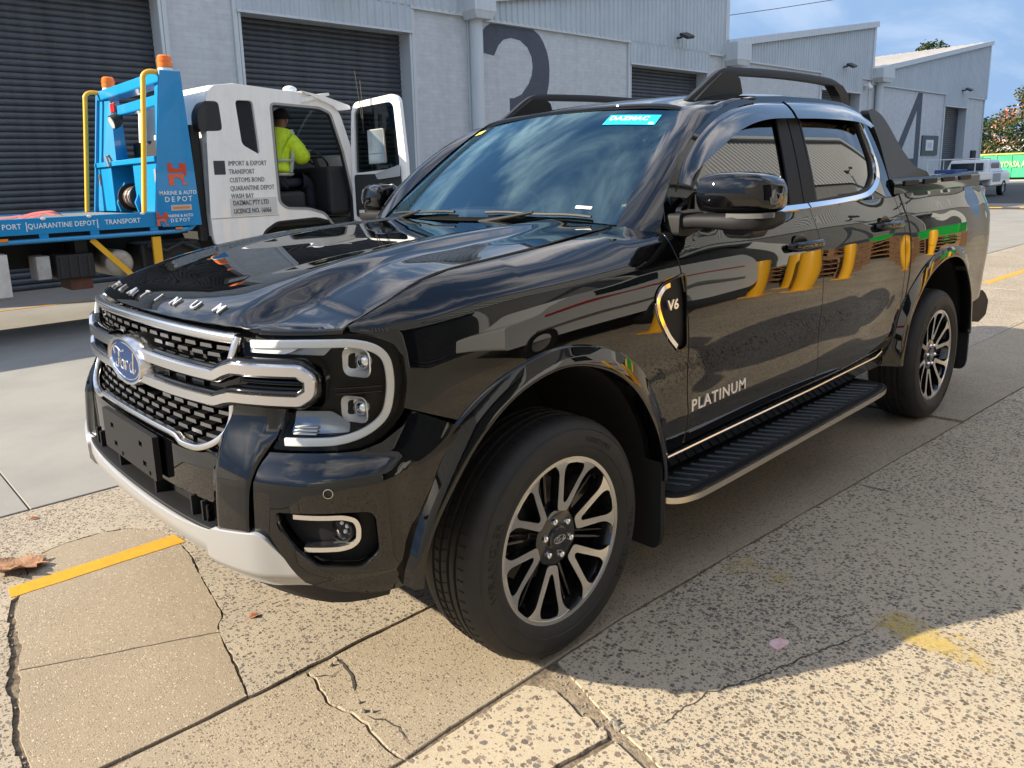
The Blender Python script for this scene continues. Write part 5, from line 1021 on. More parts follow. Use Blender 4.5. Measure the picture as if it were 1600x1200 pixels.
def roller(par, x0, x1, top, y, slats=True, sgn=1):
    d = part('roller_door', par); w_ = x0-x1
    if slats:
        pr = [(0, -.050), (.006*sgn, -.046), (.020*sgn, -.030), (.026*sgn, -.005), (.022*sgn, .020), (.010*sgn, .040), (.002*sgn, .0485), (-.012*sgn, .0485), (-.012*sgn, -.050)]
        mb = MB(); vs = [(x, a, b) for x in (w_/2, -w_/2) for a, b in pr]; k = len(pr); mb.add(vs, [(j, k+j, k+(j+1) % k, (j+1) % k) for j in range(k)]); me = None; n = int(top/.0985)+1
        for i in range(n):
            if me is None: o = obj('door_slat', mb, DOORM, d, smooth=50); me = o
            else: o = me.copy(); COL.objects.link(o)
            o.location = ((x0+x1)/2, y, top-.05-i*.0985)
    else:
        mb = MB(); pr = []
        for i in range(int(top/.0985)+1): z = top-i*.0985; pr += [(0, z), (.025*sgn, z-.035), (.012*sgn, z-.08)]
        mb.add([(x, y+a, b) for x in (x0, x1) for a, b in pr], [(j, j+1, len(pr)+j+1, len(pr)+j) for j in range(len(pr)-1)]); obj('door_curtain', mb, DOORM, d, smooth=0)
    bx(par, 'door_backing', x0, x1, y-.05*sgn, y-.09*sgn, 0, top+.1, SHADE)
def flood(par, x, z, y=YF, sgn=1):
    f = part('floodlight', par); mb = MB(); mb.cyl((x, y, z), (x, y+.25*sgn, z), .03, n=8); mb.box((x, y+.03*sgn, z), (.12, .05, .14)); obj('floodlight_arm', mb, LAMPB, f); mb = MB(); mb.box((x-.06, y+.38*sgn, z+.03), (.36, .30, .09), (R(-28*sgn), R(8), 0)); obj('floodlight_head', mb, LAMPB, f, smooth=0, bevel=.02)
def rainhead(par, x, w_, zt, zb, y=YF, sgn=1, r=.10):
    g = part('downpipe', par); bx(g, 'rainwater_head', x+w_/2, x-w_/2, y, y+.5*sgn, zb+.15, zt, TRIM, .01)
    mb = MB(); mb.box((x, y+.25*sgn, zb+.075), (w_*.75, .40, .15), None, (w_/(w_*.75), 1.2)); obj('head_taper', mb, TRIM, g, smooth=0)
    mb = MB(); mb.cyl((x, y+.16*sgn, 0), (x, y+.16*sgn, zb+.02), .15, n=20); obj('pipe', mb, TRIM, g)
def shed(name, label, xl, xr, zl, zr, doors, bricks, cb=5.06):
    """xl left end (larger x), xr right end; roof climbs from zl to zr; cb cladding bottom above brick."""
    s = thing_at(name, label, 'warehouse', ((xl+xr)/2, YF, 0))
    zt = lambda x: zl+(zr-zl)*(xl-x)/(xl-xr)
    ds = sorted(doors, key=lambda q: -q[0]); seg = []; a = xl
    for x0, x1, top, sl in ds:
        seg.append((a, x0)); a = x1
        roller(s, x0, x1, top, YF-.34, sl)
        for e, nm in ((x0, 1), (x1, -1)): bx(s, 'door_jamb', e, e-.05*nm, YF-.36, YF+.05, 0, top+.02, TRIM)
        bx(s, 'door_head', x0, x1, YF-.36, YF-.005, top, top+.15, TRIM)
        c = corrug(x0+.02, x1-.02, lambda x: top+.03, lambda x: cb+.03, YF+.06); obj('wall_cladding', c, CLAD, s, smooth=0)
        bx(s, 'door_drip_edge', x0+.02, x1-.02, YF+.05, YF+.10, top-.015, top+.03, TRIM)
    seg.append((a, xr))
    for a, b in seg:
        if a-b > .1:
            bx(s, 'brick_wall', a-.002, b+.002, YF-.30, YF, 0, cb, BRK)
            bx(s, 'brick_cap', a, b, YF-.02, YF+.075, cb-.03, cb+.035, TRIM)
            for e in (a-.05, b+.05): bx(s, 'wall_edge_trim', e+.04, e-.04, YF+.002, YF+.05, 0, cb-.03, TRIM)
    obj('upper_cladding', corrug(xl, xr, lambda x: cb+.02, lambda x: zt(x), YF+.06), CLAD, s, smooth=0)
    mb = MB(); L = 36; q = [(xl, YF+.14, zt(xl)), (xr-.15, YF+.14, zt(xr)+.02), (xr-.15, YF-L, zt(xr)+.02), (xl, YF-L, zt(xl))]
    mb.add(q+[(x, y, z-.08) for x, y, z in q], [(0, 3, 2, 1), (4, 5, 6, 7), (0, 1, 5, 4), (1, 2, 6, 5), (2, 3, 7, 6), (3, 0, 4, 7)]); rf = obj('roof', mb, ROOFM, s, smooth=0)
    mb = MB()
    for k in range(int((L)/.45)): y = YF+.1-k*.45; mb.add([(xl, y, zt(xl)+.004), (xl, y-.05, zt(xl)+.035), (xl, y-.1, zt(xl)+.004), (xr-.15, y, zt(xr)+.024), (xr-.15, y-.05, zt(xr)+.055), (xr-.15, y-.1, zt(xr)+.024)], [(0, 3, 4, 1), (1, 4, 5, 2)])
    obj('roof_ribs', mb, ROOFM, rf, smooth=0)
    mb = MB(); mb.sweep([(xl, YF+.16, zt(xl)-.06), (xr-.16, YF+.16, zt(xr)-.04)], (0, 0, 1), [(-.03, -.12), (-.03, .10), (.03, .10), (.03, -.12)]); obj('barge_board', mb, TRIM, s, smooth=0)
    bx(s, 'end_wall', xr+.02, xr-.10, YF-L, YF+.02, 0, zt(xr)-.02, CLAD); bx(s, 'end_wall', xl+.0, xl-.1, YF-L, YF-.31, 0, zt(xl)-.1, CLAD)
    bx(s, 'corner_flashing', xr+.08, xr-.12, YF+.05, YF+.11, cb, zt(xr)-.05, TRIM)
    return s
s0 = shed('warehouse', 'grey warehouse bay with two charcoal roller doors behind the tow truck', 2.5, -10.45, 5.35, 7.1, [(1.4, -3.55, 4.72, True), (-4.90, -8.76, 4.55, True)], [])
s1 = shed('warehouse', 'grey warehouse bay with a big number 3 painted on its brick wall', -10.47, -21.15, 5.5, 7.25, [(-16.3, -20.2, 4.45, True)], [], 5.02)
s2 = shed('warehouse', 'grey warehouse bay with sloping roof between the bays numbered 3 and 4', -21.17, -32.5, 5.45, 7.15, [(-28.0, -31.55, 4.35, False)], [], 4.95)
s3 = shed('warehouse', 'grey warehouse bay with the number 4 at the far end of the row', -32.52, -47.8, 5.35, 7.75, [(-41.6, -44.9, 4.22, False)], [], 4.78)
for s_, x, w_, zt_, zb in ((s1, -10.50, .64, 5.75, 4.95), (s2, -21.55, .85, 5.40, 4.72), (s3, -33.15, 1.2, 5.38, 4.85)): rainhead(s_, x, w_, zt_, zb)
flood(s1, -18.45, 5.30); flood(s2, -29.7, 5.25); flood(s3, -43.8, 5.05); flood(s0, -6.9, 5.25)
mb = MB(); mb.box((-32.0, YF+.1, 4.72), (.16, .2, .14)); mb.sphere((-32.0, YF+.22, 4.60), .11, 12, 8); obj('security_camera', mb, mat('camera_white', (.7, .7, .7), .4), s2)
# the big painted 3
o3 = [(-10.57, 4.35), (-10.66, 4.55), (-10.78, 4.73), (-10.92, 4.88), (-11.09, 4.98), (-12.50, 4.98), (-12.72, 4.87), (-12.86, 4.72), (-12.99, 4.50), (-13.05, 4.28), (-13.07, 4.08), (-13.04, 3.75), (-12.95, 3.45), (-12.80, 3.18), (-12.62, 3.00)]
i3 = [(-11.66, 3.00), (-11.66, 3.355), (-11.80, 3.36), (-12.07, 3.46), (-12.32, 3.72), (-12.43, 3.92), (-12.47, 4.12), (-12.43, 4.35), (-12.30, 4.55), (-12.05, 4.69), (-11.75, 4.72), (-11.50, 4.66), (-11.33, 4.52), (-11.18, 4.28)]
zm = 2.95; up3 = o3; full = up3+[(x, 2*zm-z) for x, z in up3[::-1]]+[(x, 2*zm-z) for x, z in i3[::-1]]+i3
mb = MB(); mb.prism(full, 0, .004, frame((0, YF+.001, 0), (-1, 0, 0), (0, 0, 1)) @ Matrix.Diagonal((-1, 1, 1, 1))); obj('painted_number', mb, BRKD, s1, smooth=0)
f4 = [(-38.05, 4.70), (-38.60, 4.70), (-38.60, .55), (-38.0, .55), (-38.0, 1.25), (-35.4, 1.25), (-35.4, 1.75)]; h4 = [(-38.0, 1.75), (-38.0, 3.90), (-36.15, 1.75)]
mb = MB(); mb.prism(f4, 0, .004, frame((0, YF+.001, 0), (-1, 0, 0), (0, 0, 1)) @ Matrix.Diagonal((-1, 1, 1, 1)), [h4]); obj('painted_number', mb, BRKD, s3, smooth=0)
sg = thing_at('wall_sign', 'dark square notice board with a pale panel on the wall beside the number 4', 'sign', (-39.9, YF+.02, 1.9)); bx(sg, 'sign_board', -38.85, -41.0, YF+.006, YF+.05, 1.88, 2.80, mat('sign_dark', (.035, .036, .045), .5)); bx(sg, 'sign_panel', -39.3, -40.3, YF+.052, YF+.07, 2.10, 2.60, mat('sign_white', (.62, .64, .66), .5))
bx(sg, 'sign_inset', -39.55, -40.05, YF+.071, YF+.078, 2.22, 2.48, mat('sign_grey', (.45, .47, .50), .5))
bx(s3, 'recess_shade_box', -46.2, -46.9, YF+.002, YF+.08, 1.2, 2.1, SHADE)  # dark box on the wall face; its colour stands for a shaded recess
# ---------------------------------------------------------------- the warehouse opposite: seen mirrored in the pickup's flank and windows
op = thing_at('warehouse', 'sunlit warehouse across the yard, seen only mirrored in the black doors and windows', 'warehouse', (-8, 6.6, 0)); YO = 6.6
def seg2(x0, x1, z0, z1, m, nm, y0=YO, y1=YO+.3): return bx(op, nm, x0, x1, y0, y1, z0, z1, m)
for a, b in ((14, 1.0), (-3.4, -7.6), (-13.4, -19.5), (-24.0, -34.)): seg2(a, b, 0, 4.9, brick('opposite_brick', (.30, .30, .29), (.26, .26, .25)) if 'opposite_brick' not in MATS else MATS['opposite_brick'], 'brick_wall')
for a, b in ((1.0, -3.4), (-7.6, -13.4), (-19.5, -24.0)):
    roller(op, a, b, 4.5, YO+.5, False, -1)
    for e in (a, b): seg2(e+.03, e-.03, 0, 4.5, TRIM, 'door_jamb', YO-.02, YO+.52)
    seg2(a, b, 4.5, 4.9, TRIM, 'door_head', YO+.02, YO+.45)
zo = lambda x: 6.2+.06*(x+30)
obj('upper_cladding', corrug(14, -34, lambda x: 4.86, lambda x: 7.2, YO-.05, -1), mat('pale_cladding', (.34, .355, .365), .45), op, smooth=0)
seg2(14, -34, 7.16, 7.32, TRIM, 'roof_edge', YO-.2, YO+9); 
for x in (-1., -10., -19.): flood(op, x, 5.4, YO-.05, -1)
for x0 in (-3.6, -14.2): mb = MB(); mb.prism([(x0-.4, .9), (x0-3.2, 4.4), (x0-3.8, 4.4), (x0-3.8, 0), (x0-3.25, 0), (x0-3.25, .9)], 0, .004, frame((0, YO-.002, 0), (1, 0, 0), (0, 0, 1)), [[(x0-1.0, 1.5), (x0-3.25, 3.9), (x0-3.25, 1.5)]]); obj('painted_number', mb, BRKD, op, smooth=0)
# ---------------------------------------------------------------- tow truck
tw = thing_at('tow_truck', 'white cab tow truck with blue tilt tray and orange beacons by the roller doors', 'tow truck', (-1.0, -7.3, 0))
BLUE = mat('tow_blue_paint', (.005, .25, .55), .32, 0, .5, noise=(3, (.005, .22, .48), .4, .7)); BLUED = mat('tow_blue_shadow_side', (.004, .20, .44), .32, 0, .6) if 0 else BLUE
WHT = mat('cab_white_paint', (.86, .85, .81), .3, 0, .5, noise=(4, (.78, .77, .73), .5, .8), streak=(.90, 5.)); YEP = mat('yellow_tube_paint', (.80, .42, .02), .35, 0, .3); ORG = mat('amber_lens', (.85, .17, .01), .25, 0, .5); TDK = mat('truck_dark_metal', (.012, .012, .013), .6); TGR = mat('truck_grey_metal', (.32, .31, .30), .45, .4)
LETW = mat('white_lettering', (.75, .78, .78), .5); LETD = mat('dark_lettering', (.10, .11, .12), .5); RED = mat('emblem_red', (.55, .06, .02), .45); REDG = mat('emblem_orange', (.75, .12, .04), .45); CABIN = mat('cab_trim_dark', (.018, .019, .02), .7); CGL = glass('cab_glass', (.30, .34, .34), 1.5); TREDL = mat('marker_amber', (.75, .22, .02), .3)
YN, YFR = -6.2, -8.4; YM = (YN+YFR)/2
XZ = lambda y: frame((0, y, 0), (-1, 0, 0), (0, 0, 1)) @ Matrix.Diagonal((-1, 1, 1, 1))     # prism (x, z) with depth towards +y
def tbox(nm, x0, x1, y0, y1, z0, z1, m, par=None, bev=.0): return bx(par or tw, nm, x0, x1, y0, y1, z0, z1, m, bev)
# tray
tbox('tray_deck', 4.6, -1.35, YFR+.03, YN-.03, 1.20, 1.245, TGR)
for y, s in ((YN, 1), (YFR, -1)):
    rail = part('tray_side_rail', tw); tbox('side_band', 4.6, -1.80, y-.04, y, 1.10, 1.262, BLUE, rail, .006)
    mb = MB(); mb.tube([(4.6, y-.02*s, 1.035), (-1.62, y-.02*s, 1.035), (-1.78, y-.02*s, 1.055), (-1.84, y-.02*s, 1.11)], .024, 10); obj('lower_tube', mb, BLUE, rail)
    for x in (4.3, 3.4, 2.5, 1.6, .72, -.28, -.78+.02, -1.37): mb = MB(); mb.box((x, y-.02*s, 1.07), (.085, .03, .09)); obj('rail_post', mb, BLUE, rail, smooth=0)
    tbox('rail_dark_web', 4.6, -1.8, y-.16*s, y-.20*s, 1.0, 1.15, TDK, rail)
rn = [o for o in bpy.data.objects if o.parent == tw and o.name.startswith('tray_side_rail')][0]
def tlet(txt, size, x, z, m, par, y=YN+.003, sp=1.05, sx=1., bold=.0008): return obj('lettering', text_mb(txt, size, .003, frame((x, y, z), (-1, 0, 0), (0, 0, 1)), bold, sp, sx=sx), m, par, smooth=0)
tlet('TRANSPORT', .098, .02, 1.180, LETW, rn) if 0 else None
def tdepot(size, x, z, par, step):
    for k, ch in enumerate('DEPOT'): obj('letter', text_mb(ch, size, .003, frame((x-(k-2)*step, YN+.023, z), (-1, 0, 0), (0, 0, 1)), .0008, sx=.95), LETW, par, smooth=0)
for t_, x_, z_ in (('PORT', -.005, 1.185), ('|', -.135, 1.185), ('QUARANTINE DEPOT', -.46, 1.18), ('|', -.795, 1.18), ('TRANSPORT', -1.05, 1.178)):
    tlet(t_, .072 if t_ != '|' else .10, x_, z_, LETW, rn, sx=.86 if len(t_) > 8 else .9)
tlet('MARINE & AUTO', .044, -1.66, 1.205, LETW, rn, YN+.023, sx=.85); tdepot(.056, -1.66, 1.155, rn, .046)
for x_ in (-.29, -.72, -1.26): mb = MB(); mb.sphere((x_, YN+.004, 1.25), .014, 10, 6, (1.8, .5, 1)); obj('rail_lamp', mb, LETW, rn)
tbox('side_marker', .12, .04, YN, YN+.012, 1.045, 1.075, TREDL, rn, .004); tbox('side_marker', -1.60, -1.68, YN, YN+.012, 1.055, 1.08, TREDL, rn, .004)
# headboard
hb = part('headboard', tw); PL = [(-1.40, 1.245), (-1.60, 2.76), (-1.83, 2.76), (-1.90, 1.09), (-1.46, 1.09)]
for y0, y1 in ((YN-.02, YN+.02), (YFR-.02, YFR+.02)):
    mb = MB(); mb.prism(PL, 0, y1-y0, XZ(y0)); obj('side_plate', mb, BLUE, hb, smooth=0, bevel=.01)
for y0 in (YN-.02, YFR+.02):   # inner returns
    s = -1 if y0 == YN-.02 else 1; mb = MB(); mb.add([(-1.44, y0, 1.25), (-1.63, y0, 2.70), (-1.66, y0+s*.30, 2.70), (-1.62, y0+s*.36, 1.25)], [(0, 1, 2, 3)]); mb.add([(-1.66, y0+s*.30, 2.70), (-1.62, y0+s*.36, 1.25), (-1.82, y0+s*.30, 1.25), (-1.78, y0+s*.26, 2.70)], [(0, 1, 2, 3)]); obj('plate_return', mb, BLUE, hb, smooth=0)
tbox('top_beam', -1.60, -1.84, YFR, YN, 2.64, 2.76, BLUE, hb, .015); tbox('second_beam', -1.66, -1.80, YFR+.3, YN-.3, 2.42, 2.54, BLUE, hb, .015)
tbox('shelf', -1.46, -1.86, YFR+.02, YN-.02, 1.80, 1.86, BLUE, hb, .008); tbox('tool_locker', -1.50, -1.86, YN-.85, YN-.03, 1.25, 1.80, BLUE, hb, .008); tbox('tool_locker', -1.50, -1.86, YFR+.03, YFR+.55, 1.25, 1.80, BLUE, hb, .008)
tbox('locker_back', -1.80, -1.86, YFR+.5, YN-.8, 1.25, 1.80, CABIN, hb)
for y in (YN-.10, YFR+.12): tbox('locker_latch', -1.485, -1.50, y, y-.05, 1.58, 1.72, TGR, hb, .004)
wn_ = part('winch', hb) if 0 else None
mb = MB(); mb.cyl((-1.60, YM-.18, 1.42), (-1.60, YM+.22, 1.42), .11, n=20); mb.cyl((-1.60, YM-.20, 1.42), (-1.60, YM-.18, 1.42), .17, n=20); mb.cyl((-1.60, YM+.22, 1.42), (-1.60, YM+.24, 1.42), .17, n=20); obj('winch_drum', mb, TDK, hb); 
for k in range(7): mb = MB(); y = YM-.14+k*.055; mb.tube([(-1.60+.118*math.cos(t), y+.008*math.sin(t*2), 1.42+.118*math.sin(t)) for t in [2*math.pi*i/20 for i in range(20)]], .010, 6, True); obj('winch_cable', mb, TGR if k % 2 else mat('cable_red', (.10, .045, .035), .6), hb)
for yy in (YM+.34, YM-.30): mb = MB(); mb.prism([(-1.48, 1.25), (-1.45, 1.36), (-1.56, 1.60), (-1.70, 1.60), (-1.72, 1.25)], -.02, .02, XZ(yy)); obj('winch_cheek', mb, BLUE, hb, smooth=0)
mb = MB(); mb.tube([(-1.50, YFR+.62, 1.86), (-1.47, YFR+.62, 1.93), (-1.42, YFR+.68, 1.92), (-1.44, YFR+.70, 1.80)], .018, 8); obj('tow_hook', mb, TGR, hb)
mb = MB(); mb.cyl((-1.62, YFR+.62, 2.36), (-1.56, YFR+.62, 2.33), .085, n=20); mb.cyl((-1.68, YFR+.62, 2.38), (-1.62, YFR+.62, 2.36), .05, .085, n=20); mb.cyl((-1.68, YFR+.62, 2.38), (-1.68, YFR+.62, 2.45), .012, n=8); obj('work_lamp', mb, TDK, hb); mb = MB(); mb.cyl((-1.558, YFR+.62, 2.33), (-1.55, YFR+.62, 2.327), .072, n=20); obj('work_lamp_lens', mb, mat('work_lens', (.7, .72, .7), .15, .3, .5), hb)
for y in (YFR+.42, YFR+.50): tbox('marker_lamp', -1.625, -1.66, y-.03, y+.03, 2.46, 2.58, mat('lamp_red', (.5, .02, .01), .2, 0, .6), hb, .01)
for y in (YN-.12, YFR+.14):
    bc = part('beacon', hb); bm = Matrix.Translation((-1.72, y, 2.76)); mb = MB(); mb.lathe([(.075, 0), (.075, .035), (.068, .04), (.066, .04)], 24, bm); obj('beacon_base', mb, LETW, bc); mb = MB(); mb.lathe([(.078, .038), (.080, .06), (.078, .10), (.083, .102), (.083, .118), (.074, .12), (.074, .155), (.060, .17), (0, .172)], 24, bm); obj('beacon_lens', mb, ORG, bc)
for y in (YN-.05, YFR+.05):
    mb = MB(); mb.tube(crv([(-1.62, y, 2.735), (-1.52, y, 2.74), (-1.455, y, 2.70), (-1.44, y, 2.60), (-1.40, y, 2.2), (-1.30, y, 1.25)], 6), .028, 12); obj('yellow_hoop', mb, YEP, hb)
emb = part('side_emblem', hb)
def emblem(x, z, k, y=YN+.0225):
    for P_, m_ in (([(-.07, -.10), (-.025, -.10), (-.025, -.03), (.02, -.03), (.055, -.06), (.055, -.10), (.10, -.10), (.10, -.085), (.07, -.085), (.07, 0), (-.07, 0)], REDG), ([(-.07, .015), (-.07, .10), (-.025, .10), (-.035, .07), (-.01, .055), (.02, .045), (.04, .065), (.04, .10), (.055, .10), (.10, .09), (.10, -.005), (.085, -.02), (.07, .015)], RED)):
        mb = MB(); mb.prism([(-a*k, b*k) for a, b in P_], 0, .003, frame((x, y, z), (-1, 0, 0), (0, 0, 1)) @ Matrix.Diagonal((-1, 1, 1, 1))); obj('emblem_piece', mb, m_, emb, smooth=0)
emblem(-1.66, 1.66, 1.2); emblem(-1.45, 1.18, .72)
tlet('MARINE & AUTO', .062, -1.665, 1.455, LETW, hb, YN+.023, sx=.85); tdepot(.080, -1.665, 1.385, hb, .064); tbox('orange_plate', -1.57, -1.80, YN+.02, YN+.024, 1.262, 1.325, mat('plate_silver', (.5, .45, .4), .5), hb); tbox('orange_plate_stripe', -1.59, -1.78, YN+.024, YN+.026, 1.28, 1.305, mat('plate_orange', (.65, .22, .06), .5), hb)
# chassis and side gear
for y in (YM-.42, YM+.42): tbox('chassis_rail', 4.4, -4.0, y-.04, y+.04, .72, .98, TDK)
for x in (-.6, .9, 2.4, 4.0): tbox('chassis_crossmember', x, x-.12, YFR+.2, YN-.2, .82, 1.0, TDK)
g_ = part('side_gear', tw); tbox('pump_box', -.20, -.33, YN-.45, YN-.12, .63, .87, mat('box_grey', (.45, .44, .42), .6, noise=(12, (.3, .28, .25), .4, .7)), g_, .01); tbox('battery_box', -.38, -.75, YN-.65, YN-.10, .61, .87, TDK, g_, .02)
for k in range(4): tbox('battery_box_rib', -.41-k*.09, -.44-k*.09, YN-.10, YN-.09, .63, .85, CABIN, g_)
tbox('rusty_step_box', -.50, -.72, YN-.55, YN-.15, .49, .63, mat('rust_brown', (.13, .05, .028), .8, noise=(9, (.07, .03, .02), .4, .7)), g_, .01)
mb = MB(); mb.cyl((-1.0, YN-.75, .73), (-1.0, YN-.12, .73), .145, n=28); mb.sphere((-1.0, YN-.12, .73), .145, 24, 8, (1, .3, 1)); obj('air_tank', mb, mat('tank_metal', (.42, .38, .32), .45, .3, noise=(8, (.28, .22, .16), .45, .7)), g_)
tbox('fuel_tank', -1.25, -1.95, YN-.65, YN-.15, .50, .92, TDK, g_, .04); tbox('yellow_post', -1.345, -1.435, YN-.06, YN-.02, .60, .99, YEP, g_); mb = MB(); mb.sweep([(-.73, YN-.05, 1.01), (-1.12, YN-.03, .56)], (0, 1, 0), [(-.028, -.01), (-.028, .01), (.028, .01), (.028, -.01)]); obj('yellow_brace', mb, YEP, g_, smooth=0)
tbox('rear_mudguard', .60, .07, YN-.60, YN-.06, .48, .93, TGR, g_, .01); tbox('guard_face', .60, .06, YN-.058, YN-.05, .50, .92, mat('guard_white', (.6, .59, .56), .6, noise=(5, (.45, .42, .38), .45, .7)), g_)
mb = MB(); mb.tube([(-1.3, YN-.1, .9), (-1.5, YN-.08, .82), (-1.7, YN-.12, .9), (-1.9, YN-.1, .8)], .03, 8); obj('air_hose', mb, TDK, g_)
def twheel(x, y, s, dual=False):
    w = part('wheel', tw); M = frame((x, y, .43), (-s, 0, 0), (0, 0, 1)); mb = MB(); mb.lathe([(.26, -.24), (.33, -.26), (.40, -.25), (.43, -.22), (.435, -.13), (.43, -.04), (.40, -.01), (.33, 0), (.26, -.02)], 48, M); obj('tyre', mb, TYRE, w, smooth=40); mb = MB(); mb.lathe([(.26, -.03), (.25, -.06), (.16, -.12), (.12, -.05), (.09, 0), (0, .0)], 32, M); obj('rim', mb, TGR, w)
    for k in range(8): mb = MB(); a = k*math.pi/4; mb.cyl(M @ Vector((.14*math.cos(a), .14*math.sin(a), -.10)), M @ Vector((.14*math.cos(a), .14*math.sin(a), -.05)), .016, n=6); obj('wheel_nut', mb, TGR, w)
for x, y, s in ((-3.12, YN-.08, 1), (-3.12, YFR+.08, -1), (2.6, YN-.06, 1), (2.6, YN-.36, 1), (2.6, YFR+.06, -1), (2.6, YFR+.36, -1)): twheel(x, y, s)
tbox('axle', -3.05, -3.19, YFR+.3, YN-.3, .38, .48, TDK); tbox('axle', 2.67, 2.53, YFR+.3, YN-.3, .38, .48, TDK)
# cab shell: side skins with openings
cb = part('cab', tw); CS = [(-2.03, .92), (-2.02, 1.2), (-2.06, 2.0), (-2.10, 2.52), (-2.18, 2.63), (-2.45, 2.66), (-3.30, 2.60), (-3.66, 2.54), (-3.84, 2.38), (-3.98, 1.95), (-4.06, 1.35), (-4.08, .85), (-3.75, .85), (-3.62, 1.03), (-3.40, 1.09), (-2.84, 1.07), (-2.68, .98), (-2.60, .85), (-2.05, .85)]
DOP = rnd([(-2.90, 1.29), (-2.885, 2.46), (-3.55, 2.43), (-3.70, 2.37), (-3.85, 1.90), (-3.97, 1.30), (-3.97, .95), (-3.66, .95), (-3.52, 1.13), (-3.30, 1.20), (-3.0, 1.22)], [.06, .06, .05, .05, 0, .03, .03, .04, .05, .05, .05])
RW = rnd([(-2.44, 2.48), (-2.66, 2.48), (-2.70, 1.86), (-2.48, 1.98)], .05); WA = None
mb = MB(); mb.prism(rnd(CS, [.02, 0, 0, .05, .06, .05, 0, .05, .08, .05, 0, .02, .02, .05, .05, .05, .05, .02, .02]), 0, .06, XZ(YN-.06), [DOP, RW]); obj('cab_side', mb, WHT, cb, smooth=30, bevel=.012)
mb = MB(); mb.prism(rnd([(a*1.0, b) for a, b in CS], .03), 0, .06, XZ(YFR)); 
mb = MB(); mb.prism(rnd(CS, .03), 0, .06, XZ(YFR), [rnd([(-2.90, 1.75), (-2.885, 2.46), (-3.55, 2.43), (-3.70, 2.37), (-3.88, 1.75)], .04)]); obj('cab_side', mb, WHT, cb, smooth=30)
def loftbar(nm, prof, m): # prof (x, z) strip across the width
    mb = MB(); n = len(prof); ys_ = [YN-.005, YN-.05, YM, YFR+.05, YFR+.005]; dz = [-.05, -.005, .03, -.005, -.05]
    mb.add([(x, y, z+(d if z > 2.3 else 0)) for x, z in prof for y, d in zip(ys_, dz)], [(i*5+j, i*5+j+1, (i+1)*5+j+1, (i+1)*5+j) for i in range(n-1) for j in range(4)]); return obj(nm, mb, m, cb, smooth=40)
loftbar('cab_roof', [(-2.06, 2.0), (-2.10, 2.52), (-2.18, 2.64), (-2.45, 2.675), (-3.30, 2.615), (-3.62, 2.56)], WHT); loftbar('cab_back', [(-2.03, .95), (-2.02, 1.2), (-2.06, 2.0)], WHT); loftbar('cab_front', [(-4.0, 1.85), (-4.07, 1.35), (-4.09, .75)], WHT); loftbar('cab_windscreen', [(-3.66, 2.50), (-3.83, 2.28), (-4.0, 1.87)], CGL)
mb = MB(); mb.sweep([(-3.52, y, 2.585+.03*(1-((y-YM)/1.1)**2)) for y in np.linspace(YN+.03, YFR-.03, 9)], (0, 0, 1), [(-.22, -.10), (-.20, -.04), (.16, .03), (.17, .0), (-.12, -.08)]); obj('sun_visor', mb, WHT, cb, smooth=30)
mb = MB(); mb.prism(rnd([(-3.28, 2.62), (-3.60, 2.57), (-3.97, 2.47), (-3.985, 2.42), (-3.80, 2.40), (-3.72, 2.46)], .02), -.02, .10, XZ(YN-.06)); obj('visor_end', mb, WHT, cb, smooth=30, bevel=.01)
mb = MB(); mb.sphere((-3.28, YN-.22, 2.655), .09, 16, 10, (1, .8, .55)); obj('roof_marker', mb, LETW, cb); tbox('rear_quarter_window', -2.43, -2.71, YN-.05, YN-.045, 1.85, 2.49, mat('dark_quarter_glass', (.02, .024, .03), .08, 0, .5), cb)
mb = MB(); mb.sweep([(x, YN-.002, z) for x, z in DOP], (0, 1, 0), [(-.016, -.03), (-.014, .008), (.014, .008), (.016, -.03)], True); obj('door_seal', mb, mat('seal_grey', (.28, .28, .27), .6), cb); mb = MB(); mb.sweep([(-3.38+(x+3.38)*.965, YN-.012, 1.75+(z-1.75)*.972) for x, z in DOP], (0, 1, 0), [(-.012, -.03), (-.010, .012), (.010, .012), (.012, -.03)], True); obj('door_rubber', mb, TDK, cb)
for z_, t_ in ((1.765, 'IMPORT & EXPORT'), (1.67, 'TRANSPORT'), (1.575, 'CUSTOMS BOND'), (1.48, 'QUARANTINE DEPOT'), (1.39, 'WASH BAY')): obj('lettering', text_mb(t_, .078, .003, frame((-2.285, YN+.003, z_), (-1, 0, 0), (0, 0, 1)), .0, 1.02, 'LEFT', sx=.72), LETD, cb, smooth=0)
tbox('licence_plate_panel', -2.27, -2.86, YN, YN+.006, 1.165, 1.365, mat('plate_panel', (.60, .59, .56), .5), cb)
for z_, t_ in ((1.31, 'DAZMAC PTY LTD'), (1.215, 'LICENCE NO. 16066')): obj('lettering', text_mb(t_, .078, .003, frame((-2.30, YN+.009, z_), (-1, 0, 0), (0, 0, 1)), .0012, 1.0, 'LEFT', sx=.70), LETD, cb, smooth=0)
tbox('grab_recess', -2.11, -2.25, YN-.01, YN+.004, 1.64, 1.80, mat('recess_grey', (.03, .035, .045), .5), cb, .01)
tbox('crease_shade_line', -2.03, -2.88, YN, YN+.004, 1.142, 1.150, mat('crease_shade_grey', (.35, .35, .34), .6), cb)  # grey strip paints in the shade line of the body crease
mb = MB(); mb.tube([(a, YN-.02, b) for a, b in rnd([(-2.62, .86), (-2.70, .97), (-2.85, 1.06), (-3.40, 1.08), (-3.62, 1.02), (-3.74, .86)], .05, 4, False)], .025, 8); obj('wheel_arch_edge', mb, TDK, cb)
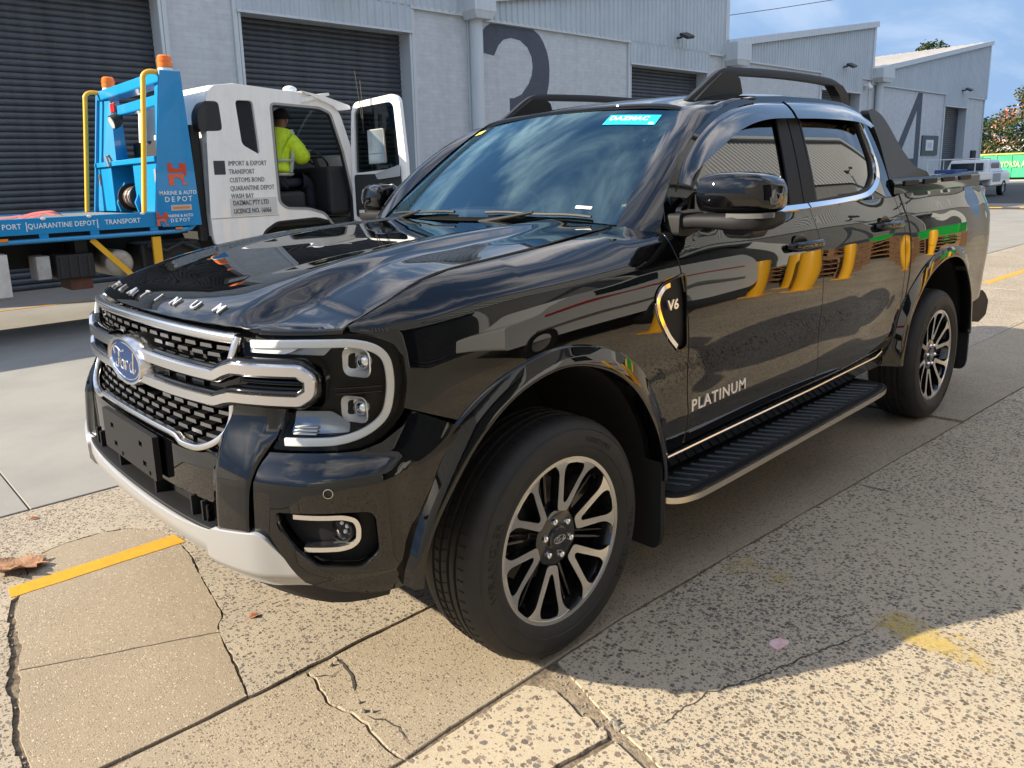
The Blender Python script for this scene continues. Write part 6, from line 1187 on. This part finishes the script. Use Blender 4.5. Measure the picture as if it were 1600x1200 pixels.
# behind the cab: snorkel, pipes
ex = part('intake_stack', tw); mb = MB(); mb.prism(rnd([(-1.98, 2.12), (-1.98, 2.33), (-2.06, 2.46), (-2.24, 2.46), (-2.26, 2.13)], .06), -.16, .02, XZ(YN-.02)); obj('air_intake_head', mb, mat('black_plastic', (.02, .021, .024), .5), ex, smooth=30, bevel=.02)
for x_, r_ in ((-1.95, .045), (-2.0, .035)): mb = MB(); mb.cyl((x_, YN-.14, .9), (x_, YN-.14, 2.2), r_, n=14); obj('stack_pipe', mb, TDK, ex)
tbox('bulkhead', -1.92, -2.0, YFR+.2, YN-.1, .9, 2.1, TDK, ex)
# cab inside
ci = part('cab_interior', tw); tbox('cab_floor', -2.1, -4.0, YFR+.08, YN-.08, 1.0, 1.06, CABIN, ci); tbox('cab_back_wall', -2.75, -2.8, YFR+.1, YN-.12, 1.0, 2.5, CABIN, ci); tbox('driver_seat_base', -2.92, -3.38, YN-.70, YN-.18, 1.06, 1.42, CABIN, ci, .05); mb = MB(); mb.box((-2.87, YN-.44, 1.76), (.12, .50, .80), (0, R(8), 0)); obj('driver_seat_back', mb, CABIN, ci, smooth=0, bevel=.05); tbox('cab_dash', -3.68, -4.0, YFR+.1, YN-.10, 1.10, 1.72, CABIN, ci, .05)
wm = frame((-3.68, YN-.44, 1.84), (0, 1, 0), (.75, 0, .66)); mb = MB(); mb.tube([wm @ Vector((.21*math.cos(t), .21*math.sin(t), 0)) for t in [2*math.pi*i/32 for i in range(32)]], .014, 8, True); mb.tube([wm @ Vector((-.2, 0, 0)), wm @ Vector((.2, 0, 0))], .014, 6); mb.cyl(wm @ Vector((0, 0, 0)), (-3.78, YN-.44, 1.58), .03, n=10); obj('steering_wheel', mb, CABIN, ci)
mb = MB(); mb.cyl((-3.55, YN-.85, 1.06), (-3.45, YN-.85, 1.55), .018, n=8); mb.sphere((-3.45, YN-.85, 1.57), .035, 10, 8); obj('gear_lever', mb, CABIN, ci)
# open door swung forward
dv_ = part('open_cab_door', tw); DM = frame((-3.985, YN+.0, 0), Vector((-.28, .80, 0)).normalized(), (0, 0, 1)); DL = .86
DP = rnd([(0.0, 1.02), (0.0, 1.32), (.02, 1.95), (.06, 2.40), (.12, 2.50), (.72, 2.56), (.80, 2.50), (DL, 1.75), (DL, 1.30), (.80, 1.02)], [.02, 0, 0, .04, .05, .06, .06, .03, .03, .04]); DW = rnd([(.07, 1.62), (.10, 2.36), (.15, 2.43), (.66, 2.47), (.71, 2.42), (.76, 1.72), (.74, 1.66)], [.03, .03, .03, .05, .05, .03, .03])
mb = MB(); mb.prism(DP, -.035, .035, DM, [DW]); obj('door_shell', mb, WHT, dv_, smooth=30, bevel=.012)
IN = [(.06, 1.06), (.06, 1.60), (.45, 1.60), (.77, 1.70), (.79, 1.34), (.76, 1.06)]
mb = MB(); mb.prism(rnd(IN, .04), -.055, -.036, DM); obj('door_trim', mb, CABIN, dv_, smooth=0)
mb = MB(); mb.prism(rnd(IN, .04), .036, .055, DM); obj('door_trim', mb, CABIN, dv_, smooth=0)
mb = MB(); mb.prism(DW, -.004, .004, DM); obj('door_glass', mb, CGL, dv_, smooth=0)
mb = MB(); mb.prism(rnd([(.40, 1.60), (.78, 1.70), (.78, 1.56), (.44, 1.53)], .02), .055, .075, DM); obj('door_armrest', mb, mat('grey_trim', (.35, .36, .36), .6), dv_, smooth=0)
mb = MB(); mb.prism(rnd([(.36, 1.72), (.36, 2.14), (.60, 2.15), (.62, 1.73)], .02), .10, .13, DM); obj('wing_mirror', mb, TGR, dv_, smooth=0, bevel=.01); mb = MB(); mb.prism([(.37, 1.85), (.37, 2.13), (.59, 2.14), (.60, 1.855)], .131, .134, DM); mb.prism([(.37, 1.73), (.37, 1.84), (.60, 1.845), (.61, 1.735)], .131, .134, DM); obj('mirror_glass', mb, mat('pale_mirror', (.55, .62, .60), .12, .8), dv_, smooth=0)
mb = MB(); mb.tube([DM @ Vector((.30, 2.10, .12)), DM @ Vector((.27, 2.5, .13)), DM @ Vector((.24, 2.86, .15))], .006, 6); mb.tube([DM @ Vector((.30, 2.10, .12)), DM @ Vector((.30, 2.55, .12)), DM @ Vector((.29, 2.75, .12))], .006, 6); obj('radio_aerial', mb, TDK, dv_)
# strap lying on the tray
mb = MB(); sp_ = crv([(.02, YN-.55, 1.27), (-.08, YN-.50, 1.26), (-.20, YN-.60, 1.275), (-.30, YN-.42, 1.262), (-.42, YN-.55, 1.29), (-.52, YN-.45, 1.272)], 6); mb.sweep(sp_, (0, .25, 1), [(-.03, -.002), (-.03, .002), (.03, .002), (.03, -.002)])
mb.sweep(crv([(-.15, YN-.30, 1.262), (-.30, YN-.34, 1.30), (-.46, YN-.30, 1.31), (-.55, YN-.36, 1.27)], 6), (0, .4, 1), [(-.028, -.002), (-.028, .002), (.028, .002), (.028, -.002)])
tag(obj('ratchet_strap', mb, mat('faded_pink_webbing', (.52, .13, .12), .7)), 'faded pink ratchet strap lying on the tow truck tray', 'strap')
# ---------------------------------------------------------------- driver
def skinned(name, verts, edges, rad, m, parent=None, root=0):
    me = bpy.data.meshes.new(name); me.from_pydata(verts, edges, []); o = mesh_obj(name, me, m, parent); md = o.modifiers.new('skin', 'SKIN'); md.use_smooth_shade = True; md.branch_smoothing = .6
    for i, d in enumerate(me.skin_vertices[0].data): r = rad[i]; d.radius = (r, r) if isinstance(r, (int, float)) else r; d.use_root = i == root
    s = o.modifiers.new('sub', 'SUBSURF'); s.levels = 2; s.render_levels = 2; return o
py = YN-.42; NAVY = mat('navy_trousers', (.012, .016, .03), .8); SKIN_ = mat('skin', (.42, .24, .17), .55); BODY_ = mat('skin_and_trouser_cloth', (.42, .24, .17), .6)
_t = BODY_.node_tree; _c = N(_t, 'ShaderNodeTexCoord'); _s = N(_t, 'ShaderNodeSeparateXYZ'); _l = N(_t, 'ShaderNodeMath', operation='LESS_THAN'); _l.inputs[1].default_value = 1.75; _m = N(_t, 'ShaderNodeMix', data_type='RGBA'); _m.inputs[6].default_value = (.42, .24, .17, 1); _m.inputs[7].default_value = (.012, .016, .03, 1)
link(_t, _c.outputs['Object'], _s.inputs[0]); link(_t, _s.outputs[2], _l.inputs[0]); link(_t, _l.outputs[0], _m.inputs[0]); link(_t, _m.outputs[2], _t.nodes['Principled BSDF'].inputs['Base Color'])
HIV = mat('hi_vis_yellow', (.58, .82, .02), .55, noise=(14, (.42, .62, .015), .45, .75), bump=(18, .6, .01)); REFL = mat('reflective_tape', (.55, .57, .58), .35, .3)
V_ = [(-3.10, py, 1.50), (-3.11, py, 1.70), (-3.15, py, 1.95), (-3.20, py, 2.13), (-3.26, py, 2.20), (-3.31, py, 2.29), (-3.34, py, 2.37),
      (-3.14, py+.11, 1.52), (-3.55, py+.16, 1.54), (-3.62, py+.17, 1.16), (-3.74, py+.17, 1.10), (-3.14, py-.11, 1.52), (-3.56, py-.13, 1.53), (-3.64, py-.13, 1.16), (-3.76, py-.13, 1.10),
      (-3.20, py+.18, 2.09), (-3.30, py+.25, 1.84), (-3.55, py+.15, 1.90), (-3.63, py+.12, 1.93), (-3.19, py-.18, 2.09), (-3.30, py-.23, 1.84), (-3.56, py-.10, 1.89), (-3.63, py-.09, 1.92)]
E_ = [(0, 1), (1, 2), (2, 3), (3, 4), (4, 5), (5, 6), (0, 7), (7, 8), (8, 9), (9, 10), (0, 11), (11, 12), (12, 13), (13, 14), (3, 15), (15, 16), (16, 17), (17, 18), (3, 19), (19, 20), (20, 21), (21, 22)]
RD = [.12, .12, .13, .10, .055, .085, .078, .075, .055, .045, .05, .075, .055, .045, .05, .06, .045, .033, .03, .06, .045, .033, .03]
for hx, hy, hz, s in ((-3.63, py+.12, 1.93, 1), (-3.63, py-.09, 1.92, -1)):
    b0 = 18 if s == 1 else 22
    for k in range(5):
        i = len(V_); a = (-.018+.009*k)*1.0
        if k < 4: V_ += [(hx-.045, hy-s*.018, hz+.022-.014*k), (hx-.075, hy-s*.035, hz+.018-.014*k)]
        else: V_ += [(hx-.02, hy-s*.03, hz+.03), (hx-.045, hy-s*.045, hz+.035)]
        E_ += [(b0, i), (i, i+1)]; RD += [.010, .008]
pn = skinned('person', V_, E_, RD, [BODY_]); tag(pn, 'person in a yellow hi-vis jacket and dark cap seated in the tow truck cab', 'person')
skinned('trousers', [(-3.10, py, 1.60), (-3.10, py, 1.50), (-3.14, py+.11, 1.52), (-3.55, py+.16, 1.54), (-3.62, py+.17, 1.14), (-3.14, py-.11, 1.52), (-3.56, py-.13, 1.53), (-3.64, py-.13, 1.14)], [(0, 1), (1, 2), (2, 3), (3, 4), (1, 5), (5, 6), (6, 7)], [.18, .18, .13, .105, .09, .13, .105, .09], NAVY, pn, 1)
skinned('jacket', [(-3.09, py, 1.60), (-3.11, py, 1.72), (-3.15, py, 1.94), (-3.19, py, 2.12), (-3.23, py, 2.20), (-3.20, py+.19, 2.08), (-3.31, py+.27, 1.82), (-3.57, py+.15, 1.90), (-3.19, py-.19, 2.08), (-3.31, py-.26, 1.82), (-3.57, py-.11, 1.89)], [(0, 1), (1, 2), (2, 3), (3, 4), (3, 5), (5, 6), (6, 7), (3, 8), (8, 9), (9, 10)], [.215, .22, .235, .20, .135, .13, .115, .08, .13, .115, .08], HIV, pn, 2)
for nm, c_, r_, nrm_ in (('waist_band', (-3.095, py, 1.63), (.195, .215), (0, 0, 1)), ('chest_band', (-3.125, py, 1.80), (.205, .23), (.1, 0, 1))):
    mb = MB(); mb.tube([(c_[0]+r_[0]*math.cos(t)*1.03, c_[1]+r_[1]*math.sin(t)*1.0, c_[2]) for t in [2*math.pi*i/32 for i in range(32)]], .024, 8, True, .4); obj('reflective_'+nm, mb, REFL, pn)
mb = MB(); mb.sweep([(-3.12, py+.205, 1.66), (-3.15, py+.225, 1.86), (-3.19, py+.235, 2.05), (-3.20, py+.20, 2.18)], [Vector((0, 1, .1)), Vector((.1, 1, .1)), Vector((.2, .8, .5)), Vector((.2, .6, .8))], [(-.024, -.01), (-.024, .012), (.024, .012), (.024, -.01)]); obj('reflective_shoulder_tape', mb, REFL, pn)
mb = MB(); mb.tube([Vector((-3.44, py+.205, 1.86))+Vector((.02*math.cos(t)*.6, .098*math.cos(t), .092*math.sin(t))) for t in [2*math.pi*i/20 for i in range(20)]], .018, 6, True, .5); obj('reflective_cuff_tape', mb, REFL, pn)
mb = MB(); mb.sphere((-3.335, py, 2.375), .108, 20, 12, (1.08, .92, .86)); mb.v = [v for v in mb.v]; mb.box((-3.46, py, 2.35), (.11, .15, .014), (0, R(-8), 0)); obj('cap', mb, mat('dark_cap', (.008, .008, .010), .8), pn, smooth=40)
for s in (1, -1): mb = MB(); mb.sphere((-3.31, py+s*.085, 2.30), .026, 10, 6, (.8, .5, 1.2)); obj('ear', mb, SKIN_, pn); mb = MB(); mb.sphere((-3.395, py+s*.032, 2.305), .010, 8, 6); obj('eye', mb, LETW, pn)
mb = MB(); mb.box((-3.415, py, 2.275), (.03, .022, .035), (0, R(-20), 0), (.5, .6)); obj('nose', mb, SKIN_, pn, bevel=.006); mb = MB(); mb.box((-3.395, py, 2.235), (.008, .045, .010)); obj('mouth', mb, mat('lip', (.30, .12, .10), .5), pn, bevel=.003)
mb = MB(); mb.box((-3.69, py+.03, 1.97), (.16, .22, .012), (0, R(-25), 0)); tag(obj('clipboard', mb, mat('paper_white', (.75, .76, .76), .6), smooth=0, bevel=.003), 'white paperwork held by the person in the tow truck cab', 'clipboard')

_pv = Vector((-3.12, py, 0)); _rz = Matrix.Rotation(R(30), 4, 'Z')     # the driver is turned towards the passenger side
for o in (pn, bpy.data.objects['clipboard']): o.matrix_local = Matrix.Translation(_pv) @ _rz @ Matrix.Translation(-_pv) @ o.matrix_local
# ---------------------------------------------------------------- far end of the yard
GRN = mat('skip_green', (.008, .42, .15), .5, noise=(1.5, (.03, .36, .16), .4, .7), streak=(.75, 1.5)); 
sk_ = thing_at('skip_container', 'bright green skip container with faded pale lettering beyond the yard exit', 'container', (-69, -11.5, 0))
X0 = -67.; zt_ = 2.0
mb = MB(); mb.box((X0-1.2, -10.4, 1.12), (2.4, 13.6, 1.72)); obj('skip_body', mb, GRN, sk_, smooth=0, bevel=.03); bx(sk_, 'top_rim', X0+.08, X0-2.48, -17.3, -3.5, 1.94, 2.06, mat('skip_rim', (.35, .30, .08), .5)); 
for k in range(15): bx(sk_, 'skip_rib', X0+.06, X0, -17.0+k*.95, -16.9+k*.95, .3, 1.94, GRN)
obj('skip_lettering', text_mb("YORSA A", .62, .02, frame((X0+.07, -14.75, 1.22), (0, 1, 0), (0, 0, 1)), .02, 1., 'LEFT', sx=.62), mat('faded_lettering', (.55, .60, .28), .6, noise=(3, (.10, .45, .17), .40, .60)), sk_, smooth=0)
bx(sk_, 'skid_runner', X0-.3, X0-.6, -17, -3.8, 0.1, .28, TDK); bx(sk_, 'skid_runner', X0-1.8, X0-2.1, -17, -3.8, 0.1, .28, TDK)
# parked white ute
ut = thing_at('parked_ute', 'white ute with a ladder rack parked past the end of the black pickup', 'ute', (-42.5, -9.2, 0)); UW = mat('ute_white', (.68, .68, .66), .3, 0, .5); UG = mat('ute_glass', (.02, .03, .035), .06, 0, .8); uy = -9.25
def ub(nm, x0, x1, y0, y1, z0, z1, m, bev=.03, tp=None): mb = MB(); mb.box(((x0+x1)/2, (y0+y1)/2, (z0+z1)/2), (abs(x1-x0), abs(y1-y0), abs(z1-z0)), None, tp); return obj(nm, mb, m, ut, smooth=0, bevel=bev)
ub('tray', -39.7, -42.2, uy-.92, uy+.92, .72, 1.05, UW); ub('body', -42.1, -45.0, uy-.9, uy+.9, .42, 1.02, UW, .08); ub('bonnet', -43.9, -45.1, uy-.85, uy+.85, .95, 1.10, UW, .06, (.9, .92)); ub('cabin', -42.0, -44.1, uy-.86, uy+.86, 1.0, 1.58, UW, .06, (.72, .84)); ub('rear_window', -41.98, -42.0, uy-.62, uy+.62, 1.12, 1.44, UG, .0); ub('side_window', -42.35, -43.6, uy+.80, uy+.815, 1.10, 1.44, UG, .0, (.8, 1)); ub('side_window', -42.35, -43.6, uy-.815, uy-.80, 1.10, 1.44, UG, .0, (.8, 1)); ub('door_panel', -42.4, -43.5, uy+.903, uy+.91, .62, .98, mat('ute_logo', (.30, .31, .32), .5), 0)
for x, y in ((-40.7, uy+.82), (-40.7, uy-.82), (-44.1, uy+.82), (-44.1, uy-.82)): s = 1 if y > uy else -1; w = part('wheel', ut); M = frame((x, y+.1*s, .34), (-s, 0, 0), (0, 0, 1)); mb = MB(); mb.lathe([(.20, -.20), (.30, -.22), (.34, -.19), (.34, -.03), (.30, 0), (.20, -.02)], 28, M); obj('tyre', mb, TYRE, w); mb = MB(); mb.lathe([(.2, -.03), (.1, -.06), (0, -.05)], 20, M); obj('rim', mb, TGR, w)
rk_ = part('ladder_rack', ut); mb = MB()
for x in (-39.9, -41.9):
    mb.tube([(x, uy-.88, 1.05), (x, uy-.88, 1.62), (x, uy+.88, 1.62), (x, uy+.88, 1.05)], .025, 6)
mb.tube([(-39.9, uy-.88, 1.62), (-41.9, uy-.88, 1.62)], .025, 6); mb.tube([(-39.9, uy+.88, 1.62), (-41.9, uy+.88, 1.62)], .025, 6); obj('rack_tubes', mb, UW, rk_); ub('roof_light_bar', -42.5, -42.75, uy-.5, uy+.4, 1.60, 1.67, TDK, .02); ub('tail_lamp', -39.69, -39.66, uy+.70, uy+.88, .78, .98, mat('ute_red', (.4, .02, .02), .3), 0); ub('tail_lamp', -39.69, -39.66, uy-.88, uy-.70, .78, .98, MATS['ute_red'], 0); ub('tray_load', -40.2, -41.8, uy-.7, uy+.1, 1.05, 1.2, mat('tarp_blue', (.03, .06, .18), .7), .03)
ut.location.x += 5.0; ut.location.y += .75
# ---------------------------------------------------------------- trees
BARK = mat('bark', (.10, .075, .05), .9, noise=(12, (.06, .045, .03), .4, .65)); LF = [mat('leaf_dark', (.030, .060, .022), .6), mat('leaf_mid', (.055, .095, .03), .6), mat('leaf_dry', (.12, .11, .035), .65)]; FLW = mat('orange_blossom', (.66, .31, .20), .6, noise=(3, (.48, .17, .10), .4, .7))
def tree(label, base, h, spread, leaves, flower, seed, leaf=.5, low=.35):
    r = random.Random(seed); t = thing('tree', label, 'tree', base, (0, 0, 0), None); mb = MB(); tips = []
    def limb(p, d, L, rad, lv):
        pts = [p]; q = Vector(p); dd = Vector(d)
        for k in range(4): dd = (dd+Vector((r.uniform(-.25, .25), r.uniform(-.25, .25), r.uniform(-.05, .2)))).normalized(); q = q+dd*L/4; pts.append(q.copy())
        mb.tube(pts, [rad*(1-.16*k) for k in range(5)], 6)
        if lv < 2:
            for k in range(4 if lv == 0 else 3): a = r.uniform(0, 6.28); e = Vector((math.cos(a), math.sin(a), r.uniform(.25, .9))).normalized(); limb(pts[r.randint(2, 4)], e, L*r.uniform(.5, .7), rad*.5, lv+1)
        else: tips.append(pts[-1])
    limb((0, 0, 0), (0, 0, 1), h*.45, h*.035, 0); limb((0, 0, h*.2), (.5, .3, .8), h*.4, h*.022, 1); limb((0, 0, h*.2), (-.5, -.3, .8), h*.4, h*.022, 1); obj('trunk', mb, BARK, t)
    L_ = MB(); cl = []
    for k in range(70):
        a = r.uniform(0, 6.28); u = r.random()**.5; z = h*(low+(1-low)*r.random()); w_ = math.sin(math.pi*min(1, max(.08, (z/h-low)/(1-low)*.86+.12)))**.6; cl.append(Vector((math.cos(a)*u*spread*w_, math.sin(a)*u*spread*w_, z)))
    cl += tips; mi = []
    F_ = MB()
    for c in cl:
        n = leaves//len(cl); cr_ = spread*r.uniform(.14, .26); sh = r.choice((0, 0, 1, 1, 2)); fl = flower and r.random() < flower*(1.6 if c.z < h*.65 else .45)
        for k in range(n):
            d = Vector((r.gauss(0, 1), r.gauss(0, 1), r.gauss(0, .75))).normalized()*cr_*r.random()**.4; p = c+d; s = leaf*r.uniform(.5, 1.1); x = Vector((r.uniform(-1, 1), r.uniform(-1, 1), r.uniform(-.6, .6))).normalized(); y = x.orthogonal().normalized()
            tgt = F_ if fl and r.random() < .55 else L_; tgt.m = 0 if tgt is F_ else (sh if r.random() < .8 else r.randint(0, 2)); tgt.add([p-x*s*.5, p+y*s*.28, p+x*s*.5, p-y*s*.28], [(0, 1, 2, 3)])
    obj('crown', L_, LF, t, smooth=0)
    if flower: obj('blossom', F_, FLW, t, smooth=0)
    return t
tree('leafy tree covered in orange blossom behind the green skip container', (-86, -16.0, 0), 8.8, 4.6, 12000, .18, 3, .36, .14)
tree('dark green tree at the right edge behind the orange blossom', (-99, -14.2, 0), 9.0, 4.5, 5000, 0, 5, .45, .15)
tree('dark shrubby tree between the last warehouse and the blossoming tree', (-95, -23.5, 0), 5.6, 4.0, 4000, .15, 8, .4, .1)
tree('dark treetop showing above the last warehouse roof', (-118, -36.6, 0), 17.4, 3.6, 3500, 0, 9, .5, .6)
fb = thing_at('distant_building', 'low pale building behind the blossoming tree', 'building', (-110, -30, 0)); bx(fb, 'wall', -108, -116, -36, -14, 0, 3.6, mat('far_wall', (.45, .43, .40), .8)); bx(fb, 'roof', -107.5, -116.5, -36.5, -13.5, 3.6, 4.0, mat('far_roof', (.55, .53, .5), .7))
for k in range(5): bx(fb, 'window', -107.98, -108.1, -33+k*4, -31.4+k*4, 1.2, 2.6, UG)
hgw = thing('hedge_row', 'dark hedge along the street beyond the skip container', 'hedge', (-76, -16, 0)); r_ = random.Random(4); H_ = MB()
for k in range(9000):
    p = Vector((r_.uniform(-1.2, 1.2), r_.uniform(-14, 14), r_.uniform(.1, 2.0)+.3*r_.random())); s = r_.uniform(.12, .3); x = Vector((r_.uniform(-1, 1), r_.uniform(-1, 1), r_.uniform(-.6, .6))).normalized(); y = x.orthogonal().normalized(); H_.m = r_.randint(0, 1); H_.add([p-x*s, p+y*s*.6, p+x*s, p-y*s*.6], [(0, 1, 2, 3)])
obj('foliage', H_, LF, hgw, smooth=0)
for a, b in (((-30, -60, 13.4), (-75, -26, 18.5)), ((-26, -60, 12.6), (-75, -27.5, 16.8))): 
    mb = MB(); A, B = Vector(a), Vector(b); mb.tube([A.lerp(B, t)-Vector((0, 0, 1.2*4*t*(1-t))) for t in [i/12 for i in range(13)]], .03, 5); tag(obj('overhead_wire', mb, LAMPB), ('upper' if a[2] > 13 else 'lower')+' of the two overhead wires above the warehouse roofs', 'wire', 'overhead wires')
# ---------------------------------------------------------------- things across the yard that show mirrored in the doors
for k, (x, y, lb) in enumerate(((-6.95, 3.45, 'thicker front one of the overlapping pair of yellow bollards mirrored under the front door handle'), (-6.75, 3.9, 'yellow bollard mirrored in the front door right beside the grey van'), (-8.2, 3.5, 'yellow bollard mirrored alone in the front half of the rear door'), (-7.7, 3.95, 'slimmer rear one of the overlapping yellow bollards mirrored under the front door handle'), (-3.85, 3.2, 'yellow bollard mirrored in the front fender beside the side vent'), (-12.3, 3.9, 'yellow bollard mirrored at the back edge of the rear door'))):
    b = thing('bollard', lb, 'bollard', (x, y, 0), (0, 0, 0), 'yellow bollards across the yard'); mb = MB(); mb.lathe([(.105, 0), (.105, 1.08), (.09, 1.13), (.05, 1.155), (0, 1.16)], 24); obj('post', mb, YEP, b); mb = MB(); mb.box((0, 0, .01), (.30, .30, .02)); obj('base_plate', mb, YEP, b, smooth=0)
vn = thing_at('parked_van', 'light grey van with a red side stripe, mirrored in the front door and fender', 'van', (-4.6, 4.9, 0)); VG = mat('van_grey', (.66, .68, .69), .35, 0, .3); vy = 3.75
P_ = rnd([(-1.9, .38), (-1.85, 1.05), (-2.5, 1.15), (-3.05, 1.85), (-6.35, 1.92), (-6.45, .42), (-6.3, .34)], .1); mb = MB(); mb.prism(P_, -.85, .85, frame((0, vy+.86, 0), (1, 0, 0), (0, 0, 1))); obj('van_body', mb, VG, vn, smooth=30, bevel=.05)
bx(vn, 'red_stripe', -2.6, -6.1, vy-.012, vy+.004, 1.0, 1.06, mat('stripe_red', (.6, .03, .05), .4)); bx(vn, 'side_glass', -3.4, -4.3, vy-.010, vy+.005, 1.28, 1.75, UG); bx(vn, 'door_moulding', -2.5, -6.1, vy-.014, vy+.004, .60, .64, mat('moulding_grey', (.2, .2, .2), .5))
for x in (-2.65, -4.6): w = part('wheel', vn); M = frame((x, vy-.005, .32), (1, 0, 0), (0, 0, 1)); mb = MB(); mb.lathe([(.19, -.2), (.30, -.2), (.32, -.16), (.32, -.02), (.29, .0), (.19, -.01)], 28, M); obj('tyre', mb, TYRE, w); mb = MB(); mb.lathe([(.19, -.02), (.08, -.05), (0, -.04)], 20, M); obj('rim', mb, TGR, w)
WOOD = mat('pallet_timber', (.36, .20, .10), .75, noise=(6, (.26, .14, .07), .4, .65))
for i, (x, y, n, lb) in enumerate(((-9.3, 4.35, 4, 'low stack of timber pallets mirrored in the rear door, nearest pile'), (-10.9, 4.75, 7, 'taller stack of timber pallets mirrored in the rear door'), (-13.4, 4.3, 5, 'stack of timber pallets mirrored at the back of the rear door'))):
    pt_ = thing_at('pallet_stack', lb, 'pallets', (x, y, 0), 'timber pallet stacks'); 
    for j in range(n):
        pp = part('pallet', pt_); dx_ = rg.uniform(-.05, .05)
        for k in range(5): bx(pp, 'plank', x-.58+k*.25+dx_, x-.44+k*.25+dx_, y-.55, y+.55, j*.145+.12, j*.145+.142, WOOD)
        for k in (-.5, 0, .5): bx(pp, 'bearer', x-.6+dx_, x+.6+dx_, y+k-.05, y+k+.05, j*.145+.0, j*.145+.12, WOOD)
gb = thing_at('waste_bin', 'green wheeled bin mirrored at the back edge of the rear door', 'bin', (-15.2, 4.9, 0)); mb = MB(); mb.box((-15.2, 4.9, .70), (1.3, 1.0, 1.1), None, (1.12, 1.15)); obj('bin_body', mb, mat('bin_green', (.01, .36, .05), .4), gb, smooth=0, bevel=.04); mb = MB(); mb.box((-15.2, 4.9, 1.30), (1.5, 1.2, .10)); obj('bin_lid', mb, MATS['bin_green'], gb, smooth=0, bevel=.03)
for x in (-14.7, -15.7):
    for y in (4.5, 5.3): mb = MB(); mb.cyl((x, y-.04, .09), (x, y+.04, .09), .09, n=14); obj('castor', mb, TDK, gb)
# ---------------------------------------------------------------- litter
mb = MB(); n = 40; r_ = random.Random(2); pts = []
base_ = [(.13, .004), (.098, .022), (.108, .052), (.072, .048), (.060, .085), (.030, .060), (.010, .098), (-.018, .066), (-.052, .088), (-.062, .050), (-.10, .052), (-.088, .018), (-.125, -.006), (-.092, -.026), (-.098, -.060), (-.058, -.050), (-.045, -.088), (-.010, -.060), (.022, -.085), (.042, -.048), (.082, -.058), (.088, -.022)]
V, T, lo = tri2d(dense(base_, .012), (), .012); mb.add([(x, y, .010+.55*abs(y)*(.45+2.2*abs(x))+.9*x*x+.006*math.sin(55*x+1)*math.cos(48*y)+.004*math.sin(90*y)) for x, y in V], T)
lf_ = obj('dry_leaf', mb, mat('dry_leaf_brown', (.24, .115, .055), .7, noise=(22, (.36, .20, .105), .40, .66), bump=(80, 1., .004)), smooth=0); lf_.location = (1.175, -1.0, .004); lf_.rotation_euler = (R(10), R(-6), R(-30)); lf_.scale = (1.15, 1.15, 1.0); s = lf_.modifiers.new('solid', 'SOLIDIFY'); s.thickness = .002; tag(lf_, 'large curled brown dry leaf at the yellow line by the left edge', 'leaf')
mb = MB(); P_ = jag([(-.03, -.012), (.0, -.028), (.03, -.018), (.036, .012), (.012, .02), (-.012, .028), (-.034, .014), (-.03, -.012)], .004, .008)[:-1]; mb.prism(P_, .0, .002); o = obj('paper_scrap', mb, mat('pink_scrap', (.62, .36, .36), .7, noise=(30, (.7, .5, .5), .4, .6)), smooth=0); o.location = (-.513, 1.372, .003); tag(o, 'small torn pink paper scrap in the shade on the concrete', 'scrap')
for k, (x, y, lb) in enumerate(((.62, .02, 'small orange leaf fragment on the concrete under the front bumper corner'), (.985, -1.49, 'small orange leaf fragment near the edge of the smooth driveway'))):
    mb = MB(); mb.add([(-.02, 0, .004), (0, -.012, .010), (.02, 0, .003), (.004, .012, .012)], [(0, 1, 2, 3)]); o = obj('leaf_fragment', mb, mat('orange_leaf', (.5, .14, .06), .7), smooth=0); o.location = (x, y, .002); s = o.modifiers.new('solid', 'SOLIDIFY'); s.thickness = .002; tag(o, lb, 'leaf', 'leaf fragments')
